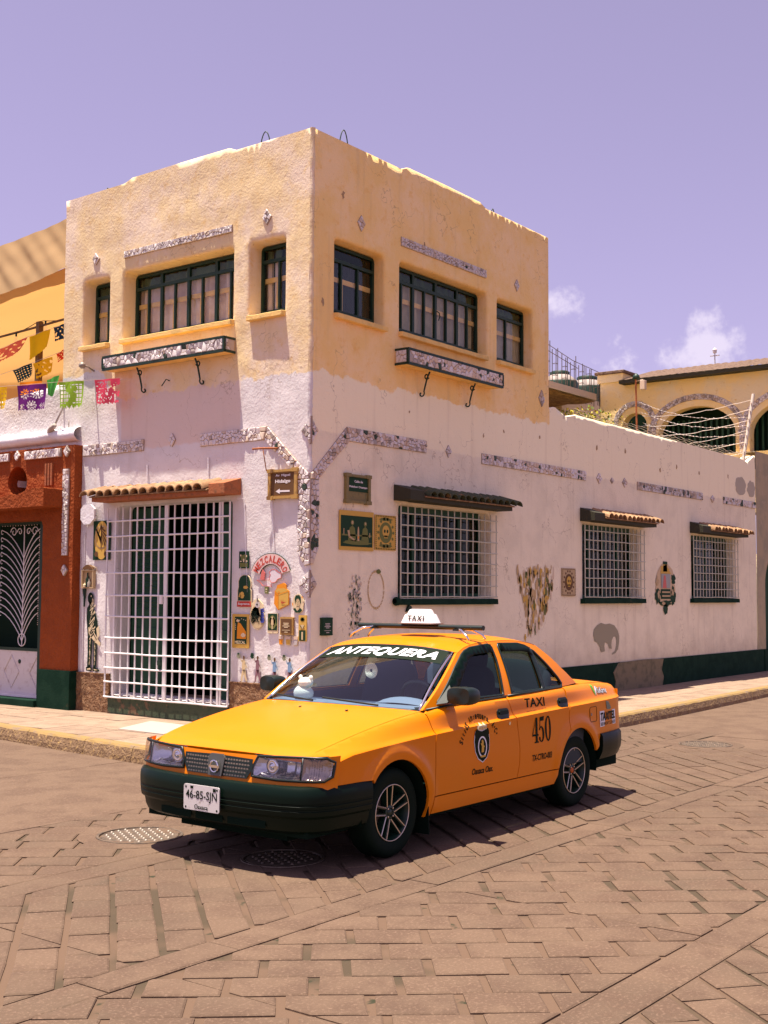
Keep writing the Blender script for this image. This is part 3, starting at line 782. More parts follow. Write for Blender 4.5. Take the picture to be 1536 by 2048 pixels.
def seg_quads(pts_out, pts_in):
    return [[pts_out[i], pts_out[i+1], pts_in[i+1], pts_in[i]] for i in range(len(pts_out)-1)]
quad = lambda a0, a1, z0, z1: [(a0, z0), (a1, z0), (a1, z1), (a0, z1)]
dia = lambda a, z, w, h: [(a-w, z), (a, z-h), (a+w, z), (a, z+h)]
mixw = (0.56, 0.24, 0.13, 0.07)
# column wrapping the corner, and its arms
mosaic(LW, [[(-0.018, 2.02), (0.06, 2.0), (0.165, 2.16), (0.165, 2.98), (-0.018, 2.98)]], 330, 21, True)
mosaic(RW, [[(0.0, 2.02), (0.06, 2.02), (0.155, 2.2), (0.155, 2.98), (0.0, 2.98)]], 330, 22, True, (0.4, 0.28, 0.12, 0.2))
mosaic(LW, [[(0.012, 2.985), (0.165, 2.985), (0.165, 3.01), (0.10, 3.13), (0.012, 3.05)], [(0.11, 3.13), (0.172, 3.015), (0.69, 3.47), (0.645, 3.63)], [(0.65, 3.635), (0.695, 3.475), (1.765, 3.47), (1.765, 3.625)]], 420, 23, False, (0.70, 0.18, 0.09, 0.03))
mosaic(RW, [[(0.012, 2.985), (0.155, 2.985), (0.155, 3.0), (0.10, 3.12), (0.012, 3.05)], [(0.105, 3.13), (0.165, 3.01), (0.69, 3.475), (0.645, 3.64)], [(0.65, 3.645), (0.695, 3.48), (2.268, 3.49), (2.268, 3.648)]], 420, 24, False, mixw)
mosaic(LW, [quad(2.787, 3.98, 3.487, 3.635)], 420, 25)
mosaic(RW, [quad(3.575, 6.565, 3.468, 3.613)], 400, 26, False, mixw)
mosaic(RW, [quad(8.385, 11.12, 3.455, 3.592)], 330, 27, False, mixw)
mosaic(RW, [quad(12.14, 13.84, 3.455, 3.588)], 320, 28, False, mixw)
mosaic(LW, [quad(1.27, 3.235, 6.045, 6.138)], 520, 29)
mosaic(RW, [quad(1.708, 3.675, 6.06, 6.175)], 520, 30)
for mp, a, z, w, h, s in ((LW, 3.80, 6.13, 0.07, 0.085, 31), (LW, 0.70, 6.125, 0.075, 0.10, 32), (RW, 0.90, 6.143, 0.075, 0.10, 33), (RW, 4.505, 6.132, 0.07, 0.09, 34), (RW, 5.20, 4.58, 0.085, 0.13, 35),
                          (LW, 2.262, 3.587, 0.06, 0.085, 36), (RW, 2.765, 3.56, 0.06, 0.085, 37), (RW, 7.01, 3.536, 0.09, 0.085, 38), (RW, 7.46, 3.537, 0.06, 0.05, 39), (RW, 7.915, 3.538, 0.09, 0.08, 40), (RW, 11.61, 3.51, 0.09, 0.07, 41)):
    mosaic(mp, [dia(a, z, w, h)], 420, s, False, mixw if mp is RW else (0.82, 0.13, 0.05, 0.0), name='mosaic_diamond')
# diamonds folded round the corner
mosaic(LW, [[(-0.018, 3.38), (0.13, 3.54), (-0.018, 3.70)]], 420, 42, name='mosaic_diamond'); mosaic(RW, [[(0.012, 3.38), (0.13, 3.54), (0.012, 3.70)]], 420, 43, False, mixw, name='mosaic_diamond')
mosaic(LW, [[(-0.018, 1.645), (0.15, 1.80), (-0.018, 1.955)]], 420, 44, name='mosaic_diamond'); mosaic(RW, [[(0.012, 1.645), (0.13, 1.80), (0.012, 1.955)]], 420, 45, False, mixw, name='mosaic_diamond')

# ------------------------------------------------------------------ flower boxes
def flower_box(mp, a0, a1, z0, z1, dep, near_end, seed, single, w):
    p = part('flower_box', BLD)
    b = MB()
    b.hexa([mp(a0, z0, 0), mp(a1, z0, 0), mp(a1, z0, dep-0.012), mp(a0, z0, dep-0.012), mp(a0, z1-0.03, 0), mp(a1, z1-0.03, 0), mp(a1, z1-0.03, dep-0.012), mp(a0, z1-0.03, dep-0.012)])
    b.build('trough', M['ochre'], p)
    f = MB(); t = 0.022
    def bx(x0, x1, y0, y1, d0, d1): f.hexa([mp(x0, y0, d0), mp(x1, y0, d0), mp(x1, y1, d0), mp(x0, y1, d0), mp(x0, y0, d1), mp(x1, y0, d1), mp(x1, y1, d1), mp(x0, y1, d1)])
    bx(a0-0.004, a1+0.004, z0-0.006, z0+t, dep-0.02, dep+0.012); bx(a0-0.004, a1+0.004, z1-t, z1+0.004, dep-0.02, dep+0.012)
    for a in (a0, a1): bx(a-0.012, a+0.012, z0+t, z1-t, dep-0.02, dep+0.014)
    ae = near_end; sg = 1 if ae == a1 else -1
    bx(min(ae, ae+0.012*sg), max(ae, ae+0.012*sg), z0-0.006, z0+t, 0.0, dep-0.02); bx(min(ae, ae+0.012*sg), max(ae, ae+0.012*sg), z1-t, z1+0.004, 0.0, dep-0.02)
    f.build('iron_frame', M['iron_black'], p)
    mosaic(mp, [quad(a0+0.016, (a0+a1)/2, z0+t+0.002, z1-t-0.002), quad((a0+a1)/2+0.002, a1-0.016, z0+t+0.002, z1-t-0.002)], 300, seed, single, w, p, dep-0.006, 0.018, 'stone_face')
    # end face towards the viewer
    mpe = lambda d, z, o: mp(ae+sg*o, z, d)
    mosaic(mpe, [quad(0.012, dep-0.022, z0+t+0.002, z1-t-0.002)], 300, seed+1, False, w, p, 0.0, 0.014, 'stone_face')
    for fr in (0.24, 0.72):        # scrolled iron brackets
        a = a0+(a1-a0)*fr; pts = []
        for k in range(13): th = 0.2+k*0.46; r = 0.012+0.0028*k; pts.append((dep*0.62+r*math.cos(th)*0.9-0.02, z0-0.07+r*math.sin(th)))
        s2 = [(dep*0.62+0.03, z0-0.02), (dep*0.55, z0-0.10), (dep*0.40, z0-0.20), (dep*0.30, z0-0.27)]
        for k in range(11): th = math.pi*0.15-k*0.46; r = 0.045-0.003*k; s2.append((dep*0.30-0.035+r*math.cos(th), z0-0.29+r*math.sin(th)))
        f = MB(); f.tube([mp(a, z, d) for d, z in pts], 0.009, 6); f.tube([mp(a, z, d) for d, z in s2], [0.012]*3+[0.010]*(len(s2)-3), 6)
        f.build('bracket', M['iron_black'], p, smooth=True)
flower_box(LW, 1.205, 3.40, 4.555, 4.735, 0.185, 1.205, 51, True, (0.8, 0.12, 0.06, 0.02))
flower_box(RW, 1.60, 3.80, 4.525, 4.725, 0.20, 1.60, 53, False, (0.50, 0.30, 0.14, 0.06))

# ------------------------------------------------------------------ tiled canopies
def canopy(mp, a0, a1, dep, zf, zw, n, end_len, end_mat, tile_mat, corner_side, board='dark_wood'):
    """a0..a1 along the wall; corner_side = a value at the capped end"""
    p = part('canopy', BLD); sg = 1 if corner_side == a0 else -1
    b = MB(); o = abs(a1-a0)
    A = lambda t: corner_side+sg*t
    for t0, t1, m in ((end_len, o, 0),):
        b.hexa([mp(A(t0), zf, 0.0), mp(A(t1), zf, 0.0), mp(A(t1), zf, dep), mp(A(t0), zf, dep), mp(A(t0), zw-0.05, 0.0), mp(A(t1), zw-0.05, 0.0), mp(A(t1), zf+0.05, dep), mp(A(t0), zf+0.05, dep)])
    b.build('fascia_board', M[board], p, bevel=0.004)
    b = MB(); t0, t1 = 0.0, end_len-0.002
    b.hexa([mp(A(t0), zf+0.004, 0.0), mp(A(t1), zf+0.004, 0.0), mp(A(t1), zf+0.004, dep+0.01), mp(A(t0), zf+0.004, dep+0.01), mp(A(t0), zw+0.03, 0.0), mp(A(t1), zw+0.03, 0.0), mp(A(t1), zf+0.13, dep+0.01), mp(A(t0), zf+0.13, dep+0.01)])
    b.build('end_board', M[end_mat], p, bevel=0.006)
    pitch_ = (o-end_len+0.10)/n; proto = None; rnd_ = random.Random(int(a0*10)+n)
    L = math.hypot(dep+0.07, zw-zf-0.08); 
    for i in range(n):
        t = end_len+0.03+pitch_*(i+0.5)
        if proto is None:
            b = MB(); r0, r1, th = pitch_*0.46, pitch_*0.56, 0.014; vs = []; k = 8
            for rr, dd, zz in ((r0, 0.0, zw-0.01), (r1, dep+0.075, zf+0.062)):
                for off in (0, -th):
                    for j in range(k+1):
                        a = math.pi*j/k; vs.append(mp((rr+off)*math.cos(a), zz+(rr+off)*math.sin(a)*0.85, dd))
            q = k+1
            fs = [(j, j+1, 2*q+j+1, 2*q+j) for j in range(k)]+[(q+j, q+j+1, 3*q+j+1, 3*q+j) for j in range(k)]+[(2*q+j, 2*q+j+1, 3*q+j+1, 3*q+j) for j in range(k)]+[(j, j+1, q+j+1, q+j) for j in range(k)]
            fs += [(0, 2*q, 3*q, q), (k, 2*q+k, 3*q+k, q+k)]
            b.add(vs, fs); proto = b.build('roof_tile', M[tile_mat], p, smooth=True, angle=50); t_o = proto
        else: t_o = dup(proto, p)
        jd = rnd_.uniform(-0.012, 0.012)
        t_o.location = mp(A(t), rnd_.uniform(-0.005, 0.005), jd)
        t_o.rotation_euler = (0, 0, rnd_.uniform(-0.03, 0.03))
    b = MB(); b.hexa([mp(A(end_len), zf+0.055, 0.0), mp(A(o+0.02), zf+0.055, 0.0), mp(A(o+0.02), zf+0.052, dep+0.03), mp(A(end_len), zf+0.052, dep+0.03), mp(A(end_len), zw-0.02, 0.0), mp(A(o+0.02), zw-0.02, 0.0), mp(A(o+0.02), zf+0.064, dep+0.03), mp(A(end_len), zf+0.064, dep+0.03)])
    b.build('tile_bed', M['tile'], p)
canopy(LW, 1.064, 3.46, 0.27, 2.845, 3.02, 14, 0.27, 'rust_wood', 'tile', 1.064, 'rust_wood')
canopy(RW, 1.578, 3.97, 0.25, 2.835, 3.01, 14, 0.30, 'dark_wood', 'tile_dark', 1.578)
canopy(RW, 6.376, 8.60, 0.25, 2.825, 3.01, 13, 0.34, 'dark_wood', 'tile', 6.376)
canopy(RW, 10.545, 12.78, 0.25, 2.82, 3.0, 13, 0.36, 'dark_wood', 'tile', 10.545)

# ------------------------------------------------------------------ gate, grilles, doors, plinths
def grille(name, mp, verts, horis, d, r, z0, z1, mt, thick=(), ext=0.0, a_lo=None, a_hi=None, posts=()):
    g = part(name, BLD); rnd_ = random.Random(int(z0*100)+len(verts))
    pv = None
    for i, a in enumerate(verts):
        rr = r*(1.5 if i in posts else 1.0)
        b = MB(); n = 10; ph = rnd_.uniform(0, 9)
        b.tube([mp(a+0.004*noise.noise((ph, k*0.6, 1)), z0+(z1-z0)*k/n, d+0.004*noise.noise((ph, k*0.6, 7))) for k in range(n+1)], rr, 6)
        b.build('bar', mt, g, smooth=True, angle=50)
    for j, z in enumerate(horis):
        rr = r*(2.0 if j in thick else 0.92)
        b = MB(); n = 14; ph = rnd_.uniform(0, 9)
        b.tube([mp(a_lo+(a_hi-a_lo)*k/n, z+0.008*noise.noise((ph, k*0.35, 2)), d+r*0.9+0.003*noise.noise((ph, k, 7))) for k in range(n+1)], rr, 6)
        b.build('rail', mt, g, smooth=True, angle=50)
    return g
c8x = [300, 370, 430, 490, 548, 608, 670, 733, 787, 801, 862, 925, 990, 1060, 1130, 1195, 1250, 1272, 1335]
vy = [3.365-(x-300)/1035*2.195-0.06*math.sin((x-300)/1035*math.pi) for x in c8x]
grille('gate', LW, vy, [2.60, 2.405, 2.22, 1.935, 1.65, 1.385, 1.115, 0.915, 0.735, 0.555, 0.365], 0.075, 0.0115, 0.36, 2.77, M['white_steel'], thick=(), a_lo=1.165, a_hi=3.37, posts=(1, 8, 9, 16))
gt = [o for o in BLD.children if o.name.startswith('gate')][0]
b = MB(); b.box(-0.115, -0.085, 2.30, 2.345, 0.80, 0.86); b.tube([(-0.1, 2.31, 0.86), (-0.1, 2.31, 0.90), (-0.1, 2.335, 0.90), (-0.1, 2.335, 0.86)], 0.005, 6); b.build('padlock', M['iron_black'], gt)
b = MB(); b.box(-0.115, -0.085, 2.29, 2.33, 1.55, 1.66); b.build('lock', M['white_steel'], gt, bevel=0.004)
for h, x0, x1 in ((G_R[0], 1.665, 3.87), (G_R[1], 6.44, 8.54), (G_R[2], 10.59, 12.73)):
    vs = [x0+(x1-x0)*i/15 for i in range(16)]
    hz = [1.655+(2.69-1.655)*i/7 for i in range(8)]
    grille('window_grille', RW, vs, hz, 0.05, 0.0085, 1.645, 2.775, M['grey_steel'], a_lo=x0-0.01, a_hi=x1+0.02)
    b = MB(); b.hexa([RW(x0-0.06, 1.555, -0.03), RW(x1+0.02, 1.555, -0.03), RW(x1+0.02, 1.555, 0.075), RW(x0-0.06, 1.555, 0.075), RW(x0-0.06, 1.635, -0.15), RW(x1+0.02, 1.635, -0.15), RW(x1+0.02, 1.63, 0.07), RW(x0-0.06, 1.63, 0.07)])
    b.build('window_sill', M['green_base'], BLD, bevel=0.006)
    w = part('window', BLD); f = MB()
    fb = lambda a0, a1, c0, c1: f.hexa([RW(a0, c0, -0.2), RW(a1, c0, -0.2), RW(a1, c1, -0.2), RW(a0, c1, -0.2), RW(a0, c0, -0.165), RW(a1, c0, -0.165), RW(a1, c1, -0.165), RW(a0, c1, -0.165)])
    fb(h[0], h[0]+0.05, h[2], h[3]); fb(h[1]-0.05, h[1], h[2], h[3]); fb(h[0]+0.05, h[1]-0.05, h[3]-0.10, h[3]); fb(h[0]+0.05, h[1]-0.05, h[2], h[2]+0.06)
    n = 4
    for i in range(1, n): a = h[0]+(h[1]-h[0])*i/n; fb(a-0.03, a+0.03, h[2]+0.06, h[3]-0.10)
    f.build('frame', M['green_door'], w)
    for i in range(n):
        a0, a1 = h[0]+(h[1]-h[0])*i/n+0.03, h[0]+(h[1]-h[0])*(i+1)/n-0.03
        b = MB(); b.hexa([RW(a0, h[2]+0.05, -0.19), RW(a1, h[2]+0.05, -0.19), RW(a1, h[3]-0.09, -0.19), RW(a0, h[3]-0.09, -0.19), RW(a0, h[2]+0.05, -0.186), RW(a1, h[2]+0.05, -0.186), RW(a1, h[3]-0.09, -0.186), RW(a0, h[3]-0.09, -0.186)])
        b.build('pane', M['pane_green'], w)
# green double door behind the gate: panels, louvres, dark gap where one leaf stands open
dr = part('door', BLD)
for a0, a1, dd in ((2.62, 3.275, 0.27), (1.225, 1.72, 0.27)):
    b = MB(); b.hexa([LW(a0, 0.40, -dd), LW(a1, 0.40, -dd), LW(a1, 2.78, -dd), LW(a0, 2.78, -dd), LW(a0, 0.40, -dd-0.04), LW(a1, 0.40, -dd-0.04), LW(a1, 2.78, -dd-0.04), LW(a0, 2.78, -dd-0.04)])
    for z0, z1 in ((0.55, 1.25), (1.40, 2.65)):
        b.hexa([LW(a0+0.07, z0, -dd), LW(a1-0.07, z0, -dd), LW(a1-0.07, z1, -dd), LW(a0+0.07, z1, -dd), LW(a0+0.09, z0+0.02, -dd+0.018), LW(a1-0.09, z0+0.02, -dd+0.018), LW(a1-0.09, z1-0.02, -dd+0.018), LW(a0+0.09, z1-0.02, -dd+0.018)])
    b.build('leaf', M['green_door'], dr)
for i in range(24):
    z = 1.46+i*0.048
    b = MB(); b.hexa([LW(2.74, z, -0.255), LW(3.15, z, -0.255), LW(3.15, z+0.012, -0.235), LW(2.74, z+0.012, -0.235), LW(2.74, z+0.03, -0.255), LW(3.15, z+0.03, -0.255), LW(3.15, z+0.034, -0.25), LW(2.74, z+0.034, -0.25)]); b.build('louvre', M['green_door'], dr)
b = MB(); b.box(0.02, 0.6, 1.15, 3.35, 0.30, 0.395); b.box(0.0, 0.02, 1.15, 3.35, 0.30, 0.38); b.build('threshold', M['slab'], BLD)
b = MB(); b.box(-0.045, 0.03, 1.20, 3.34, 0.12, 0.355); b.build('step_riser', M['green_step'], BLD, bevel=0.008)
b = MB(); b.grid(lambda i, j: LW(3.34+(4.0-3.34)*i, 0.12+0.52*j, 0.028+0.016*noise.noise((i*9, j*6, 1))), 14, 10); b2 = MB(); b2.grid(lambda i, j: LW(-0.02+1.205*i, 0.12+0.525*j, 0.028+0.016*noise.noise((i*15, j*6, 4))), 26, 10)
b2.add([LW(1.185, 0.12, 0.03), LW(1.185, 0.645, 0.03), LW(1.185, 0.645, 0), LW(1.185, 0.12, 0)], [(0,1,2,3)]); b.add([LW(3.34, 0.12, 0.03), LW(3.34, 0.64, 0.03), LW(3.34, 0.64, 0), LW(3.34, 0.12, 0)], [(0,1,2,3)])
b2.box(-0.035, 0.0, -0.02, 1.185, 0.643, 0.655); b.box(-0.035, 0.0, 3.34, 4.0, 0.636, 0.648)
b.build('stone_dado', M['brown_base'], BLD, smooth=True, angle=40); b2.build('stone_dado', M['brown_base'], BLD, smooth=True, angle=40)
b = MB(); b.grid(lambda i, j: RW(-0.03+14.2*i, 0.12+(0.48+0.008*noise.noise((i*90, 1, 1)))*j, 0.022+0.006*noise.noise((i*80, j*6, 1))), 160, 4); b.box(-0.03, 14.17, -0.022, 0.0, 0.595, 0.604); b.build('painted_dado', M['green_base'], BLD, smooth=True, angle=40)
pp = [(7.45, 0.13), (9.25, 0.13), (9.30, 0.30), (9.22, 0.42), (9.30, 0.60), (8.6, 0.615), (7.6, 0.60), (7.42, 0.45), (7.5, 0.3)]
b = MB(); b.prism(pp, RW, 0.0, 0.034); b.build('render_patch', M['patch'], BLD)
# small iron things on the walls and roof hoops
def hoop(mp, a, z, w, h):
    b = MB(); b.tube([mp(a-w+2*w*k/12, z-0.05+(h+0.05)*math.sin(math.pi*k/12)**0.6, -0.10) for k in range(13)], 0.007, 6); b.build('rebar_hoop', M['iron_black'], BLD, smooth=True)
hoop(LW, 0.84, 7.05, 0.085, 0.17); hoop(RW, 0.68, 7.05, 0.085, 0.20); hoop(LW, 3.72, 7.05, 0.03, 0.06); hoop(RW, 4.02, 7.05, 0.05, 0.10)
b = MB(); b.tube([LW(3.80, 4.62, 0), LW(3.80, 4.66, 0.10), LW(3.80, 4.665, 0.16)], 0.012, 6); b.lathe([(0.0, -0.235), (0.03, -0.23), (0.045, -0.20), (0.038, -0.17), (0.0, -0.155)], (0, 3.80, 4.665), 'x', 14); b.build('wall_lamp', M['stud'], BLD, smooth=True)
b = MB(); b.tube([LW(0.46, 3.36, 0.0), LW(0.62, 3.36, 0.12), LW(0.74, 3.355, 0.16)], 0.012, 6); b.tube([LW(0.615, 3.36, 0.12), LW(0.61, 3.10, 0.06)], 0.006, 6); b.build('drain_pipe', M['rust_wood'], BLD, smooth=True)
for y, z0, z1 in ((2.71, 3.30, 3.05), (1.62, 3.33, 3.10)):
    b = MB(); b.tube([LW(y, z0, 0.008), LW(y-0.01, z1, 0.010)], 0.009, 6); b.build('wall_cable', M['white_paint'], BLD)
b = MB(); b.tube([LW(1.10, 2.80, 0.03), LW(1.0, 2.80, 0.012), LW(0.985, 2.4, 0.012), LW(0.93, 1.70, 0.012)], 0.005, 5); b.build('wall_cable', M['white_paint'], BLD)
b = MB(); b.tube([LW(0.565, 2.76, 0.008), LW(0.54, 2.40, 0.010), LW(0.52, 2.17, 0.012)], 0.006, 5); b.build('wall_cable', M['white_paint'], BLD)
b = MB(); b.tube([LW(1.045, 2.0, 0.012), LW(1.05, 1.56, 0.012)], 0.004, 5); b.build('wall_cable', M['white_paint'], BLD)
b = MB(); b.tube([LW(2.34, 4.34, 0.0), LW(2.33, 4.35, 0.06), LW(2.40, 4.27, 0.07)], 0.008, 6); b.build('wall_hook', M['iron_black'], BLD)
# ------------------------------------------------------------------ taxi
M['yellow'] = mat('taxi_yellow_paint', (0.73, 0.198, 0.0), 0.36, spec=0.16, coat=0.16, var=[(2.0, (0.71, 0.203, 0.002), 0.45, 0.65), (40, (0.69, 0.185, 0.003), 0.6, 0.75)])
M['yellow'].node_tree.nodes['Principled BSDF'].inputs['Coat Roughness'].default_value = 0.12
M['blackplast'] = mat('black_bumper_plastic', (0.001, 0.008, 0.004), 0.42, spec=0.16, bumps=[(260, 0.15, 0.002)])
M['rubber'] = mat('tyre_rubber', (0.001, 0.008, 0.004), 0.75, spec=0.15, bumps=[(120, 0.2, 0.002)])
M['trim'] = mat('black_trim', (0.003, 0.011, 0.007), 0.4, spec=0.5)
M['chrome'] = mat('chrome', (0.82, 0.78, 0.74), 0.12, metal=1.0)
M['alloy'] = mat('machined_alloy', (0.70, 0.60, 0.50), 0.3, metal=0.9)
M['rimblack'] = mat('black_rim_paint', (0.006, 0.024, 0.014), 0.35, spec=0.5)
M['decal'] = mat('black_decal', (0.006, 0.014, 0.006), 0.6, spec=0.1)
M['decal_w'] = mat('white_decal', (0.80, 0.80, 0.82), 0.5)
M['lens'] = glass('headlamp_lens', (0.98, 0.98, 1.0), 0.02, 0.97)
M['reflector'] = mat('lamp_reflector', (0.50, 0.48, 0.48), 0.16, metal=0.95, bumps=[(18, 0.3, 0.01)])
M['turn'] = glass('turn_lens', (0.92, 0.82, 0.74), 0.08, 0.85)
M['frost'] = mat('frosted_turn_lens', (0.26, 0.20, 0.16), 0.22, spec=0.6, bumps=[(200, 0.3, 0.002)])
M['windshield'] = glass('windshield_glass', (0.84, 0.94, 1.0), 0.02, 0.92)
M['tinted'] = glass('tinted_side_glass', (0.60, 0.76, 0.60), 0.02, 0.66, refl=0.4)
M['visor'] = mat('smoked_visor', (0.001, 0.007, 0.004), 0.4, spec=0.08)
M['seat'] = mat('navy_seat_fabric', (0.016, 0.032, 0.060), 0.9)
M['dash'] = mat('grey_blue_dashboard', (0.16, 0.20, 0.26), 0.7)
M['dash_d'] = mat('dark_dashboard', (0.020, 0.032, 0.042), 0.7)
M['under'] = mat('underbody', (0.004, 0.013, 0.008), 0.95, spec=0.1)

TX = thing('taxi', 'yellow four-door taxi with black bumpers and a white roof sign', 'taxi', (-4.845, -3.40, 0))
P = lambda u, v, w: (u, -v, w)

def cr(xs, ys, x):
    """smooth interpolation through knots"""
    n = len(xs)
    if x <= xs[0]: return ys[0]+(ys[1]-ys[0])/(xs[1]-xs[0])*(x-xs[0])
    if x >= xs[-1]: return ys[-1]+(ys[-1]-ys[-2])/(xs[-1]-xs[-2])*(x-xs[-1])
    i = 0
    while x > xs[i+1]: i += 1
    h = xs[i+1]-xs[i]; t = (x-xs[i])/h
    def tan(k):
        if k == 0: return (ys[1]-ys[0])/(xs[1]-xs[0])
        if k == n-1: return (ys[-1]-ys[-2])/(xs[-1]-xs[-2])
        a = (ys[k]-ys[k-1])/(xs[k]-xs[k-1]); b = (ys[k+1]-ys[k])/(xs[k+1]-xs[k])
        return 0 if a*b <= 0 else 2*a*b/(a+b)
    m0, m1 = tan(i)*h, tan(i+1)*h
    return (2*t**3-3*t*t+1)*ys[i]+(t**3-2*t*t+t)*m0+(-2*t**3+3*t*t)*ys[i+1]+(t**3-t*t)*m1
Bw = lambda u: cr([0.05, 0.15, 0.26, 0.5, 0.9, 1.5, 2.5, 3.3, 3.8, 4.1, 4.24], [0.720, 0.788, 0.814, 0.828, 0.834, 0.840, 0.840, 0.832, 0.800, 0.760, 0.715], u)
TOP = lambda u: cr([0.06, 0.15, 0.4, 0.7, 1.0, 1.24, 1.5, 2.3, 3.2, 3.6, 4.0, 4.2, 4.26], [0.688, 0.712, 0.772, 0.828, 0.873, 0.899, 0.920, 0.938, 0.958, 0.962, 0.945, 0.918, 0.88], u)
SH = lambda u: cr([0.06, 0.4, 1.0, 1.24, 1.5, 2.3, 3.2, 3.6, 4.0, 4.25], [0.66, 0.705, 0.715, 0.725, 0.757, 0.765, 0.752, 0.715, 0.675, 0.64], u)
WC = lambda u: cr([0.1, 0.36, 1.26, 1.76, 3.52, 4.2], [0.655, 0.70, 0.756, 0.772, 0.815, 0.82], u)
AX_F, AX_R, WR = 0.86, 3.29, 0.287
WCc = lambda u: min(WC(u), TOP(u)-0.07)
def v_side(u, w):
    B, T, S, C = Bw(u), TOP(u), SH(u), WC(u)
    C = min(C, T-0.07)
    ws = [0.17, 0.30, 0.48, C-0.06, C-0.003, C+0.014, T-0.022, T]
    vs = [B-0.055, B-0.014, B, B-0.008, B-0.004, B-0.026, S+0.030, S]
    if ws[6] < ws[5]+0.01: ws = ws[:6]+[T]; vs = vs[:6]+[S]
    v = cr(ws, vs, w)
    for ax in (AX_F, AX_R):
        r = math.hypot(u-ax, w-0.292)
        if w > 0.2: v += 0.020*math.exp(-((r-0.375)/0.045)**2)*min(1, max(0, (w-0.25)/0.12))
    return v
Vb = lambda u: cr([1.2, 1.5, 2.3, 3.2, 3.6], [0.715, 0.738, 0.748, 0.728, 0.68], u)
def vg(u, w): x = w-0.94; return Vb(u)-0.28*x-0.42*x*abs(x)
def v_any(u, w): return v_side(u, w) if w < TOP(u)-0.004 else vg(u, w)

def panel(name, outline, fn, parent, mt, step=0.026, holes=(), sides=(1, -1), lip=0.018, off=0.0, edge=0.02):
    """sheet of bodywork with the side-view outline (u, w) lying on the surface v = fn(u, w), edges folded inwards"""
    out = resample(outline, edge); hs = [resample(h, edge) for h in holes]
    ext, skp = (), None
    if fn is v_side:          # extra points along the body crease so that it stays a clean line
        us = [p[0] for p in out]; n_ = int((max(us)-min(us))/0.014)
        ext = [(min(us)+(k+0.5)*0.014, WCc(min(us)+(k+0.5)*0.014)+dw) for k in range(n_) for dw in (-0.028, -0.014, -0.003, 0.0055, 0.014, 0.028)]
        skp = lambda p: abs(p[1]-WCc(p[0])-0.003) < 0.034
    pts, fs = fill(out, hs, step, 0.0, ext, skp)
    res = []
    for sg in sides:
        b = MB(); b.add([P(u, sg*(fn(u, w)+off), w) for u, w in pts], fs)
        if lip:
            for ring in [out]+hs:
                k = len(ring)
                b.add([P(u, sg*(fn(u, w)+off), w) for u, w in ring]+[P(u, sg*(fn(u, w)+off-lip), w) for u, w in ring], [(i, (i+1) % k, k+(i+1) % k, k+i) for i in range(k)])
        res.append(b.build(name, mt, parent if not isinstance(parent, dict) else parent[sg], smooth=True, merge=True, angle=38))
    return res
def arc(ax, r, a0, a1, n=18): return [(ax+r*math.cos(R(a0+(a1-a0)*k/n)), 0.292+r*math.sin(R(a0+(a1-a0)*k/n))) for k in range(n+1)]
RA = 0.338
# --- fenders, doors, quarters
doorF = lambda w: cr([0.30, 0.345, 0.55, 0.75, 0.90, 0.94], [1.262, 1.255, 1.275, 1.285, 1.268, 1.262], w)
doorB = lambda w: cr([0.30, 0.345, 0.53, 0.70, 0.865, 0.95], [2.315, 2.330, 2.362, 2.345, 2.285, 2.25], w)
g = 0.0040
fen = [(0.215, 0.533), (0.245, 0.60), (0.262, 0.69), (0.262, 0.7045), (0.2, 0.7035), (0.14, 0.7005)] + [(u, TOP(u)-0.002) for u in (0.142, 0.2, 0.3, 0.4, 0.6, 0.8, 1.0, 1.15, 1.24)] + [(doorF(w)-g, w) for w in (0.890, 0.85, 0.75, 0.65, 0.55, 0.45, 0.345)] + [(1.255-g, 0.215)] + [(1.185, 0.215)] + arc(AX_F, RA, -12, 140, 22)[0:] + [(0.585, 0.533)]
panel('front_fender', fen, v_side, TX, M['yellow'])
DF, DRr = {}, {}
for sg in (1, -1):
    DF[sg] = part('front_door', TX); DRr[sg] = part('rear_door', TX)
zs = [0.345, 0.45, 0.55, 0.65, 0.75, 0.85]
fd = [(doorF(w)+g, w) for w in zs+[0.885]] + [(u, TOP(u)-0.003) for u in (1.30, 1.5, 1.8, 2.1)] + [(doorB(w)-g, w) for w in [0.935]+zs[::-1]]
panel('door_panel', fd, v_side, DF, M['yellow'])
rarc = [p for p in arc(AX_R, RA+0.018, 171, 118, 12)]
rd = [(doorB(w)+g, w) for w in zs+[0.935]] + [(u, TOP(u)-0.003) for u in (2.4, 2.7, 3.0, 3.13)] + [(3.150-g, 0.85), (3.135-g, 0.72), (3.12-g, 0.62)] + rarc[::-1][1:] + [(2.925, 0.345)]
rd = [p for i, p in enumerate(rd) if i == 0 or (abs(p[0]-rd[i-1][0])+abs(p[1]-rd[i-1][1])) > 0.004]
panel('door_panel', rd, v_side, DRr, M['yellow'])
qp = [(2.955, 0.335)] + arc(AX_R, RA+0.018, 171, 118, 12)[1:-1] + [(3.12+g, 0.62), (3.135+g, 0.72), (3.150+g, 0.85), (3.155, TOP(3.15)-0.003)] + [(u, TOP(u)-0.002) for u in (3.3, 3.6, 3.9, 4.1, 4.2, 4.235)] + [(4.225, 0.80), (4.235, 0.66), (4.235, 0.53), (3.70, 0.53)] + arc(AX_R, RA, 22, 171, 22)
panel('rear_quarter', qp, v_side, TX, M['yellow'])
sillp = [(1.262, 0.225), (1.262, 0.337), (2.945, 0.337), (2.955, 0.30), (2.93, 0.225)]
panel('rocker_panel', sillp, v_side, TX, M['yellow'])
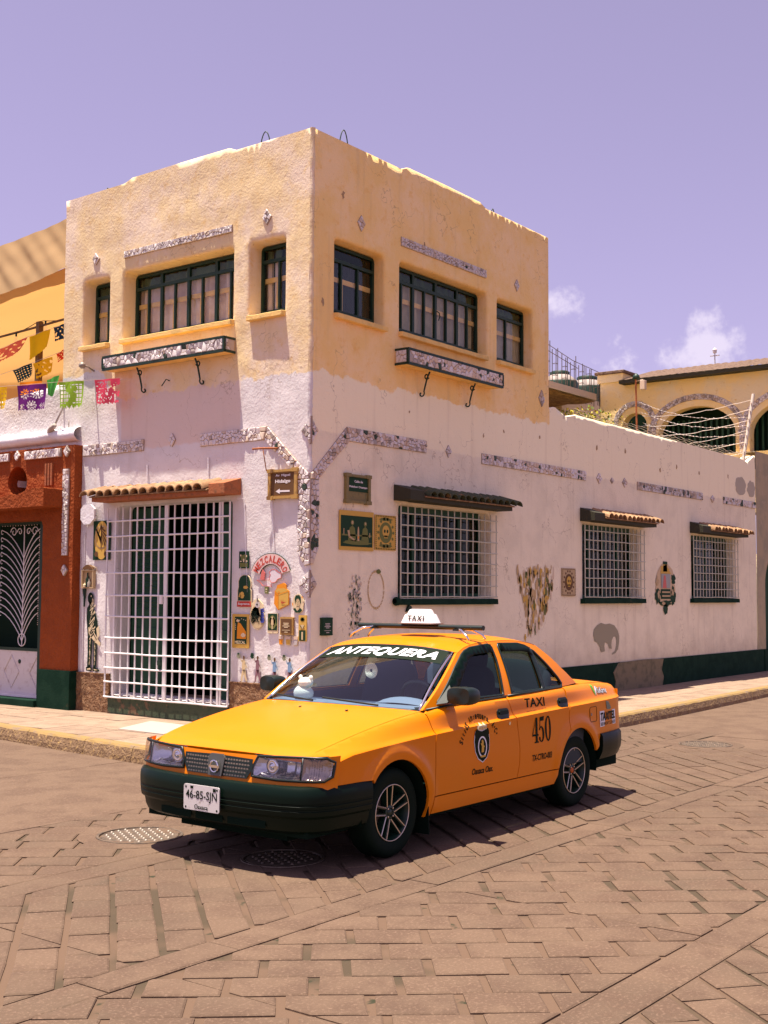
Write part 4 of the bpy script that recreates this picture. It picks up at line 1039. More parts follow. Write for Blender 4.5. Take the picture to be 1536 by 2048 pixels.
# --- hood, trunk
def crown(u, s, c): return c*(1-abs(s)**2.2)
def hood(i, j):
    s = 2*j-1; u0 = 0.085+0.055*s*s; u1 = 1.14+0.12*s*s; u = u0+(u1-u0)*i
    S = SH(u)-0.004
    dip = 0.020*max(0, 1-i*12)**2
    return P(u, s*S, TOP(u)+crown(u, s, 0.030+0.002*i)-dip)
b = MB(); b.grid(hood, 28, 26)
b.grid(lambda i, j: (lambda p, q: (p[0]+0.008*i, p[1], p[2]-0.022*i))(hood(0, j), 0), 1, 26); b.grid(lambda i, j: (lambda p: (p[0], p[1]*(1-0.01*i), p[2]-0.02*i))(hood(j, 1)), 1, 28); b.grid(lambda i, j: (lambda p: (p[0], p[1]*(1-0.01*i), p[2]-0.02*i))(hood(j, 0)), 1, 28)
hd = b.build('hood', M['yellow'], TX, smooth=True, merge=True, angle=42)
for v in (0.30, -0.12):
    b = MB(); b.lathe([(0, 0.009), (0.007, 0.008), (0.012, 0.0), (0.0, -0.002)], P(0.98, v, TOP(0.98)+0.030), 'z', 10); b.build('washer_nozzle', M['trim'], hd, smooth=True)
def trunk(i, j):
    s = 2*j-1; u0 = 3.56-0.05*s*s; u = u0+(4.235-u0)*i; return P(u, s*(SH(u)-0.004), TOP(u)+crown(u, s, 0.022))
b = MB(); b.grid(trunk, 14, 16); b.build('trunk_lid', M['yellow'], TX, smooth=True)
b = MB(); b.grid(lambda i, j: P(4.235+0.02*(1-(2*j-1)**2)+0.01*i, (2*j-1)*0.70, 0.88-0.36*i), 4, 14); b.build('rear_panel', M['yellow'], TX, smooth=True)
for sg in (1, -1):
    b = MB(); b.prism([(0.36, 0.62), (0.69, 0.62), (0.69, 0.80), (0.36, 0.80)], lambda v, w, d: P(4.245+d, sg*v, w), 0.0, 0.018); b.build('tail_light', mat('red_tail_lens', (0.45, 0.02, 0.01), 0.2), TX)
# --- roof, glasshouse
RAILW = lambda u: cr([1.86, 2.0, 2.2, 2.5, 2.75, 2.95, 3.02], [1.268, 1.309, 1.334, 1.342, 1.333, 1.308, 1.290], u)
def roof(i, j):
    s = 2*j-1; u0 = 1.835+0.035*s*s; u1 = 3.045-0.04*s*s; u = u0+(u1-u0)*i
    w = RAILW(u); return P(u, s*(vg(u, w)+0.002), w+0.040*(1-abs(s)**2.6))
b = MB(); b.grid(roof, 22, 24); b.build('roof', M['yellow'], TX, smooth=True)
cantA = lambda w: cr([0.905, 1.1, 1.268], [1.262, 1.580, 1.862], w)
cantC = lambda w: cr([0.965, 1.1, 1.2, 1.296], [3.52, 3.30, 3.165, 3.01], w)
FWN = [(1.435, 0.948), (1.60, 1.058), (1.76, 1.168), (1.905, 1.254), (1.96, 1.278), (2.05, 1.299), (2.31, 1.317), (2.345, 1.295), (2.335, 1.20), (2.275, 0.950)]
RWN = [(2.40, 0.952), (2.425, 1.20), (2.44, 1.300), (2.46, 1.318), (2.74, 1.311), (2.84, 1.292), (2.872, 1.270), (2.872, 0.958)]
QWN = [(2.905, 0.960), (2.905, 1.262), (2.94, 1.245), (3.06, 1.140), (3.17, 1.032), (3.205, 0.985), (3.19, 0.962)]
frame = [(cantA(w), w) for w in (0.906, 1.0, 1.1, 1.2, 1.268)] + [(u, RAILW(u)) for u in (1.95, 2.1, 2.3, 2.5, 2.7, 2.85, 2.96)] + [(cantC(w), w) for w in (1.290, 1.2, 1.1, 1.0, 0.968)] + [(3.2, 0.957), (2.6, 0.943), (2.0, 0.930), (1.5, 0.918)]
panel('cab_side', frame, vg, TX, M['yellow'], holes=(FWN, RWN, QWN), step=0.04, lip=0.02)
def seal(poly, rad, off=0.004, closed=True):
    p = resample(poly, 0.03); p = p+[p[0], p[1]]
    return p
for sg in (1, -1):
    for nm, poly, par in (('front_window', FWN, DF), ('rear_window', RWN, DRr), ('quarter_window', QWN, DRr)):
        pts, fs = fill(resample(poly, 0.05), (), 0.08)
        b = MB(); b.add([P(u, sg*(vg(u, w)-0.008), w) for u, w in pts], fs)
        o = b.build(nm, M['tinted'], par[sg], smooth=True)
        b = MB(); p = seal(poly, 0.008); b.tube([P(u, sg*(vg(u, w)+0.001), w) for u, w in p], 0.010, 6, caps=False); b.build('window_seal', M['trim'], o, smooth=True)
    # smoked rain visors
    for poly, par in (([(1.445, 0.960), (1.60, 1.063), (1.76, 1.172), (1.90, 1.258), (1.96, 1.283), (2.05, 1.304), (2.31, 1.321), (2.335, 1.318), (2.325, 1.262), (2.06, 1.252), (1.96, 1.225), (1.86, 1.15), (1.62, 0.965)], DF),
                      ([(2.445, 1.300), (2.46, 1.321), (2.74, 1.314), (2.84, 1.296), (2.88, 1.28), (2.885, 1.22), (2.82, 1.243), (2.72, 1.256), (2.44, 1.262)], DRr)):
        pts, fs = fill(resample(poly, 0.03), (), 0.05)
        b = MB(); b.add([P(u, sg*(vg(u, w)+0.014), w) for u, w in pts], fs); b.build('rain_visor', M['visor'], par[sg], smooth=True, solid=0.003)
    b = MB(); b.box(*sorted((2.868, 2.90)), *sorted((-sg*(vg(2.88, 0.955)-0.012), -sg*(vg(2.88, 0.955)+0.004))), 0.955, 0.965)
    b.tube([P(2.888, sg*(vg(2.888, w)), w) for w in (0.955, 1.1, 1.20, 1.275)], 0.013, 6); b.build('window_divider', M['trim'], DRr[sg])
    b = MB(); b.tube([P(u, sg*(SH(u)+0.004), TOP(u)+0.004) for u in (1.30, 1.6, 2.0, 2.28)], 0.008, 6); b.build('belt_trim', M['trim'], DF[sg], smooth=True)
    b = MB(); b.tube([P(u, sg*(SH(u)+0.004), TOP(u)+0.004) for u in (2.30, 2.6, 2.9, 3.14)], 0.008, 6); b.build('belt_trim', M['trim'], DRr[sg], smooth=True)
    # small silver stickers at the top of the B pillar
WSB = lambda s: (1.145+0.125*s*s, 0.700*s, 0.914-0.012*s*s)
WST = lambda s: (1.830+0.034*s*s, 0.568*s, RAILW(1.868)+0.038*(1-abs(s)**2.6))
def ws(i, j):
    s = 2*j-1; a, c = WSB(s), WST(s); bl = 0.022*math.sin(math.pi*i)
    return P(a[0]+(c[0]-a[0])*i-bl*0.5, a[1]+(c[1]-a[1])*i, a[2]+(c[2]-a[2])*i+bl*0.8)
b = MB(); b.grid(lambda i, j: ws(0.01+i*0.985, 0.015+j*0.97), 14, 20); wsh = b.build('windshield', M['windshield'], TX, smooth=True)
b = MB(); b.tube([ws(0.0, j/20) for j in range(21)], 0.010, 6); b.tube([ws(1.0, j/20) for j in range(21)], 0.008, 6)
b.build('windshield_seal', M['trim'], wsh, smooth=True)
for j in (0.0, 1.0): b = MB(); b.tube([ws(i/12, j) for i in range(13)], 0.010, 6); b.build('windshield_moulding', M['chrome'], wsh, smooth=True)
def lift(p, k=0.005): return (p[0]-k*0.75, p[1], p[2]+k*0.75)
b = MB(); b.grid(lambda i, j: lift(ws(0.755+i*0.235, 0.02+j*0.96), 0.003), 4, 24); b.build('sun_strip', M['decal'], wsh, smooth=True)
tv, tf = fit_text('ANTEQUERA', 0.90, 0.175, 0.036, 0.30, 1.08)
b = MB(); b.add([lift(ws(0.865+y*0.98, 0.5+x*0.96), 0.0065) for x, y in tv], tf); b.build('lettering', M['decal_w'], wsh)
for v0, v1, u0 in ((0.15, 0.62, 1.165), (-0.42, 0.08, 1.14)):       # wipers
    b = MB(); pa, pb = ws(0.02, 0.5+v0/1.42), ws(0.055, 0.5+v1/1.42)
    b.tube([lift(ws(0.015+0.05*k/6, 0.5-(v0+(v1-v0)*k/6)/1.42), 0.018) for k in range(7)], 0.007, 6); b.build('wiper', M['trim'], TX)
b = MB(); b.grid(lambda i, j: (lambda p: (p[0]+0.02-0.10*(1-i), p[1], p[2]-0.018*(1-i)-0.004))(ws(0.0, j)), 2, 16); b.build('cowl', M['trim'], TX, smooth=True)
def rg(i, j):
    s = 2*j-1; a = (3.60-0.07*s*s, 0.66*s, 0.972); c = (3.05-0.035*s*s, 0.55*s, 1.296+0.038*(1-abs(s)**2.6)); bl = 0.02*math.sin(math.pi*i)
    return P(a[0]+(c[0]-a[0])*i+bl*0.5, a[1]+(c[1]-a[1])*i, a[2]+(c[2]-a[2])*i+bl)
b = MB(); b.grid(lambda i, j: rg(0.02+0.96*i, 0.03+0.94*j), 10, 14); b.build('rear_windshield', M['tinted'], TX, smooth=True)
# --- nose: fascia, lamps, grille
UN = lambda v: cr([0, 0.3, 0.5, 0.65, 0.75, 0.80, 0.825], [0.045, 0.052, 0.068, 0.094, 0.130, 0.178, 0.262], abs(v))
def nose(v, w, out=0.0):
    lean = (w-0.52)*0.16
    e = 0.02; du = (UN(v+e)-UN(v-e))/(2*e); n = math.hypot(1, du)
    return P(UN(v)+lean-out/n, v+out*du/n, w)
def nose_sheet(name, poly, out, mt, parent, step=0.03, thick=None, sg=1):
    pts, fs = fill(resample(poly, 0.02), (), step)
    b = MB(); b.add([nose(sg*v, w, out) for v, w in pts], fs)
    if thick:
        ring = resample(poly, 0.02); k = len(ring)
        b.add([nose(sg*v, w, out) for v, w in ring]+[nose(sg*v, w, out-thick) for v, w in ring], [(i, (i+1) % k, k+(i+1) % k, k+i) for i in range(k)])
    return b.build(name, mt, parent, smooth=True, merge=True, angle=40)
HL = [(0.322, 0.580), (0.312, 0.60), (0.330, 0.66), (0.352, 0.682), (0.50, 0.690), (0.66, 0.699), (0.66, 0.572), (0.50, 0.570), (0.345, 0.572)]
TL = [(0.668, 0.572), (0.668, 0.697), (0.75, 0.699), (0.790, 0.694), (0.806, 0.668), (0.804, 0.604), (0.786, 0.578), (0.74, 0.573)]
for sg in (1, -1):
    hl = part('headlight', TX)
    LH0 = resample([(0.305, 0.568), (0.304, 0.62), (0.338, 0.690), (0.5, 0.698), (0.66, 0.703), (0.79, 0.703), (0.813, 0.676), (0.811, 0.592), (0.788, 0.566), (0.5, 0.560)], 0.02)
    b = MB(); b.tube([nose(sg*v, w, 0.008) for v, w in LH0+LH0[:2]], 0.0085, 6, caps=False); b.tube([nose(sg*0.664, w, 0.010) for w in (0.565, 0.63, 0.70)], 0.006, 6); b.build('housing', M['trim'], hl, smooth=True)
    for nm, x0, x1, dp in (('reflector', 0.305, 0.664, 0.075), ('turn_reflector', 0.664, 0.812, 0.035)):
        b = MB()
        def bowl(i, j):
            v = x0+(x1-x0)*i; w = 0.560+0.142*j; f = max(0.0, 1-abs(2*i-1)**4)*max(0.0, 1-abs(2*j-1)**3)
            fac = 0.006*(int(i*9) % 2)
            return nose(sg*v, w, -0.004-dp*f+fac*f)
        b.grid(bowl, 36, 16); b.build(nm, M['reflector'], hl, smooth=True, recalc=False, angle=40)
    b = MB(); c = nose(sg*0.425, 0.632, -0.035)
    b.lathe([(0.048, 0.0), (0.044, -0.010), (0.030, -0.006), (0.018, -0.004), (0.016, -0.016), (0.0, -0.018)], c, 'x', 20); b.build('bulb_shield', M['chrome'], hl, smooth=True)
    nose_sheet('lens', HL, 0.020, M['lens'], hl, thick=0.015, sg=sg)
    nose_sheet('turn_signal', TL, 0.018, M['turn'], hl, thick=0.014, sg=sg)
LH = [(0.305, 0.568), (0.304, 0.62), (0.338, 0.690), (0.5, 0.698), (0.66, 0.703), (0.79, 0.703), (0.813, 0.676), (0.811, 0.592), (0.788, 0.566), (0.5, 0.560)]
fo = [(-0.823, 0.512), (0.823, 0.512), (0.823, 0.712)]+[(0.823-1.646*k/30, 0.712-0.022*(1-abs(1-k/15)**2)) for k in range(1, 30)]+[(-0.823, 0.712)]
pts, fs = fill(resample(fo, 0.02), [resample(LH, 0.02), resample([(-v, w) for v, w in LH], 0.02)], 0.03)
b = MB(); b.add([nose(v, w) for v, w in pts], fs); b.build('front_panel', M['yellow'], TX, smooth=True)
gr = part('grille', TX)
nose_sheet('grille_back', [(-0.262, 0.548), (-0.295, 0.60), (-0.300, 0.668), (0, 0.676), (0.300, 0.668), (0.295, 0.60), (0.262, 0.548)], 0.008, M['trim'], gr)
b = MB()
for i in range(5):
    for j in range(9):
        for sg in (1, -1):
            v = sg*(0.078+0.0235*j+0.004*(i % 2)); w = 0.560+0.0235*i
            if abs(v) > 0.25+0.05*(w-0.55)/0.11: continue
            b.add([nose(v-0.0085, w-0.0065, 0.011), nose(v+0.0075, w-0.0045, 0.011), nose(v+0.0085, w+0.0060, 0.017), nose(v-0.0075, w+0.0040, 0.017)], [(0,1,2,3)])
stuff(b.build('grille_slots', mat('silver_slots', (0.62, 0.56, 0.48), 0.4, metal=0.3), gr))
nose_sheet('badge_plate', [(-0.058, 0.546), (-0.072, 0.66), (-0.05, 0.680), (0.05, 0.680), (0.072, 0.66), (0.058, 0.546)], 0.020, mat('grey_badge', (0.10, 0.10, 0.09), 0.3, metal=0.4), gr, thick=0.012)
b = MB(); c = nose(0, 0.602, 0.030); b.tube([(c[0], c[1]+0.034*math.cos(2*math.pi*k/24), c[2]+0.036*math.sin(2*math.pi*k/24)) for k in range(25)], 0.0065, 6); b.box(c[0]-0.004, c[0]+0.006, c[1]-0.044, c[1]+0.044, c[2]-0.008, c[2]+0.008); b.build('emblem', M['chrome'], gr, smooth=True, angle=40)
# --- bumpers
def bumper(name, plan, prof, fr, rear=False):
    b = MB(); pts = [Vector(p) for p in plan]; n = len(pts); rows = []
    for i, p in enumerate(pts):
        t = (pts[min(i+1, n-1)]-pts[max(i-1, 0)]).normalized(); nr = Vector((-t.y, t.x))
        if (nr.x > 0) != rear and abs(nr.x) > 0.02: nr = -nr
        if abs(nr.x) <= 0.02: nr = Vector((0, 1 if p.y > 0 else -1))
        if (p.y*nr.y) < 0 and abs(p.y) > 0.3: nr = -nr
        rows.append([P(p.x+nr.x*o, p.y+nr.y*o, w) for o, w in prof])
    k = len(prof)
    for i in range(n-1):
        for j in range(k-1): b.add([rows[i][j], rows[i+1][j], rows[i+1][j+1], rows[i][j+1]], [(0,1,2,3)])
    b.add(rows[0], [tuple(range(k))]); b.add(rows[-1], [tuple(range(k))])
    return b.build(name, M['blackplast'], TX, smooth=True, merge=True, angle=34)
half = [(-0.045, 0.0), (-0.043, 0.15), (-0.038, 0.3), (-0.020, 0.46), (0.004, 0.59), (0.045, 0.700), (0.110, 0.776), (0.23, 0.826), (0.42, 0.842), (0.575, 0.846)]
plan = [(u, -v) for u, v in half[::-1]]+half[1:]
bf = bumper('front_bumper', plan, [(-0.09, 0.528), (-0.045, 0.537), (-0.012, 0.530), (0.0, 0.510), (0.004, 0.470), (0.003, 0.436), (-0.003, 0.432), (-0.003, 0.424), (0.003, 0.420), (0.001, 0.404), (-0.005, 0.400), (-0.005, 0.392), (0.0, 0.388), (-0.006, 0.360), (-0.028, 0.342), (-0.036, 0.30), (-0.052, 0.265), (-0.085, 0.246), (-0.15, 0.238)], True)
for v0, v1 in ((0.16, 0.46), (-0.46, -0.16), (-0.12, 0.12)):
    b = MB(); pr = lambda v, w, o: P(cr([0, 0.15, 0.3, 0.46, 0.6], [-0.045, -0.043, -0.038, -0.02, 0.015], abs(v))+0.047-o, v, w)
    b.grid(lambda i, j: pr(v0+(v1-v0)*j, 0.272+0.055*i, 0.012+0.004*math.sin(math.pi*i)), 3, 8); b.build('air_intake', M['under'], bf, smooth=True)
halfr = [(4.315, 0.0), (4.312, 0.3), (4.290, 0.55), (4.245, 0.69), (4.16, 0.765), (4.0, 0.806), (3.85, 0.820), (3.70, 0.828)]
bumper('rear_bumper', [(u, -v) for u, v in halfr[::-1]]+halfr[1:], [(-0.06, 0.548), (-0.01, 0.545), (0.004, 0.525), (0.006, 0.45), (0.0, 0.40), (-0.03, 0.335), (-0.09, 0.318)], False, True)
# licence plate
pl = part('licence_plate', TX)
pf = lambda v, w, d: P(-0.062-d, v, w)
b = MB(); b.prism(rrect(-0.17, 0.145, 0.335, 0.493, 0.014, 0.014, 3), pf, 0.0, 0.006); b.build('plate', mat('plate_white', (0.66, 0.62, 0.60), 0.5, var=[(40, (0.45, 0.40, 0.38), 0.55, 0.7)]), pl)
def flat_text(name, txt, mp, cx, cy, w, h, d, mt, parent, bold=0.0, shear=0.0, spacing=1.0, flip=1):
    tv, tf = fit_text(txt, w, h, bold, shear, spacing)
    b = MB(); b.add([mp(cx+flip*x, cy+y, d) for x, y in tv], tf); return b.build(name, mt, parent)
flat_text('lettering', '46-85-SJN', pf, -0.012, 0.425, 0.275, 0.068, 0.0075, M['decal'], pl, 0.012, 0, 1.0, 1)
flat_text('lettering', 'Oaxaca', pf, -0.012, 0.359, 0.12, 0.028, 0.0075, M['decal'], pl, 0.02, 0, 1.0, 1)
for v, w in ((-0.15, 0.475), (0.125, 0.475), (-0.15, 0.35), (0.125, 0.35)):
    b = MB(); b.lathe([(0.0, -0.070), (0.007, -0.069), (0.008, -0.066)], (0, -v, w), 'x', 8); b.build('bolt', M['decal'], pl)
b = MB(); b.prism(quad(0.09, 0.115, 0.462, 0.483), pf, 0.006, 0.0075); b.prism(quad(-0.11, -0.085, 0.468, 0.484), pf, 0.006, 0.0075); b.build('registration_mark', M['decal'], pl)
# --- wheels
def wheel(u, sg, red):
    w = part('wheel', TX, P(u, sg*0.7025, WR)); o = -sg
    prof = [(0.183, 0.078), (0.20, 0.086), (0.235, 0.090), (0.262, 0.086), (0.278, 0.074), (0.2865, 0.058), (0.2875, 0.0), (0.2865, -0.058), (0.278, -0.074), (0.25, -0.088), (0.19, -0.08)]
    b = MB(); b.lathe([(r, o*h) for r, h in prof], (0, 0, 0), 'y', 48); ty = b.build('tyre', M['rubber'], w, smooth=True, angle=50)
    rim = part('rim', w)
    b = MB(); b.lathe([(0.184, o*0.080), (0.178, o*0.083), (0.172, o*0.076), (0.170, o*0.02), (0.16, o*0.0), (0.05, -o*0.005), (0.0, -o*0.005)], (0, 0, 0), 'y', 40); b.build('rim_barrel', M['rimblack'], rim, smooth=True, angle=40)
    b = MB(); b.tube([(0.1785*math.cos(2*math.pi*k/48), o*0.0825, 0.1785*math.sin(2*math.pi*k/48)) for k in range(49)], 0.0035, 6, caps=False); b.build('rim_lip', M['alloy'], rim, smooth=True)
    off = random.uniform(0, 1)
    for k in range(5):
        a = math.pi/2+2*math.pi*k/5+0.12
        ca, sa = math.cos(a), math.sin(a)
        for q in (1, -1):
            b = MB()
            def S(r, t, h): return (r*ca-t*sa, o*h, r*sa+t*ca)
            t0, t1 = q*0.006, q*0.026; wd = 0.0085
            b.add([S(0.036, q*0.020-wd, 0.058), S(0.036, q*0.020+wd, 0.058), S(0.172, q*0.030+wd, 0.074), S(0.172, q*0.030-wd, 0.074), S(0.036, q*0.020-wd*1.3, 0.02), S(0.036, q*0.020+wd*1.3, 0.02), S(0.172, q*0.030+wd*1.3, 0.03), S(0.172, q*0.030-wd*1.3, 0.03)],
                  [(0,1,2,3), (4,7,6,5), (0,4,5,1), (1,5,6,2), (2,6,7,3), (3,7,4,0)])
            b.build('spoke', M['rimblack'], rim)
            b = MB(); b.tube([S(0.040, q*0.022, 0.0605), S(0.10, q*0.0265, 0.068), S(0.170, q*0.0315, 0.0765)], 0.0042, 5); b.build('spoke_edge', M['alloy'], rim)
    b = MB(); b.lathe([(0.046, o*0.045), (0.044, o*0.060), (0.03, o*0.064), (0.028, o*0.058), (0.0, o*0.060)], (0, 0, 0), 'y', 24); b.build('hub', M['rimblack'], rim, smooth=True, angle=40)
    b = MB(); b.lathe([(0.024, o*0.061), (0.020, o*0.068), (0.0, o*0.069)], (0, 0, 0), 'y', 16); b.build('hub_cap', mat('orange_hub', (0.5, 0.10, 0.01), 0.5) if red else M['rimblack'], rim, smooth=True)
    for k in range(4):
        a = math.pi/4+math.pi/2*k; b = MB(); b.lathe([(0.006, o*0.058), (0.006, o*0.070), (0.0, o*0.071)], (0.036*math.cos(a), 0, 0.036*math.sin(a)), 'y', 6); b.build('lug_nut', M['alloy'], rim)
    b = MB(); b.lathe([(0.125, o*0.0), (0.125, o*0.012), (0.06, o*0.014)], (0, 0, 0), 'y', 24); b.build('brake_disc', M['iron'], rim)
for u in (AX_F, AX_R):
    for sg in (1, -1): wheel(u, sg, u == AX_R and sg == 1)
for sg in (1, -1):
    for ax in (AX_F, AX_R):       # dark wheel wells
        b = MB(); n = 18
        b.grid(lambda i, j: P(ax+0.345*math.cos(math.pi*(1.08*i-0.04)), sg*(0.805-0.33*j), 0.292+0.345*math.sin(math.pi*(1.08*i-0.04))), n, 1)
        b.add([P(ax, sg*0.475, 0.292)]+[P(ax+0.345*math.cos(math.pi*(1.08*i/n-0.04)), sg*0.475, 0.292+0.345*math.sin(math.pi*(1.08*i/n-0.04))) for i in range(n+1)], [(0, i+1, i+2) for i in range(n)])
        b.build('wheel_well', M['under'], TX, smooth=True, angle=40)
    b = MB(); b.add([P(1.205, sg*0.60, 0.10), P(1.215, sg*0.825, 0.10), P(1.20, sg*0.825, 0.40), P(1.19, sg*0.60, 0.40)], [(0,1,2,3)]); b.build('mud_flap', M['rubber'], TX, solid=0.008)
b = MB(); b.box(0.2, 4.18, -0.47, 0.47, 0.17, 0.32); b.box(1.22, 2.93, -0.77, 0.77, 0.20, 0.33); b.box(0.12, 0.5, -0.70, 0.70, 0.22, 0.52); b.box(3.68, 4.2, -0.7, 0.7, 0.24, 0.54); b.box(1.18, 1.24, -0.70, 0.70, 0.3, 0.88); b.box(0.25, 1.2, -0.46, 0.46, 0.30, 0.62); b.box(3.5, 4.15, -0.46, 0.46, 0.3, 0.6); b.box(3.48, 3.52, -0.66, 0.66, 0.3, 0.94)
b.build('underbody', M['under'], TX)
# --- cabin
itr = part('cabin', TX)
for sg in (1, -1):
    b = MB(); b.grid(lambda i, j: P(1.26+2.2*i, sg*(v_side(min(3.4, 1.26+2.2*i), 0.34+0.57*j)-0.05), 0.34+0.585*j), 20, 6)
    b.build('door_trim', M['dash_d'], itr, smooth=True)
b = MB(); b.grid(lambda i, j: P(1.17+0.46*i+0.08*(1-(2*j-1)**2)*(-1)*(1-i)+0.07*(1-i), (2*j-1)*0.70, 0.900+0.02*math.sin(math.pi*i)-0.01*i), 6, 14); b.grid(lambda i, j: P(1.63+0.03*i, (2*j-1)*0.70, 0.905-0.35*i), 3, 6); b.build('dashboard', M['dash'], itr, smooth=True)
b = MB()
b.grid(lambda i, j: P(1.48+0.17*i, 0.14+0.45*j, 0.905+0.055*math.sin(math.pi*j)**0.5*math.sin(math.pi*min(1, i*0.8+0.1))), 6, 10); b.build('instrument_hood', M['dash'], itr, smooth=True)
b = MB(); C0 = Vector((1.80, -0.36, 0.90)); n_ = Vector((0.88, 0, 0.47)); ex = Vector((0, 1, 0)); ey = n_.cross(ex)
b.tube([C0+ex*0.185*math.cos(2*math.pi*k/28)+ey*0.185*math.sin(2*math.pi*k/28) for k in range(29)], 0.014, 8, caps=False)
for a in (0.1, math.pi-0.1, -math.pi/2): b.tube([C0, C0+ex*0.18*math.cos(a)+ey*0.18*math.sin(a)], 0.014, 6)
b.build('steering_wheel', M['trim'], itr, smooth=True)
def seat(name, u, v0, v1, head=True):
    s = part(name, itr); vc = (v0+v1)/2; hw = (v1-v0)/2
    def pad(uc, wc, lu, lw, tilt, hv, pw=2.6):
        b = MB(); vs = []; n = 20; m = 10; ct, st = math.cos(tilt), math.sin(tilt)
        def sp(a, e): return math.copysign(abs(math.cos(a))**e, math.cos(a)), math.copysign(abs(math.sin(a))**e, math.sin(a))
        def f(i, j):
            a = 2*math.pi*i; ph = -math.pi/2+math.pi*j; cx, sx = sp(a, 0.5); cy, sy = sp(ph, 0.5)
            x, y, z = lu*cx*cy, hv*sx*cy, lw*sy
            return P(uc+x*ct+z*st, vc+y, wc-x*st+z*ct)
        b.grid(f, 24, 12); return b
    pad(u-0.10, 0.56, 0.26, 0.085, 0.12, hw).build('cushion', M['seat'], s, smooth=True, merge=True)
    pad(u+0.22, 0.86, 0.085, 0.31, 0.30, hw).build('backrest', M['seat'], s, smooth=True, merge=True)
    if head: pad(u+0.335, 1.19, 0.05, 0.085, 0.25, 0.135).build('headrest', M['seat'], s, smooth=True, merge=True)
seat('front_seat', 2.10, 0.12, 0.60); seat('front_seat', 2.10, -0.60, -0.12); seat('rear_seat', 2.95, -0.62, 0.62, False)
b = MB(); b.grid(lambda i, j: (lambda p: (p[0], p[1]*0.97, p[2]-0.03))(roof(0.03+0.94*i, j)), 8, 10); b.build('headliner', M['dash_d'], itr, smooth=True)
b = MB(); b.tube([P(1.90, 0, 1.30), P(1.86, 0, 1.25)], 0.008, 6); b.box(1.84, 1.862, -0.11, 0.11, 1.195, 1.25); b.build('rear_view_mirror', M['trim'], itr, bevel=0.01)
# --- mirrors, handles, small things
for sg in (1, -1):
    mr = part('side_mirror', TX)
    b = MB(); vs = []
    for u, hv, hw, w in ((1.46, 0.02, 0.02, 1.0), (1.465, 0.085, 0.055, 1.0), (1.50, 0.098, 0.064, 0.998), (1.56, 0.098, 0.062, 0.997), (1.60, 0.088, 0.055, 0.996)):
        for k in range(16):
            a = 2*math.pi*k/16; cx = math.copysign(abs(math.cos(a))**0.6, math.cos(a)); sx = math.copysign(abs(math.sin(a))**0.6, math.sin(a))
            vs.append(P(u+0.01*cx, sg*(0.885+hv*cx), w+hw*sx))
    b.add(vs, [(i*16+k, i*16+(k+1) % 16, (i+1)*16+(k+1) % 16, (i+1)*16+k) for i in range(4) for k in range(16)]+[tuple(range(16))])
    b.build('housing', M['trim'], mr, smooth=True, angle=50)
    b = MB(); b.add([P(1.596, sg*(0.885+0.08*math.copysign(abs(math.cos(2*math.pi*k/16))**0.6, math.cos(2*math.pi*k/16))), 0.996+0.048*math.copysign(abs(math.sin(2*math.pi*k/16))**0.6, math.sin(2*math.pi*k/16))) for k in range(16)], [tuple(range(16))]); b.build('mirror_glass', M['chrome'], mr)
    b = MB(); b.add([P(1.40, sg*0.748, 0.94), P(1.56, sg*0.748, 0.945), P(1.60, sg*0.725, 1.06), P(1.46, sg*0.80, 0.95), P(1.53, sg*0.81, 0.955), P(1.53, sg*0.80, 1.0)], [(0,1,4,3), (1,2,5,4), (0,3,5,2), (3,4,5)]); b.build('mirror_arm', M['trim'], mr)
    for par, u0 in ((DF[sg], 2.085), (DRr[sg], 2.985)):
        h = part('door_handle', par); wv = 0.826 if u0 < 2.5 else 0.848
        mp = lambda u, w, d: P(u, sg*(v_side(u, w)+d), w)
        pts = rrect(u0, u0+0.165, wv-0.036, wv+0.036, 0.034, 0.034, 5)
        b = MB(); b.prism(pts, mp, -0.01, 0.004); b.build('escutcheon', M['trim'], h)
        b = MB(); b.prism(rrect(u0+0.02, u0+0.145, wv-0.004, wv+0.022, 0.012, 0.012, 4), mp, 0.004, 0.016); b.build('lever', M['blackplast'], h, bevel=0.003)
        if u0 < 2.5: b = MB(); b.prism([(u0+0.135+0.013*math.cos(k*math.pi/5), wv-0.075+0.013*math.sin(k*math.pi/5)) for k in range(10)], mp, 0.0, 0.005); b.build('keyhole', M['chrome'], h)
b = MB(); mp = lambda u, w, d: P(u, v_side(u, w)+d, w)
fl = rrect(3.50, 3.64, 0.655, 0.775, 0.02, 0.02, 4)
for p, q in zip(fl, fl[1:]+fl[:1]): b.tube([mp(p[0], p[1], 0.001), mp(q[0], q[1], 0.001)], 0.0022, 4, caps=False)
b.build('fuel_flap_gap', M['decal'], TX)
b = MB(); b.prism([(3.535+0.012*math.cos(k*math.pi/5), 0.715+0.012*math.sin(k*math.pi/5)) for k in range(10)], mp, 0.0, 0.004); b.build('fuel_lock', M['stud'], TX)
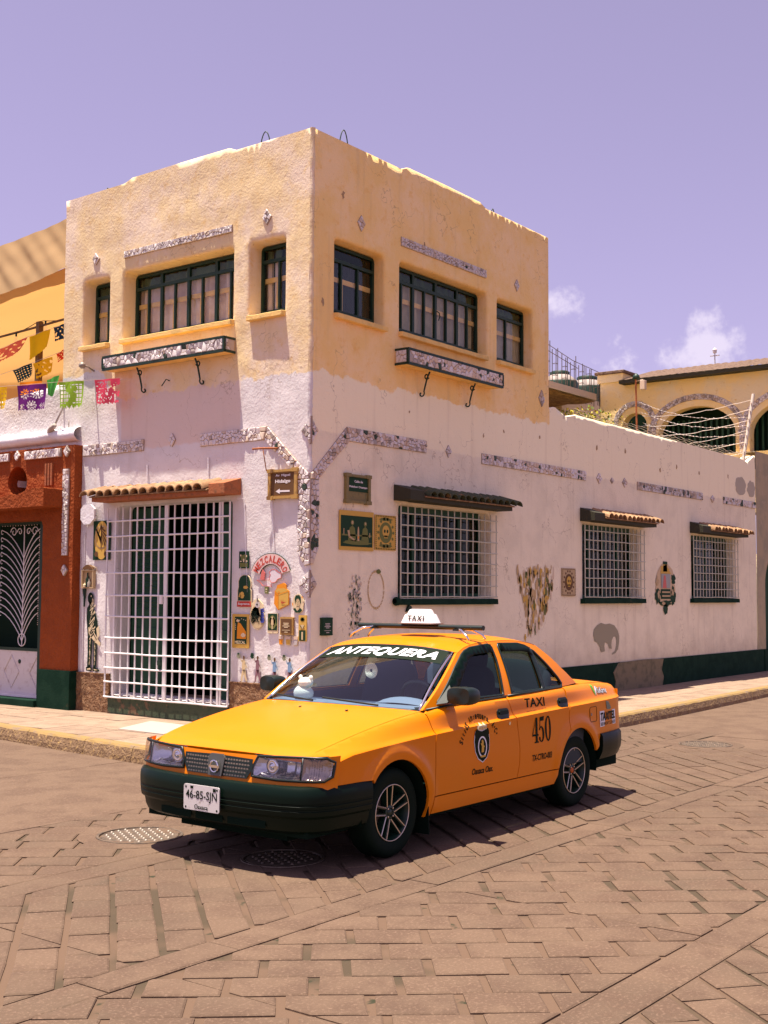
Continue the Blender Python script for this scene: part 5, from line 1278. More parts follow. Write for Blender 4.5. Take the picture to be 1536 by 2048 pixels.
# --- roof bar and sign
rk = part('roof_rack', TX)
b = MB(); b.tube([P(2.20, -0.56, 1.443), P(2.20, 0.62, 1.443)], 0.024, 10, flat=0.8); b.build('bar', M['trim'], rk, smooth=True, angle=50)
for v, sg in ((0.40, 1), (-0.40, -1)):
    for du in (-0.11, 0.11):
        b = MB(); b.tube([P(2.20+du*0.2, v, 1.435), P(2.20+du*0.7, v+sg*0.07, 1.425), P(2.20+du, v+sg*0.14, 1.385), P(2.20+du*1.05, v+sg*0.165, 1.352)], 0.010, 7); b.build('bracket', M['chrome'], rk, smooth=True)
    b = MB(); b.box(2.16, 2.24, -v-0.03, -v+0.03, 1.418, 1.432); b.build('clamp', M['trim'], rk)
sn = part('taxi_sign', TX)
def signshell(levels, name, mt):
    b = MB(); vs = []
    for w, lu, lv in levels:
        for k in range(20):
            a = 2*math.pi*k/20; cx = math.copysign(abs(math.cos(a))**0.35, math.cos(a)); sx = math.copysign(abs(math.sin(a))**0.35, math.sin(a)); vs.append(P(2.20+lu*cx, 0.045+lv*sx, w))
    n = len(levels)
    b.add(vs, [(i*20+k, i*20+(k+1) % 20, (i+1)*20+(k+1) % 20, (i+1)*20+k) for i in range(n-1) for k in range(20)]+[tuple((n-1)*20+k for k in range(20)), tuple(range(20))]); return b.build(name, mt, sn, smooth=True, angle=35)
signshell([(1.463, 0.085, 0.178), (1.472, 0.085, 0.178)], 'base', M['stud'])
signshell([(1.472, 0.075, 0.155), (1.50, 0.066, 0.143), (1.535, 0.058, 0.125), (1.540, 0.050, 0.108), (1.560, 0.044, 0.098), (1.572, 0.038, 0.090), (1.577, 0.028, 0.08)], 'shell', mat('white_sign_plastic', (0.80, 0.77, 0.76), 0.35))
flat_text('lettering', 'TAXI', lambda v, w, d: P(2.20-0.068+(w-1.49)*0.22-d, v, w), 0.045, 1.508, 0.155, 0.040, 0.006, M['decal'], sn, 0.02, 0, 1.25, 1)
# --- door lettering and crest (v>0 side)
def side_text(par, name, txt, cu, cw, w, h, bold=0.0, shear=0.0, tilt=0.0, spacing=1.0, mt=None, off=0.003):
    tv, tf = fit_text(txt, w, h, bold, shear, spacing); b = MB(); ct, st = math.cos(tilt), math.sin(tilt)
    b.add([(lambda u, ww: P(u, v_side(u, ww)+off, ww))(cu+x*ct-y*st, cw+x*st+y*ct) for x, y in tv], tf); return b.build(name, mt or M['decal'], par)
RD, FD = DRr[1], DF[1]
side_text(RD, 'lettering', 'TAXI', 2.635, 0.876, 0.30, 0.068, 0.022, 0.0, -0.02, 1.05)
side_text(RD, 'lettering', 'TX-CTRO-003', 2.685, 0.465, 0.30, 0.048, 0.02, 0.12)
# condensed serif numerals
def poly_decal(par, polys, mt, name, off=0.003):
    b = MB()
    for p in polys:
        pts, fs = fill(p); b.add([P(u, v_side(u, w)+off, w) for u, w in pts], fs)
    return b.build(name, mt, par)
def ell(cx, cy, rx, ry, n=24, a0=0, a1=360): return [(cx+rx*math.cos(R(a0+(a1-a0)*k/n)), cy+ry*math.sin(R(a0+(a1-a0)*k/n))) for k in range(n if a1-a0 == 360 else n+1)]
def ringp(cx, cy, rx, ry, ix, iy, n=24):
    o, i = ell(cx, cy, rx, ry, n), ell(cx, cy, ix, iy, n)
    return [[o[k], o[(k+1) % n], i[(k+1) % n], i[k]] for k in range(n)]
X, W0, H = 2.545, 0.573, 0.190
num = []
num += [[(X+0.048, W0), (X+0.076, W0), (X+0.076, W0+H), (X+0.050, W0+H)], [(X, W0+0.052), (X+0.092, W0+0.052), (X+0.092, W0+0.066), (X, W0+0.066)], [(X, W0+0.066), (X+0.012, W0+0.066), (X+0.052, W0+H), (X+0.050, W0+H)], [(X+0.030, W0), (X+0.094, W0), (X+0.094, W0+0.010), (X+0.030, W0+0.010)]]
X += 0.102
num += [[(X+0.012, W0+H), (X+0.074, W0+H+0.004), (X+0.070, W0+H-0.030), (X+0.012, W0+H-0.030)], [(X+0.010, W0+H), (X+0.018, W0+H), (X+0.018, W0+0.095), (X+0.010, W0+0.090)]]
o, i = ell(X+0.034, W0+0.060, 0.044, 0.060, 22, 145, -150), ell(X+0.030, W0+0.060, 0.022, 0.050, 22, 140, -150)
num += [[o[k], o[k+1], i[k+1], i[k]] for k in range(22)] + [ell(X+0.008, W0+0.028, 0.012, 0.015, 10)]
X += 0.092
num += ringp(X+0.045, W0+H/2, 0.046, H/2+0.002, 0.020, H/2-0.010)
poly_decal(RD, num, M['decal'], 'lettering')
# arched title over the crest
def arc_text(par, txt, cu, cw, rad, a0, a1, h, wid, bold, mt=None):
    b = MB(); n = len(txt)
    for k, ch in enumerate(txt):
        if ch == ' ': continue
        a = R(a0+(a1-a0)*k/(n-1)); tv, tf = fit_text(ch, wid*(0.5 if ch in 'il.t' else 1.0), h*(1.25 if ch.isupper() else 0.45 if ch == '.' else 1.0), bold, 0.1)
        ct, st = math.sin(a), -math.cos(a)
        for_ = []
        for x, y in tv:
            u = cu+(rad+y)*math.cos(a)+x*math.sin(a); w = cw+(rad+y)*math.sin(a)-x*math.cos(a); for_.append(P(u, v_side(u, w)+0.003, w))
        b.add(for_, tf)
    return b.build('lettering', mt or M['decal'], par)
arc_text(FD, 'Sitios Antequera A.C.', 1.82, 0.575, 0.255, 158, 28, 0.036, 0.024, 0.03)
side_text(FD, 'lettering', 'Oaxaca Oax.', 1.845, 0.455, 0.27, 0.044, 0.02, 0.25)
cs = part('crest', FD); CU, CW = 1.845, 0.640
shield = lambda s: [(CU+s*x, CW+s*y) for x, y in ((-0.085, 0.085), (-0.05, 0.098), (0, 0.088), (0.05, 0.098), (0.085, 0.085), (0.098, 0.02), (0.088, -0.05), (0.055, -0.10), (0.0, -0.128), (-0.055, -0.10), (-0.088, -0.05), (-0.098, 0.02))]
poly_decal(cs, [shield(1.04)], M['decal_w'], 'shield_border', 0.0025)
poly_decal(cs, [shield(0.98)], M['decal'], 'shield', 0.0045)
poly_decal(cs, [ell(CU-0.062, CW+0.072, 0.030, 0.034, 16)], M['decal'], 'shield_scroll', 0.0055); poly_decal(cs, [ell(CU+0.062, CW+0.072, 0.030, 0.034, 16)], M['decal'], 'shield_scroll', 0.0055)
gold = mat('gold_decal', (0.62, 0.36, 0.04), 0.5)
poly_decal(cs, ringp(CU, CW-0.022, 0.058, 0.074, 0.047, 0.062), M['decal_w'], 'inner_ring', 0.0065)
poly_decal(cs, [[(CU-0.018, CW-0.06), (CU+0.012, CW-0.06), (CU+0.016, CW-0.03), (CU+0.028, CW-0.02), (CU+0.012, CW-0.012), (CU+0.014, CW+0.012), (CU+0.004, CW+0.028), (CU-0.012, CW+0.022), (CU-0.010, CW+0.002), (CU-0.026, CW+0.006), (CU-0.012, CW-0.018)], [(CU-0.038, CW-0.082), (CU+0.038, CW-0.082), (CU+0.028, CW-0.094), (CU-0.028, CW-0.094)]], gold, 'lion', 0.008)
poly_decal(cs, [[(CU-0.058, CW+0.098), (CU+0.058, CW+0.098), (CU+0.070, CW+0.142), (CU+0.042, CW+0.126), (CU+0.026, CW+0.150), (CU, CW+0.130), (CU-0.026, CW+0.150), (CU-0.042, CW+0.126), (CU-0.070, CW+0.142)]], mat('cream_decal', (0.70, 0.58, 0.36), 0.5), 'crown', 0.0065)
poly_decal(cs, [[(CU-0.05+0.022*k, CW+0.104), (CU-0.040+0.022*k, CW+0.104), (CU-0.040+0.022*k, CW+0.116), (CU-0.05+0.022*k, CW+0.116)] for k in range(5)], gold, 'crown_jewels', 0.008)
# rear quarter stickers
stk = part('sticker', TX)
leaf = mat('green_sticker', (0.10, 0.42, 0.03), 0.5); 
poly_decal(stk, [[(3.66, 0.905), (3.645, 0.935), (3.655, 0.955), (3.685, 0.94), (3.70, 0.88), (3.695, 0.858)]], leaf, 'leaf', 0.003)
poly_decal(stk, [[(3.705, 0.86), (3.74, 0.90), (3.745, 0.928), (3.725, 0.935), (3.705, 0.905)]], M['decal_w'], 'leaf', 0.003)
side_text(stk, 'outline', 'SuKarne', 3.845, 0.895, 0.205, 0.052, 0.06, 0, -0.04, mt=M['decal'], off=0.003); side_text(stk, 'lettering', 'SuKarne', 3.845, 0.895, 0.20, 0.046, 0.012, 0, -0.04, mt=M['decal_w'], off=0.005)
s2 = part('sticker', TX)
poly_decal(s2, [[(3.70, 0.598), (4.06, 0.600), (4.06, 0.722), (3.70, 0.728)]], M['decal_w'], 'backing', 0.003)
side_text(s2, 'lettering', 'TAXITEL', 3.88, 0.680, 0.33, 0.068, 0.035, 0.2, off=0.005)
side_text(s2, 'lettering', '503 84 34 Y 515-43 8', 3.88, 0.620, 0.33, 0.028, 0.015, off=0.005)
poly_decal(s2, [[(3.86, 0.735), (3.83, 0.80), (3.86, 0.825), (3.90, 0.79), (3.96, 0.74), (3.93, 0.73)]], mat('grey_green_decal', (0.16, 0.20, 0.15), 0.5), 'dolphin', 0.003)
# things inside and on the car that are not part of it
pt = thing('plush_toy', 'small white plush animal lying on the taxi dashboard', 'plush toy', (-4.845+1.36, -3.40+0.42, 0.912))
white = mat('white_plush', (0.72, 0.74, 0.62), 0.95, bumps=[(90, 0.5, 0.006)])
def ball(name, c, r, par, mt):
    b = MB(); b.grid(lambda i, j: (c[0]+r[0]*math.cos(2*math.pi*i)*math.sin(math.pi*j), c[1]+r[1]*math.sin(2*math.pi*i)*math.sin(math.pi*j), c[2]+r[2]*math.cos(math.pi*j)), 20, 12); return b.build(name, mt, par, smooth=True, merge=True)
ball('body', (0, 0, 0.045), (0.06, 0.085, 0.06), pt, white); ball('head', (0.0, -0.02, 0.125), (0.05, 0.062, 0.038), pt, white)
for dy in (-0.07, 0.03): ball('ear', (0, dy-0.0, 0.160), (0.012, 0.018, 0.02), pt, white)
cd = thing('hanging_disc', 'silver disc hanging below the taxi rear-view mirror', 'disc', (-4.845+1.74, -3.40+0.08, 1.12))
b = MB(); b.lathe([(0.06, -0.002), (0.06, 0.002), (0.012, 0.002), (0.012, -0.002), (0.06, -0.002)], (0, 0, 0), 'x', 28); b.build('disc', M['chrome'], cd)
b = MB(); b.tube([(0, 0, 0.06), (0.1, -0.06, 0.12)], 0.0015, 4); b.build('cord', M['trim'], cd)
# ------------------------------------------------------------------ left neighbour with the rust-red doorway
M['rust'] = mat('rust_red_plaster', (0.27, 0.059, 0.015), 0.92, spec=0.15, var=[(5, (0.30, 0.066, 0.016), 0.42, 0.64), (26, (0.23, 0.058, 0.016), 0.58, 0.72)], bumps=[(9, 0.6, 0.05), (34, 0.8, 0.02)])
M['plaster_left'] = facade_mat('left_plaster', WHITE, WHITE, 20, None, 0.75)
DW = thing('doorway_building', 'low white building with a rust-red doorway surround at the left edge', 'building')
_B = BLD; BLD = DW
wall_sheet('facade_wall', LW, [(4.462, 0.10), (9.4, 0.10), (9.4, 4.36), (7.4, 4.37), (5.86, 4.40), (5.1, 4.46), (4.462, 4.52)], [(4.62, 6.6, 0.28, 2.70), (5.02, 5.44, 3.0, 3.40)], M['plaster_left'], DW, depth=0.3, fade=0, amp=0.016, top_cap=[(4.462, 4.52), (5.1, 4.46), (5.86, 4.40), (7.4, 4.37), (9.4, 4.36)])
PW = lambda a, z, d=0.0: Vector((-0.125-d, a, z))
outer = [(4.0, 0.12), (4.64, 0.12), (4.64, 2.58), (4.67, 2.64), (4.74, 2.665), (6.45, 2.665), (6.52, 2.6), (6.52, 0.12), (7.1, 0.12), (7.1, 3.64), (5.5, 3.645), (4.0, 3.64)]
hole = ell(5.23, 3.20, 0.215, 0.215, 30)
out_r = resample(outer, 0.07)
pts, fs = fill(out_r, [hole], 0.08, 0.2)
b = MB(); dn = lambda a, z: 0.008*noise.noise((a*4, z*4, 8))
b.add([PW(a, z, dn(a, z)) for a, z in pts], fs)
for ring, dd in ((out_r, 0.13), (hole, 0.30)):
    k = len(ring); b.add([PW(a, z, dn(a, z)) for a, z in ring]+[PW(a, z, -dd-(0.17 if 4.6 < a < 6.55 and z < 2.7 and dd < 0.2 else 0)) for a, z in ring], [(i, (i+1) % k, k+(i+1) % k, k+i) for i in range(k)])
b.build('doorway_surround', M['rust'], DW, smooth=True, merge=True, angle=50)
b = MB(); b.add([PW(a, z, -0.31) for a, z in hole], [tuple(range(len(hole)))]); b.build('round_opening', M['void'], DW)
hz = [(4.20, 2.815), (7.0, 2.80), (7.0, 2.93), (5.62, 2.95), (5.20, 2.955), (5.05, 2.975), (4.92, 3.00), (4.80, 2.985), (4.70, 3.0), (4.58, 3.035), (4.45, 3.055), (4.34, 3.06), (4.20, 3.06)]
b = MB(); b.prism(hz, PW, -0.01, 0.335); b.build('door_hood', M['rust'], DW, bevel=0.015)
b = MB(); b.prism(quad(3.985, 4.665, 0.12, 0.66), PW, -0.12, 0.022); b.build('plinth', M['green_base'], DW, bevel=0.012)
lt = part('lattice', DW)
for a0, a1 in ((4.44, 4.475), (4.50, 4.535), (4.56, 4.595)):
    b = MB(); b.prism(quad(a0, a1, 3.12, 3.42), PW, 0.0, 0.028); b.build('slat', M['rust_wood'], lt)
for polys, s, nm in (([quad(4.264, 5.05, 3.495, 3.612)], 61, 'mosaic_band'), ([quad(5.412, 6.3, 3.50, 3.61)], 62, 'mosaic_band'), ([[(4.092, 2.172), (4.20, 2.172), (4.213, 3.325), (4.088, 3.32)]], 63, 'mosaic_band'), ([dia(5.23, 3.567, 0.07, 0.075)], 64, 'mosaic_diamond'), ([dia(4.15, 3.56, 0.07, 0.08)], 65, 'mosaic_diamond'), ([dia(4.15, 1.977, 0.065, 0.075)], 66, 'mosaic_diamond')):
    mosaic(PW, polys, 420, s, False, (0.85, 0.1, 0.05, 0.0), DW, 0.012, 0.02, nm)
b = MB(); b.grid(lambda i, j: LW(4.05+5.3*i, 3.80+0.095*math.sin(math.pi*(j-0.5))+0.012*noise.noise((i*14, 3, 3)), -0.01+(0.12+0.015*noise.noise((i*16, j, 1)))*math.cos(math.pi*(j-0.5))), 60, 10); b.build('cornice', M['white_paint'], DW, smooth=True)
b = MB(); b.tube([LW(4.62, 3.86, 0.06), LW(4.52, 3.90, 0.11), LW(4.43, 3.93, 0.13)], [0.045, 0.04, 0.03], 10); b.tube([LW(4.46, 3.95, 0.10), LW(4.43, 4.15, 0.02), LW(4.44, 4.4, 0.015)], 0.014, 6); b.tube([LW(4.26, 3.9, 0.03), LW(4.25, 4.0, 0.04)], 0.008, 5); b.build('broken_spout', M['stone_g'], DW, smooth=True)
# iron door
M['door_white'] = mat('pale_door_paint', (0.66, 0.60, 0.58), 0.55, var=[(12, (0.56, 0.48, 0.45), 0.5, 0.7)])
dr = part('iron_door', DW); DP = lambda a, z, d=0.0: Vector((0.15-d, a, z))
b = MB(); b.prism(quad(4.9, 6.6, 0.2, 2.75), DP, -0.30, -0.28); b.build('backing', M['void'], dr)
b = MB()
for q in (quad(4.96, 5.02, 0.27, 2.68), quad(5.94, 5.99, 0.27, 2.68), quad(5.02, 5.94, 2.63, 2.68), quad(5.02, 5.94, 0.87, 0.91), quad(5.99, 6.6, 2.63, 2.68)): b.prism(q, DP, 0.0, 0.035)
b.build('door_frame', M['steel_green'], dr)
for a0, a1 in ((5.02, 5.94), (5.99, 6.6)):
    b = MB(); b.prism(quad(a0, a1, 0.275, 0.87), DP, 0.0, 0.025); b.build('kick_panel', M['door_white'], dr)
    dm = dia((a0+a1)/2+0.12, 0.575, 0.17, 0.23); b = MB(); b.tube([DP(a, z, 0.028) for a, z in dm+dm[:1]], 0.008, 5); dm = dia(a0, 0.575, 0.17, 0.23)[1:4]; b.tube([DP(max(a0, a), z, 0.028) for a, z in dm], 0.008, 5); b.build('diamond_moulding', M['door_white'], dr)
b = MB(); b.lathe([(0.0, -0.035), (0.03, -0.03), (0.035, 0.0)], (0.15, 5.42, 0.72), 'x', 14); b.build('door_knocker', M['iron_black'], dr, smooth=True)
cx = 5.39
b = MB(); b.tube([DP(cx, 0.95, 0.02), DP(cx, 2.62, 0.02)], 0.008, 6); b.build('palm_stem', M['white_steel'], dr)
for k in range(13):
    for sg in (1, -1):
        z0 = 1.0+0.105*k; L = 0.36 if sg < 0 else 0.52
        pth = [DP(cx, z0, 0.02)]+[DP(cx+sg*L*t**1.15, z0+0.42*math.sin(t*1.35)*(1 if sg < 0 else 1.0), 0.02) for t in (0.2, 0.4, 0.6, 0.8, 1.0)]
        if pth[-1].z > 2.66: continue
        b = MB(); b.tube(pth, 0.0065, 5); b.build('palm_rib', M['white_steel'], dr)
        b = MB(); e = pth[-1]; b.tube([Vector((e.x, e.y-sg*0.004+sg*0.022*math.cos(a), e.z-0.03+0.03*math.sin(a))) for a in [math.pi/2-0.5*i for i in range(9)]], 0.005, 5); b.build('scroll', M['white_steel'], dr)
for sg in (1, -1):
    for c0, r in ((0.10, 0.06), (0.24, 0.075)):
        b = MB(); b.tube([DP(cx+sg*(c0+(r-0.004*i)*math.cos(i*0.55)), 2.53+(r-0.004*i)*math.sin(i*0.55), 0.022) for i in range(14)], 0.006, 5); b.build('scroll', M['white_steel'], dr)
b = MB(); b.tube([DP(cx+0.085*math.cos(2*math.pi*k/20), 1.02+0.085*math.sin(2*math.pi*k/20), 0.022) for k in range(21)], 0.007, 5); b.build('ring', M['white_steel'], dr)
b = MB()
for k in range(62):
    p = (4.70, 1.25+1.28*k/48) if k < 48 else (4.70+0.06*(k-47), 2.60)
    b.lathe([(0, 0.008), (0.008, 0), (0, -0.008)], PW(p[0]+0.03, p[1], -0.02), 'z', 5)
stuff(tag(b.build('bead_string', M['stone_c']), 'row of small beads round the inside of the rust-red doorway', 'bead string'))
b = MB(); b.box(-0.20, 0.16, 4.66, 6.6, 0.12, 0.245); b.build('door_step', M['green_base'], DW, bevel=0.01)
BLD = _B
# ------------------------------------------------------------------ terrace: awnings, post, wires
M['tarp'] = cloth('tan_tarpaulin', (0.36, 0.24, 0.13), 0.08); M['orange'] = cloth('orange_shade_cloth', (0.80, 0.47, 0.16), 0.30)
def tarp(i, j):
    y = 4.50+4.6*i; zt = 7.10-0.105*(y-4.5)-0.02*math.sin(i*9); zb = 6.24-0.11*(y-4.5)-0.03*abs(math.sin(i*8))
    ph = (y*1.0+j*1.05)*6.2; f = 0.020*math.sin(ph+1.5*math.sin(y*2.1))+0.014*math.sin(ph*2.7+1.0+2*math.sin(y*1.3))+0.02*noise.noise((y*3, j*3, 2))
    return (0.46-0.26*j+f*(0.35+0.9*j*(1-j)*1.6), y, zt+(zb-zt)*j)
b = MB(); b.grid(tarp, 110, 34); tag(b.build('awning', M['tarp'], None, smooth=True, recalc=False), 'tan fabric awning hanging in folds above the left terrace', 'awning')
def lining(i, j):
    y = 4.50+9.5*i
    pr = [(0.30, 6.30-0.10*min(3, y-4.5)), (1.4, 5.98-0.04*min(3, y-4.5)), (2.6, 5.72), (3.0, 5.5), (3.1, 4.9), (3.15, 3.9)]
    t = j*(len(pr)-1); k = min(len(pr)-2, int(t)); u = t-k
    x = pr[k][0]+(pr[k+1][0]-pr[k][0])*u; z = pr[k][1]+(pr[k+1][1]-pr[k][1])*u
    return (x, y, z+0.03*math.sin(y*2.2+x)+0.05*noise.noise((y, x, 5)))
b = MB(); b.grid(lining, 70, 30); tag(b.build('awning', M['orange'], None, smooth=True, recalc=False), 'orange shade cloth glowing under the tan awning on the terrace', 'awning')
b = MB(); b.box(0.55, 3.2, 4.47, 9.2, 4.05, 4.15); b.build('terrace_floor', M['slab'], DW)
M['post_wood'] = mat('weathered_post', (0.20, 0.115, 0.05), 0.8, var=[(9, (0.10, 0.07, 0.035), 0.5, 0.65)])
b = MB(); b.box(0.57, 0.65, 5.77, 5.85, 4.14, 5.66); tag(b.build('terrace_post', M['post_wood'], None, bevel=0.006), 'square wooden post standing on the left terrace', 'post')
b = MB(); b.tube([(0.61, 4.5, 5.66), (0.61, 6.0, 5.585), (0.61, 9.0, 5.47)], 0.017, 8); tag(b.build('terrace_rail', M['post_wood']), 'thin brown pole running under the orange shade cloth', 'pole')
sl = thing('string_lights', 'cord with hanging filament bulbs along the terrace', 'string lights', (0, 0, 0))
cp = [(0.60, 4.5+0.15*k, 5.74-0.09*math.sin(math.pi*((0.15*k) % 1.3)/1.3)-0.05*(0.15*k)) for k in range(28)]
b = MB(); b.tube(cp, 0.006, 5); b.build('cord', M['iron_black'], sl)
for y in (5.02, 5.66, 6.36, 7.1):
    zc_ = min(cp, key=lambda p: abs(p[1]-y))[2]
    b = MB(); b.lathe([(0.0, 0.0), (0.014, -0.005), (0.014, -0.055), (0.0, -0.06)], (0.60, y, zc_), 'z', 10); b.build('socket', M['iron_black'], sl, smooth=True)
    b = MB(); b.lathe([(0.012, -0.06), (0.028, -0.10), (0.030, -0.125), (0.018, -0.15), (0.0, -0.158)], (0.60, y, zc_), 'z', 12); b.build('bulb', M['lens'], sl, smooth=True)
# ------------------------------------------------------------------ cut-paper banners
def banner(lab, col, x, y0, y1, zt0, zt1, h, pat, sway=0.0, tilt=0.0, grp='cut-paper banners strung across the street'):
    """y0 = left edge as seen from the street (larger y); pattern pat(s,t)->keep"""
    nx, nz = 30, 28; b = MB(); idx = {}
    def vert(i, j):
        s, t = i/nx, j/nz
        y = y0+(y1-y0)*s; z = zt0+(zt1-zt0)*s-h*t; 
        return (x+sway*t*math.sin(3*s+1)+0.012*math.sin(7*s+3*t), y+tilt*t, z)
    for i in range(nx):
        for j in range(nz):
            if not pat((i+0.5)/nx, (j+0.5)/nz): continue
            f = []
            for a, c in ((i, j), (i+1, j), (i+1, j+1), (i, j+1)):
                if (a, c) not in idx: idx[(a, c)] = len(b.v); b.v.append(vert(a, c))
                f.append(idx[(a, c)])
            b.f.append(tuple(f)); b.m.append(0)
    m = cloth(lab.split()[0]+'_tissue', col, 0.4)
    tag(b.build('paper_banner', m, None, smooth=True, recalc=False), lab, 'banner', grp)
def flower(s, t, cx, cy, r, n=10):
    d = math.hypot(s-cx, t-cy); a = math.atan2(t-cy, s-cx)
    return (d < r*0.32) or (r*0.45 < d < r and math.cos(a*n) > -0.15)
def hem(s, t, n=9, d=0.05): return t < 0.97-d*abs(math.sin(s*math.pi*n))
def p_purple(s, t):
    if t < 0.08: return True
    if not hem(s, t): return False
    for c in ((0.26, 0.34, 0.19), (0.72, 0.36, 0.19), (0.50, 0.78, 0.17), (0.14, 0.82, 0.10), (0.88, 0.80, 0.10)):
        if flower(s, t, *c): return False
    return not (0.46 < s < 0.53 and 0.2 < t < 0.55 and int(t*28) % 3 == 0)
def p_green(s, t):
    if t < 0.09 or t > 0.80: return hem(s, t, 7, 0.07) and not (t > 0.84 and abs(math.sin(s*15)) > 0.93)
    if s < 0.05 or s > 0.95: return True
    if abs((s-0.48)+0.25*math.sin(t*9)*0.5) < 0.13 or math.hypot(s-0.36, t-0.28) < 0.10 or math.hypot(s-0.66, t-0.26) < 0.10 or math.hypot(s-0.58, t-0.62) < 0.13: return True
    return int(s*30) % 4 == 0 or int(t*28) % 4 == 0
def p_pink(s, t):
    if t < 0.07: return True
    if not hem(s, t, 6, 0.08): return False
    v = noise.noise((s*4.2+2, t*4.6, 4.0)); w = noise.noise((s*9, t*9, 7.0)); return not (v > 0.24 or abs(w) < 0.035)
def p_plain(s, t): return hem(s, t, 8, 0.06) and not (t > 0.15 and noise.noise((s*6, t*6, 9)) > 0.26)
def p_rows(s, t): return t < 0.1 or (hem(s, t, 7, 0.08) and not (int(s*30) % 5 in (2, 3) and int(t*28) % 5 in (2, 3)))
XB = -0.25
banner('purple cut-paper banner with flower cut-outs at the left', (0.16, 0.030, 0.20), XB, 5.12, 4.48, 4.52, 4.485, 0.36, p_purple, 0.03)
banner('light green cut-paper banner with a plant motif', (0.30, 0.50, 0.05), XB, 4.21, 3.70, 4.475, 4.445, 0.37, p_green, 0.03)
banner('pink cut-paper banner nearest the flower box', (0.80, 0.10, 0.17), XB, 3.48, 2.99, 4.43, 4.405, 0.345, p_pink, 0.03, -0.02)
banner('orange cut-paper banner half behind the purple one', (0.85, 0.28, 0.02), XB+0.35, 5.55, 5.05, 4.66, 4.63, 0.42, p_plain, 0.03)
banner('yellow cut-paper banner cut off by the left edge', (0.78, 0.52, 0.03), XB, 5.75, 5.36, 4.545, 4.53, 0.33, p_rows, 0.03)
banner('bright green folded banner beside the purple one', (0.09, 0.42, 0.08), XB+0.1, 4.60, 4.34, 4.56, 4.60, 0.27, lambda s, t: t < 0.95-0.5*abs(s-0.5), 0.06, 0.05)
g2 = 'small banners strung under the orange shade cloth'
banner('salmon pink banner blowing on the upper terrace string', (0.82, 0.19, 0.12), 0.5, 6.62, 5.96, 5.33, 5.43, 0.20, p_plain, 0.05, 0.12, g2)
banner('lemon yellow banner behind the terrace post on the upper string', (0.86, 0.58, 0.02), 0.5, 5.90, 5.42, 5.43, 5.48, 0.36, lambda s, t: t < 0.95-0.25*s, 0.05, 0.05, g2)
banner('navy banner on the upper string beside the building edge', (0.02, 0.05, 0.10), 0.5, 5.34, 5.0, 5.50, 5.52, 0.22, p_plain, 0.03, 0, g2)
banner('dark navy banner on the lower terrace string', (0.015, 0.05, 0.07), 0.5, 6.28, 5.84, 4.97, 5.03, 0.20, p_rows, 0.05, -0.08, g2)
banner('golden yellow banner on the lower terrace string', (0.82, 0.48, 0.02), 0.5, 5.80, 5.36, 5.02, 5.07, 0.24, p_plain, 0.04, -0.04, g2)
banner('red banner scrap on the lower string by the building edge', (0.70, 0.06, 0.03), 0.5, 5.26, 5.02, 5.10, 5.16, 0.13, p_plain, 0.03, 0, g2)
for lab, pts in (('thin string carrying the cut-paper banners to the flower box', [(XB, 6.2, 4.585), (XB, 5.1, 4.525), (XB, 4.2, 4.48), (XB, 3.5, 4.435), (-0.16, 2.95, 4.40), (-0.13, 2.87, 4.40)]),
                 ('thin string carrying the upper terrace banners', [(0.5, 7.5, 5.2), (0.5, 6.6, 5.335), (0.5, 5.9, 5.44), (0.5, 4.6, 5.55)]),
                 ('thin string carrying the lower terrace banners', [(0.5, 7.5, 4.85), (0.5, 6.3, 4.97), (0.5, 5.3, 5.10), (0.5, 4.6, 5.2)])):
    b = MB(); b.tube(pts, 0.003, 4); tag(b.build('banner_string', M['stone_c']), lab, 'string')
# ------------------------------------------------------------------ behind and to the right
M['yellow_wall'] = mat('yellow_wall', (0.88, 0.66, 0.29), 0.92, var=[(1.5, (0.80, 0.66, 0.40), 0.42, 0.62), (6, (0.70, 0.46, 0.16), 0.58, 0.74)], bumps=[(20, 0.5, 0.02)])
M['roof_far'] = mat('far_tile_roof', (0.17, 0.105, 0.07), 0.9, var=[(12, (0.11, 0.065, 0.042), 0.42, 0.62)], bumps=[(14, 0.8, 0.05)])
AR = thing('arcade_building', 'yellow building with stone-trimmed arches and tile roof behind the wall', 'building', (0, 0, 0))
AW = lambda a, z, d=0.0: Vector((17-d, a, z))
def arch(y0, y1, z0, zs, zt, n=20): return [(y0, z0), (y1, z0)]+[((y0+y1)/2+(y1-y0)/2*math.cos(math.pi*k/n), zs+(zt-zs)*math.sin(math.pi*k/n)) for k in range(n+1)]
ARCH = [(3.84, 4.50, 4.6, 5.82, 6.16), (1.61, 3.57, 4.6, 5.50, 6.19), (-0.9, 1.28, 4.6, 5.45, 6.19)]
hs = [arch(*a) for a in ARCH]
pts, fs = fill(resample([(-1.2, 3.6), (5.12, 3.6), (5.12, 6.98), (-1.2, 6.98)], 0.3), hs, 0.3)
b = MB(); b.add([AW(a, z) for a, z in pts], fs)
for h in hs: k = len(h); b.add([AW(a, z) for a, z in h]+[AW(a, z, -0.28) for a, z in h], [(i, (i+1) % k, k+(i+1) % k, k+i) for i in range(k)])
b.box(17.0, 22, 5.10, 5.12, 3.6, 6.98); b.build('wall', M['yellow_wall'], AR, smooth=True, angle=40)
b = MB(); b.add([AW(-1.2, 3.6, -0.9), AW(5.1, 3.6, -0.9), AW(5.1, 7, -0.9), AW(-1.2, 7, -0.9)], [(0,1,2,3)]); b.build('gallery_back', M['void'], AR)
for k in range(26):
    y = 0.0+0.14*k
    if y < 3.6: b = MB(); b.box(17.5, 17.53, y, y+0.05, 4.9, 5.95); b.build('shutter_slat', M['green_door'], AR)
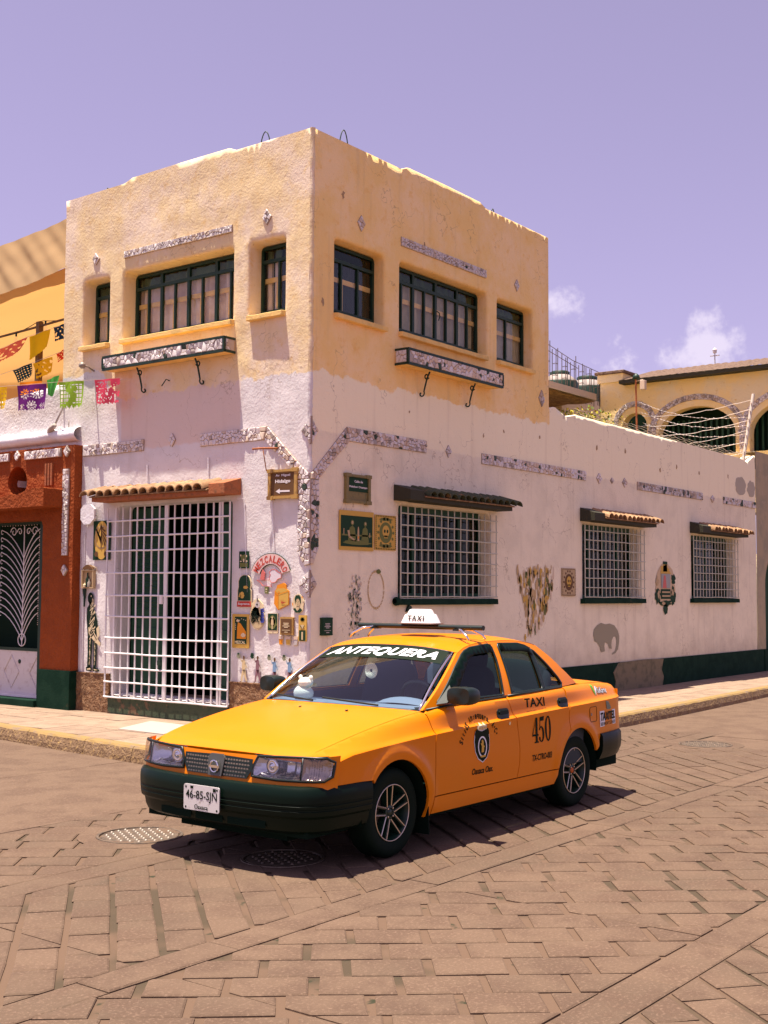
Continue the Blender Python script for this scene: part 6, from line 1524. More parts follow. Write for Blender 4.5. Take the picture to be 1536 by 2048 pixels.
for a, s in zip(ARCH, (71, 72, 73)):
    n = 16; o = [((a[0]+a[1])/2+((a[1]-a[0])/2+0.27)*math.cos(math.pi*k/n), a[3]+(a[4]-a[3]+0.30)*math.sin(math.pi*k/n)) for k in range(n+1)]
    i_ = [((a[0]+a[1])/2+((a[1]-a[0])/2+0.13)*math.cos(math.pi*k/n), a[3]+(a[4]-a[3]+0.16)*math.sin(math.pi*k/n)) for k in range(n+1)]
    mosaic(AW, [[o[k], o[k+1], i_[k+1], i_[k]] for k in range(n)]+[quad(a[1]+0.13, a[1]+0.24, 4.9, a[3]-0.01), quad(a[0]-0.24, a[0]-0.13, 4.9, a[3]-0.01)], 330, s, False, (0.6, 0.2, 0.2, 0.0), AR, 0.0, 0.03)
b = MB(); b.box(16.86, 17.1, -1.2, 3.6, 4.88, 5.0); b.build('balcony_sill', M['ochre'], AR)
b = MB(); b.grid(lambda i, j: (16.68+2.0*i, -1.2+5.65*j, 6.94+0.02*noise.noise((j*9, 1, 1))+0.54*i+0.025*abs(math.sin(j*5.65*math.pi/0.2))), 8, 230); b.build('tile_roof', M['roof_far'], AR, smooth=True)
b = MB(); b.box(16.695, 17.03, -1.2, 4.44, 6.875, 6.965); b.build('eaves', M['dark_wood'], AR)
b = MB(); b.box(16.92, 17.5, 4.44, 5.14, 6.98, 7.18); b.build('corner_pier', M['yellow_wall'], AR); b = MB(); b.box(16.86, 17.56, 4.38, 5.20, 7.18, 7.26); b.build('pier_cap', M['roof_far'], AR, bevel=0.02)
CH = thing('courtyard_roof', 'flat concrete roof slab beside the yellow arcade building', 'roof', (0, 0, 0))
b = MB(); b.box(9, 16.99, 5.2, 9.5, 6.57, 6.735); b.build('slab_edge', M['stone_c'], CH)
b = MB(); b.grid(lambda i, j: (9+8*i, 5.22+4*j, 6.565-0.03*abs(math.sin(i*34))-0.03*abs(math.sin(j*16))), 90, 40); b.build('brick_vault', mat('brick_vault', (0.20, 0.11, 0.05), 0.95, var=[(8, (0.32, 0.19, 0.09), 0.5, 0.6)], bumps=[(20, 0.8, 0.05)]), CH)
b = MB(); b.box(9, 17, 9.3, 9.5, 3.5, 6.6); b.build('back_wall', M['void'], CH)
tankm = mat('dark_tank_plastic', (0.010, 0.034, 0.020), 0.5)
for (x, y, s), lab in zip(((18.35, 7.0, 0.92), (19.9, 7.0, 1.0)), ('squat dark water tank on the far roof nearest the corner building', 'taller dark water tank beside the yellow arcade building')):
    t = thing('water_tank', lab, 'water tank', (x, y, 6.7), 'water tanks on the far roof')
    b = MB(); b.lathe([(0.50*s, 0.0), (0.54*s, 0.1), (0.54*s, 0.62*s+0.1*s), (0.50*s, 0.80*s), (0.30*s, 0.95*s), (0.27*s, 0.97*s)], n=28); b.build('tank', tankm, t, smooth=True)
    b = MB(); b.lathe([(0.52*s, 0.72*s), (0.51*s, 0.80*s), (0.30*s, 0.965*s)], n=28); b.build('shoulder', M['stone_g'], t, smooth=True)
    b = MB(); b.lathe([(0.28*s, 0.96*s), (0.29*s, 1.06*s), (0.24*s, 1.09*s), (0.0, 1.10*s)], n=24); b.build('lid', tankm, t, smooth=True)
b = MB(); b.box(17, 24, 6.2, 9, 6.3, 6.9); b.build('far_roof', M['stone_c'], CH)
REB = [(15.55, 7.98), (15.95, 8.0), (16.35, 7.9), (16.85, 7.82), (17.3, 7.78), (17.75, 7.72), (18.15, 7.66), (18.6, 7.58)]
for x, z in REB:
    t = thing('rebar_column', 'cluster of bare rebar rods sticking up from the far roof', 'rebar', (x, 6.0, 6.72), 'rebar on the far roof')
    for dx, dy in ((0, 0), (0.14, 0.03), (0.07, 0.15)):
        b = MB(); b.tube([(dx, dy, 0), (dx+0.01, dy, z-6.72+random.uniform(-0.1, 0.1))], 0.011, 5); b.build('rod', M['iron'], t)
    for k in range(3): b = MB(); zz = 0.2+0.3*k; b.tube([(0, 0, zz), (0.14, 0.03, zz), (0.07, 0.15, zz), (0, 0, zz)], 0.006, 4); b.build('tie', M['iron'], t)
# shrub over the wall: leaf clumps round twigs
sh = thing('shrub', 'yellow-green leafy shrub showing over the street wall', 'shrub', (16.2, 5.0, 4.3))
rnd = random.Random(9)
b = MB()
for k in range(9): b.tube([(rnd.uniform(-0.3, 0.3), 0, 0), (rnd.uniform(-1.0, 0.7), rnd.uniform(-0.3, 0.3), 0.9), (rnd.uniform(-1.5, 1.0), rnd.uniform(-0.4, 0.4), 1.6)], [0.03, 0.02, 0.008], 5)
b.build('branches', M['dark_wood'], sh)
lf = [mat('leaf_yellow', (0.42, 0.36, 0.02), 0.6), mat('leaf_green', (0.13, 0.17, 0.02), 0.6)]
b = MB()
for k in range(2600):
    c = Vector((rnd.gauss(-0.25, 0.85), rnd.gauss(0, 0.3), 1.25+rnd.gauss(0.1, 0.36)-0.16*abs(rnd.gauss(0, 1))))
    if c.z > 1.95-0.1*c.x*c.x: continue
    n_ = Vector((rnd.gauss(0, 1), rnd.gauss(0, 1), rnd.gauss(0.5, 1))).normalized(); t_ = n_.orthogonal().normalized(); t2 = n_.cross(t_); s = rnd.uniform(0.035, 0.065)
    b.add([c-t_*s, c+t2*s*0.55, c+t_*s, c-t2*s*0.55], [(0,1,2,3)], 0 if rnd.random() < 0.55 else 1)
stuff(b.build('foliage', lf, sh, recalc=False))
EB = thing('end_building', 'dull tan building with a dark arched doorway at the right edge', 'building', (0, 0, 0))
M['plaster_end'] = mat('dull_tan_plaster', (0.42, 0.33, 0.21), 0.95, var=[(2, (0.33, 0.28, 0.19), 0.42, 0.62), (9, (0.46, 0.36, 0.26), 0.55, 0.7)], bumps=[(26, 0.5, 0.015)])
ah = arch(14.32, 15.9, 0.3, 1.9, 2.62)
pts, fs = fill(resample([(13.865, 0.1), (30, 0.1), (30, 4.62), (13.865, 4.62)], 0.4), [ah], 0.4)
b = MB(); b.add([RW(a, z, 0.006) for a, z in pts], fs); k = len(ah); b.add([RW(a, z, 0.006) for a, z in ah]+[RW(a, z, -0.35) for a, z in ah], [(i, (i+1) % k, k+(i+1) % k, k+i) for i in range(k)])
b.box(13.866, 30, 0, 0.3, 4.62, 4.64); b.build('wall', M['plaster_end'], EB, smooth=True, angle=40)
b = MB(); b.add([RW(a, z, -0.34) for a, z in ah], [tuple(range(len(ah)))]); b.build('arched_door', M['green_door'], EB)
b = MB(); b.box(14.2, 30, -0.03, -0.002, 0.1, 0.60); b.build('painted_dado', M['green_base'], EB)
# pole, wires
wp = thing('wire_pole', 'leaning pale pole holding barbed wire on top of the street wall', 'pole', (13.52, 0.12, 4.40))
b = MB(); b.tube([(0, 0, 0), (0.62, 0, 1.46)], 0.032, 8); b.build('pole', M['stone_g'], wp)
for k in range(7):
    t = 0.14+0.12*k; b = MB(); b.tube([(0.62*t-0.07, -0.01, 1.46*t), (0.62*t+0.09, 0.0, 1.46*t+0.01)], 0.012, 5); b.build('insulator', M['stone_w'], wp)
wnd = random.Random(4)
WS_ = 'wire strands above the street wall'
for k in range(6):
    z0 = 4.60+0.23*k; x0 = 13.52+0.62*(z0-4.4)/1.46
    pts = []
    for i in range(19):
        t = i/18; pts.append((x0+2.2*t, 0.12+3.5*t, z0+0.02*k*t-0.10*math.sin(math.pi*t)+wnd.uniform(-0.012, 0.012)+0.10*t))
    b = MB(); b.tube(pts, 0.0055, 5); tag(b.build('wire_strand', M['stone_w']), 'white wire strand from the leaning pole over the courtyard, '+('lowest', 'second lowest', 'third lowest', 'third highest', 'second highest', 'highest')[k]+' of six', 'wire', WS_)
for k in range(5):
    p0 = Vector((16.9, 4.1-0.1*k, 6.45-0.28*k)); p1 = Vector((13.9-0.06*k, 0.15, 5.35-0.18*k)); b = MB(); pts = [p0.lerp(p1, i/30)+Vector((0, 0, -0.18*math.sin(math.pi*i/30)+wnd.uniform(-0.01, 0.01))) for i in range(31)]
    b.tube(pts, 0.004, 4)
    for i in range(1, 30): c = pts[i]; b.lathe([(0, 0.014), (0.013, 0), (0, -0.014)], c, 'z', 5)
    tag(b.build('barbed_wire', M['stone_w']), 'barbed wire strand sloping down to the leaning pole, '+('highest', 'second highest', 'middle', 'second lowest', 'lowest')[k]+' of five', 'barbed wire', WS_)
for k in range(3):
    pts = [(6.4+7.3*i/40, 0.10, 4.50+0.035*k-0.004*i*0.3+0.03*abs(math.sin(i*1.7+k))) for i in range(41)]
    b = MB(); b.tube(pts, 0.0035, 4); tag(b.build('barbed_wire', M['stone_g']), 'loose barbed wire along the top of the street wall, '+('lowest', 'middle', 'uppermost')[k]+' of three', 'barbed wire', WS_)
lp = thing('yard_lamp', 'thin brown lamp post with a small lantern in front of the yellow arcade', 'lamp', (16.0, 3.62, 4.2))
b = MB(); b.tube([(0, 0, 0), (0, 0.03, 2.62)], 0.022, 7); b.tube([(0.03, -0.06, 0), (0, 0.03, 2.3)], 0.008, 5); b.build('post', M['rust_wood'], lp)
b = MB(); b.lathe([(0.0, 2.76), (0.07, 2.70), (0.10, 2.62), (0.05, 2.60), (0.0, 2.60)], (0, 0.02, 0), n=10); b.build('cap', M['iron_black'], lp, smooth=True)
b = MB(); b.box(-0.06, 0.06, -0.22, -0.10, 2.34, 2.56); b.tube([(0, 0.02, 2.56), (0, -0.16, 2.58)], 0.014, 5); b.build('lantern', M['stone_c'], lp, bevel=0.01)
an = thing('antenna', 'tiny white antenna mast on the far tile roof', 'antenna', (19.0, 2.9, 7.3))
b = MB(); b.tube([(0, 0, 0), (0, 0, 0.55)], 0.015, 5); b.build('mast', M['stone_w'], an); b = MB(); b.lathe([(0, 0.68), (0.06, 0.62), (0.05, 0.54), (0, 0.52)], n=8); b.box(-0.02, 0.02, -0.12, 0.12, 0.46, 0.48); b.build('dish', M['stone_w'], an)
for k, pts in enumerate(([(11.0, 6.0, 8.35), (14.9, 6.0, 8.1), (17.2, 6.0, 7.72), (20.5, 6.0, 7.5)], [(11.0, 6.0, 8.05), (14.9, 6.0, 7.92), (17.5, 6.0, 7.55)])):
    b = MB(); b.tube(pts, 0.009, 5); tag(b.build('overhead_cable', M['iron']), ('upper', 'lower')[k]+' thin cable sagging behind the corner building to the yellow arcade', 'cable', 'cables in the sky')
# ------------------------------------------------------------------ street signs, posters, stickers, murals
K = {}
def ink(name, c, r=0.7):
    if name not in K: K[name] = mat('ink_'+name, c, r, spec=0.2)
    return K[name]
GRN = ink('dark_green', (0.012, 0.045, 0.020)); YEL = ink('mustard', (0.62, 0.38, 0.08)); ORG = ink('orange', (0.75, 0.27, 0.02)); CRM = ink('cream', (0.72, 0.58, 0.36)); WHT = ink('white', (0.80, 0.74, 0.74)); RED = ink('red', (0.50, 0.06, 0.04)); PNK = ink('pink_red', (0.62, 0.16, 0.14)); TAN = ink('tan', (0.50, 0.36, 0.20)); BRN = ink('brown', (0.14, 0.07, 0.03)); BLU = ink('blue', (0.06, 0.08, 0.38)); LBL = ink('light_blue', (0.20, 0.32, 0.48)); MAU = ink('mauve', (0.24, 0.12, 0.14)); OLV = ink('olive', (0.16, 0.17, 0.05)); SKN = ink('buff', (0.62, 0.47, 0.26)); GRY = ink('grey_green', (0.26, 0.26, 0.17)); PAL = ink('pale_grey', (0.52, 0.46, 0.44)); BLK = ink('green_black', (0.006, 0.020, 0.010))
def wall_box(mp, aL, aR, z0, z1):
    """(s,t) 0..1 on the wall, s rightwards as the street sees it"""
    return lambda s, t, d=0.0: mp(aL+(aR-aL)*s, z0+(z1-z0)*t, d)
def sticker(name, lab, cat, mp, aL, aR, z0, z1, layers, base=None, d0=0.010, shape=None, grp=None, frame=None, th=0.004):
    """layers: (material, [polygons in s,t]) stacked outwards; base: material of the sheet"""
    q = wall_box(mp, aL, aR, z0, z1); t = thing(name, lab, cat, (0, 0, 0), grp); d = d0
    if base is not None:
        b = MB(); b.prism(shape or [(0, 0), (1, 0), (1, 1), (0, 1)], q, d-0.006, d+th); b.build('sheet', base, t); d += th
    for k, (m, polys) in enumerate(layers):
        d += 0.0022; b = MB()
        for p in polys:
            if isinstance(p, tuple) and p and p[0] == 'T':
                _, txt, cx, cy, w, h, bold = p; tv, tf = fit_text(txt, w, h, bold)
                b.add([q(cx+x, cy+y, d) for x, y in tv], tf); continue
            pts, fs = fill(p); b.add([q(s, tt, d) for s, tt in pts], fs)
        o = b.build('print', m, t)
        if len(polys) > 1: stuff(o)
    return t, q, d
def blob(cx, cy, rx, ry, seed, amp=0.35, n=26):
    return [(cx+rx*math.cos(2*math.pi*k/n)*(1+amp*noise.noise((seed, 2.2*math.cos(2*math.pi*k/n), 2.2*math.sin(2*math.pi*k/n)))), cy+ry*math.sin(2*math.pi*k/n)*(1+amp*noise.noise((seed, 2.2*math.cos(2*math.pi*k/n), 2.2*math.sin(2*math.pi*k/n))))) for k in range(n)]
def R4(x0, x1, y0, y1): return [(x0, y0), (x1, y0), (x1, y1), (x0, y1)]
def stroke(p, q, w0, w1=None, asp=1.0):
    w1 = w0 if w1 is None else w1; dx, dy = q[0]-p[0], q[1]-p[1]; L = math.hypot(dx*asp, dy) or 1; nx, ny = -dy/L/asp, dx*asp/L
    return [(p[0]+nx*w0, p[1]+ny*w0), (p[0]-nx*w0, p[1]-ny*w0), (q[0]-nx*w1, q[1]-ny*w1), (q[0]+nx*w1, q[1]+ny*w1)]
# --- framed street-name signs
def street_sign(lab, mp, aL, aR, z0, z1, lines, plate_m, frame_m, arrow, plate=(0.10, 0.90, 0.12, 0.88)):
    q = wall_box(mp, aL, aR, z0, z1); t = thing('street_sign', lab, 'street sign', (0, 0, 0), 'framed street-name signs')
    b = MB(); b.prism(R4(0.03, 0.97, 0.03, 0.97), q, 0.0, 0.022); b.build('backing', frame_m, t)
    f = MB(); w = 0.10
    for x0, x1, y0, y1 in ((0.0, 1.0, 0.0, 0.085), (0.0, 1.0, 0.915, 1.0), (0.0, 0.095, 0.085, 0.915), (0.905, 1.0, 0.085, 0.915)): f.prism(R4(x0, x1, y0, y1), q, 0.005, 0.042)
    f.build('frame', frame_m, t, bevel=0.006)
    for cx, cy in ((0, 0), (1, 0), (0, 1), (1, 1)):
        b = MB(); b.prism(R4(cx-0.04 if cx else -0.025, 1.025 if cx else 0.20-0.04*0, cy-0.03 if not cy else 0.90, 0.095 if not cy else 1.03) if False else R4(0.82 if cx else -0.025, 1.025 if cx else 0.18, 0.90 if cy else -0.03, 1.03 if cy else 0.10), q, 0.003, 0.048); b.build('corner_block', frame_m, t, bevel=0.006)
    b = MB(); b.prism(R4(*plate), q, 0.02, 0.028); b.build('plate', plate_m, t)
    for txt, cx, cy, w_, h_ in lines:
        tv, tf = fit_text(txt, w_, h_, 0.03); b = MB(); b.add([q(cx+x, cy+y, 0.030) for x, y in tv], tf); b.build('lettering', WHT, t)
    if arrow:
        b = MB(); pts = [(0.26, 0.25), (0.40, 0.345), (0.40, 0.285), (0.74, 0.275), (0.74, 0.215), (0.40, 0.225), (0.40, 0.165)]; pv, pf = fill(pts); b.add([q(s, tt, 0.030) for s, tt in pv], pf); b.build('arrow', WHT, t)
gold_frame = mat('gilt_frame', (0.46, 0.27, 0.07), 0.5, var=[(20, (0.30, 0.17, 0.05), 0.5, 0.7)], spec=0.4)
old_frame = mat('tarnished_frame', (0.22, 0.17, 0.06), 0.6, var=[(20, (0.14, 0.13, 0.05), 0.5, 0.7)])
street_sign('gilt-framed brown sign reading Av Miguel Hidalgo with an arrow', LW, 0.605, 0.158, 2.775, 3.11, [('Av  Miguel', 0.50, 0.79, 0.50, 0.10), ('Hidalgo', 0.50, 0.58, 0.52, 0.15)], BRN, gold_frame, True)
street_sign('tarnished sign reading Calle de Melchor Ocampo on the shaded wall', RW, 0.61, 1.073, 2.758, 3.093, [('Calle de', 0.52, 0.76, 0.34, 0.085), ('Melchor Ocampo', 0.51, 0.56, 0.74, 0.095)], GRN, old_frame, False, (0.10, 0.90, 0.40, 0.90))
PG = 'paper posters pasted on the walls'
# --- shaded wall posters
fig = lambda cx, cy, s: [ell(cx, cy+0.20*s, 0.035*s, 0.05*s, 12), [(cx-0.09*s, cy-0.12*s), (cx+0.08*s, cy-0.14*s), (cx+0.05*s, cy+0.10*s), (cx, cy+0.15*s), (cx-0.06*s, cy+0.10*s)]]
sticker('poster', 'dark square poster of dim seated figures with a bottle, under the Melchor Ocampo sign', 'poster', RW, 0.522, 1.165, 2.20, 2.665,
        [(GRN, [R4(0.03, 0.96, 0.09, 0.87)]), (OLV, fig(0.36, 0.42, 1.4)+fig(0.74, 0.42, 1.3)+[R4(0.05, 0.93, 0.36, 0.40), blob(0.5, 0.2, 0.40, 0.06, 3)]), (TAN, [stroke((0.24, 0.50), (0.27, 0.34), 0.03, 0.025), stroke((0.27, 0.34), (0.42, 0.26), 0.025, 0.02), ell(0.355, 0.70, 0.03, 0.045, 10), ell(0.74, 0.69, 0.024, 0.035, 10), [(0.50, 0.24), (0.56, 0.24), (0.555, 0.50), (0.54, 0.60), (0.52, 0.60), (0.505, 0.50)], R4(0.10, 0.12, 0.38, 0.54), R4(0.86, 0.88, 0.34, 0.46)]), (ORG, [R4(0.515, 0.545, 0.30, 0.36)])], YEL, grp=PG)
orn = [ell(0.5, 0.5, 0.30, 0.30, 24)]+[ell(0.5+0.36*math.cos(a), 0.5+0.40*math.sin(a), 0.05, 0.045, 8) for a in [k*math.pi/7 for k in range(14)]]
brd = [[(0.03+0.94*k/12, 0.02), (0.03+0.94*(k+0.7)/12, 0.02), (0.03+0.94*(k+0.5)/12, 0.06)] for k in range(12)]+[[(0.03+0.94*k/12, 0.98), (0.03+0.94*(k+0.7)/12, 0.98), (0.03+0.94*(k+0.5)/12, 0.94)] for k in range(12)]+[[(0.02, 0.04+0.92*k/16), (0.02, 0.04+0.92*(k+0.7)/16), (0.07, 0.04+0.92*(k+0.5)/16)] for k in range(16)]+[[(0.98, 0.04+0.92*k/16), (0.98, 0.04+0.92*(k+0.7)/16), (0.93, 0.04+0.92*(k+0.5)/16)] for k in range(16)]
skull = [ell(0.5, 0.54, 0.17, 0.17, 18), R4(0.42, 0.58, 0.34, 0.42)]
orn_layers = [(OLV, orn+[blob(0.5, 0.12, 0.3, 0.05, 2), blob(0.5, 0.88, 0.3, 0.05, 5)]), (YEL, skull), (GRN, brd+[ell(0.44, 0.54, 0.04, 0.05, 10), ell(0.57, 0.54, 0.04, 0.05, 10), R4(0.44, 0.56, 0.37, 0.39)])]
sticker('poster', 'ornate mustard poster with a scalloped border and skull medallion, beside the dark square poster', 'poster', RW, 1.192, 1.615, 2.22, 2.645, orn_layers, YEL, grp=PG)
sticker('poster', 'small ornate mustard poster left of the middle barred window', 'poster', RW, 5.775, 6.20, 1.67, 2.09, [(BRN, orn), (YEL, skull), (BRN, brd+[ell(0.44, 0.54, 0.04, 0.05, 10), ell(0.57, 0.54, 0.04, 0.05, 10)])], TAN, grp=PG)
def plaque(lab, mp, aL, aR, z0, z1, fm, pm, tm):
    q = wall_box(mp, aL, aR, z0, z1); t = thing('wall_plaque', lab, 'plaque', (0, 0, 0), 'small framed plaques by the corner')
    b = MB(); b.prism([(-0.02, 0), (0.10, -0.02), (0.90, -0.02), (1.02, 0), (0.99, 0.1), (0.99, 0.9), (1.02, 1), (0.9, 1.02), (0.1, 1.02), (-0.02, 1), (0.01, 0.9), (0.01, 0.1)], q, 0.0, 0.03); b.build('frame', fm, t, bevel=0.005)
    b = MB(); b.prism(R4(0.09, 0.91, 0.09, 0.91), q, 0.028, 0.034); b.build('plate', pm, t)
    b = MB()
    for y, w in ((0.66, 0.42), (0.58, 0.36), (0.50, 0.54), (0.42, 0.30)): b.prism(R4(0.5-w/2, 0.5+w/2, y-0.02, y+0.02), q, 0.034, 0.036)
    b.prism(R4(0.2, 0.8, 0.25, 0.275), q, 0.034, 0.036); b.prism(R4(0.38, 0.64, 0.13, 0.17), q, 0.034, 0.036)
    stuff(b.build('small_print', tm, t))
plaque('dark green plaque with small lines of text, first on the shaded wall from the corner', RW, 0.20, 0.395, 1.218, 1.415, GRN, GRN, PAL)
plaque('brown-framed plaque with small lines of text, above the three painted glasses', LW, 0.40, 0.205, 1.222, 1.42, gold_frame, BRN, CRM)
# --- sunlit wall, right of the gate
sticker('poster', 'small dark green poster uppermost beside the gate', 'poster', LW, 1.073, 0.918, 1.98, 2.18, [(OLV, [blob(0.5, 0.62, 0.35, 0.2, 4), R4(0.1, 0.9, 0.08, 0.32)]), (CRM, [ell(0.2, 0.76, 0.07, 0.06, 8), ell(0.8, 0.72, 0.06, 0.06, 8), R4(0.44, 0.58, 0.36, 0.56), R4(0.12, 0.3, 0.38, 0.44), R4(0.72, 0.9, 0.38, 0.46)])], GRN, grp=PG)
hood_ = [(0.0, 0.18), (1.0, 0.18), (1.0, 0.50), (0.92, 0.56), (0.98, 0.66), (0.97, 0.78), (0.86, 0.92), (0.66, 0.99), (0.40, 0.99), (0.18, 0.93), (0.05, 0.80), (0.06, 0.62), (0.0, 0.5)]
sticker('poster', 'cut-out poster of a dark hooded figure above a red Suprema strip', 'poster', LW, 1.092, 0.866, 1.53, 1.91, [(GRN, [[(0.05+0.9*x, 0.02+0.96*y) for x, y in hood_]]), (YEL, [blob(0.35, 0.36, 0.15, 0.10, 3), blob(0.6, 0.60, 0.16, 0.05, 6), [(0.1, 0.3), (0.2, 0.45), (0.28, 0.3)]]), (RED, [R4(0.0, 1.0, 0.0, 0.17)]), (WHT, [('T', 'Suprema', 0.5, 0.085, 0.82, 0.085, 0.02)])], CRM, shape=[(0, 0)]+hood_[1:1]+[(1, 0)]+hood_[1:]+[(0, 0.18)], grp=PG)
sticker('poster', 'yellow-edged poster reading MEZCAL with an orange peak', 'poster', LW, 1.17, 0.898, 1.05, 1.445, [(GRN, [R4(0.16, 0.87, 0.12, 0.92)]), (ORG, [[(0.30, 0.27), (0.84, 0.27), (0.84, 0.48), (0.52, 0.72), (0.36, 0.76), (0.32, 0.62)]]), (CRM, [ell(0.36, 0.80, 0.10, 0.035, 10), blob(0.68, 0.38, 0.14, 0.06, 5)]+[ell(0.22+0.12*k, 0.86-0.02*(k % 3), 0.03, 0.012, 7) for k in range(6)]+[ell(0.22, 0.70-0.05*k, 0.03, 0.015, 7) for k in range(4)]+[('T', 'MEZCAL', 0.5, 0.17, 0.62, 0.085, 0.02)])], YEL, grp=PG)
sticker('sticker', 'tiny dark card stuck between the carton and the bouquet', 'sticker', LW, 0.658, 0.604, 1.687, 1.767, [(CRM, [ell(0.5, 0.6, 0.2, 0.14, 10), R4(0.3, 0.7, 0.2, 0.32)])], OLV, grp=PG)
car_o = [(0.0, 0.22), (0.28, 0.0), (0.98, 0.20), (1.0, 0.70), (0.82, 0.78), (0.80, 0.94), (0.62, 1.0), (0.20, 0.92), (0.16, 0.80), (0.04, 0.70)]
sticker('sticker', 'orange drink carton sticker with a red agave', 'sticker', LW, 0.51, 0.28, 1.50, 1.81, [(YEL, [[(0.08, 0.70), (0.30, 0.60), (0.96, 0.71), (0.72, 0.80), (0.24, 0.80)], [(0.30, 0.03), (0.96, 0.21), (0.96, 0.68), (0.31, 0.57)]]), (ORG, [stroke((0.30, 0.02), (0.30, 0.58), 0.014), stroke((0.30, 0.58), (0.97, 0.70), 0.014), stroke((0.05, 0.70), (0.30, 0.58), 0.012), ell(0.33, 0.66, 0.06, 0.03, 10)]), (RED, [[(0.52+0.03*k, 0.24+0.01*k), (0.58+0.03*k*0.5, 0.24), (0.46+0.10*k, 0.36+0.06*math.sin(k+0.6))] for k in range(5)])], ORG, shape=car_o, grp=PG)
sticker('sticker', 'cream sticker of a dark-haired portrait near the corner', 'sticker', LW, 0.227, 0.06, 1.47, 1.68, [(GRN, [[(0.2, 0.78), (0.3, 0.94), (0.6, 0.97), (0.75, 0.85), (0.78, 0.50), (0.66, 0.60), (0.34, 0.62), (0.24, 0.48)], [(0.08, 0.20), (0.25, 0.28), (0.45, 0.10), (0.72, 0.28), (0.9, 0.15), (0.7, 0.02), (0.3, 0.02)]]), (SKN, [ell(0.5, 0.55, 0.19, 0.23, 16), R4(0.42, 0.6, 0.18, 0.36)]), (GRN, [[(0.30, 0.66), (0.34, 0.84), (0.5, 0.74), (0.66, 0.84), (0.70, 0.66), (0.6, 0.74), (0.5, 0.80), (0.4, 0.74)], R4(0.38, 0.46, 0.60, 0.63), R4(0.55, 0.63, 0.60, 0.63), R4(0.46, 0.58, 0.42, 0.445), stroke((0.515, 0.58), (0.53, 0.50), 0.012)]), (ORG, [R4(0.02, 0.10, 0.4, 0.55), R4(0.86, 0.97, 0.80, 0.9)])], CRM, shape=blob(0.5, 0.5, 0.52, 0.52, 8, 0.12), grp=PG)
# MEZCALERO arch
q = wall_box(LW, 0.885, 0.255, 1.835, 2.15); mz = thing('mural_lettering', 'arched red lettering MEZCALERO over a broken bottle', 'mural', (0, 0, 0))
word = 'MEZCALERO'; d = 0.012
def archpos(a, r): return 0.5+0.47*r*math.cos(a), 0.10+0.84*r*math.sin(a)
o_, i_ = [archpos(math.pi*(0.90-0.80*k/24), 1.08) for k in range(25)], [archpos(math.pi*(0.90-0.80*k/24), 0.58) for k in range(25)]
b = MB(); b.prism(o_+i_[::-1], q, 0.004, d); b.build('outline', GRN, mz)
o_, i_ = [archpos(math.pi*(0.905-0.81*k/24), 1.05) for k in range(25)], [archpos(math.pi*(0.905-0.81*k/24), 0.61) for k in range(25)]
b = MB(); b.prism(o_+i_[::-1], q, d, d+0.002); b.build('ground', ink('pale_pink', (0.74, 0.50, 0.46)), mz)
b = MB()
for k, ch in enumerate(word):
    a = math.pi*(0.855-0.71*k/8); tv, tf = fit_text(ch, 0.085, 0.26, 0.03); cx, cy = archpos(a, 0.83); rot = a-math.pi/2
    b.add([q(cx+(x*math.cos(rot)-y*math.sin(rot)*0.5), cy+(x*math.sin(rot)*2+y*math.cos(rot)), d+0.004) for x, y in tv], tf)
b.build('lettering', RED, mz)
bt = [(0.46, 0.10), (0.50, 0.22), (0.46, 0.30), (0.52, 0.40), (0.60, 0.42), (0.68, 0.32), (0.76, 0.26), (0.76, 0.10), (0.68, 0.06), (0.62, -0.06), (0.52, -0.08)]
b = MB(); b.prism(bt, q, 0.004, d); b.build('bottle', ink('pale_lilac', (0.70, 0.62, 0.66)), mz)
b = MB()
for p, r in zip(bt, bt[1:]+bt[:1]): b.prism(stroke(p, r, 0.012, None, 2.0), q, d, d+0.002)
for p, r in (((0.15, 0.02), (0.24, -0.06)), ((0.24, -0.06), (0.30, -0.18)), ((0.30, -0.18), (0.52, -0.22)), ((0.52, -0.22), (0.50, -0.12)), ((0.15, 0.02), (0.46, 0.03))): b.prism(stroke(p, r, 0.008, None, 2.0), q, 0.004, d)
b.prism([(0.24, 0.06), (0.34, 0.0), (0.36, 0.28), (0.30, 0.44), (0.27, 0.30)], q, 0.004, d); b.build('bottle_outline', PNK, mz)
# bouquet figure
bl = []
rb = random.Random(8)
t, q, d = sticker('sticker', 'sticker of a shaggy cream and blue bouquet under the MEZCALERO lettering', 'sticker', LW, 0.894, 0.636, 1.28, 1.675, [(SKN, [stroke((0.5, 0.62), (0.5+0.44*math.cos(a), 0.34+0.32*math.sin(a)), 0.03, 0.05) for a in [math.pi*(0.62+0.07*k) for k in range(18)]]), (BLK, [stroke((0.42+rb.uniform(-0.3, 0.2), 0.5+rb.uniform(-0.38, 0.05)), (0.42+rb.uniform(-0.3, 0.2), 0.5+rb.uniform(-0.38, 0.05)), 0.010) for k in range(26)]), (BLU, [stroke((0.70, 0.55-0.03*k), (0.86+rb.uniform(-0.03, 0.08), 0.58-0.035*k), 0.03, 0.02) for k in range(12)]), (PAL, [ell(0.52, 0.70, 0.16, 0.09, 14), R4(0.46, 0.56, 0.78, 0.98)]), (BLK, [ell(0.50, 0.71, 0.05, 0.03, 8), R4(0.49, 0.53, 0.80, 0.9)])], CRM, shape=blob(0.45, 0.42, 0.44, 0.44, 3, 0.25), grp=PG)
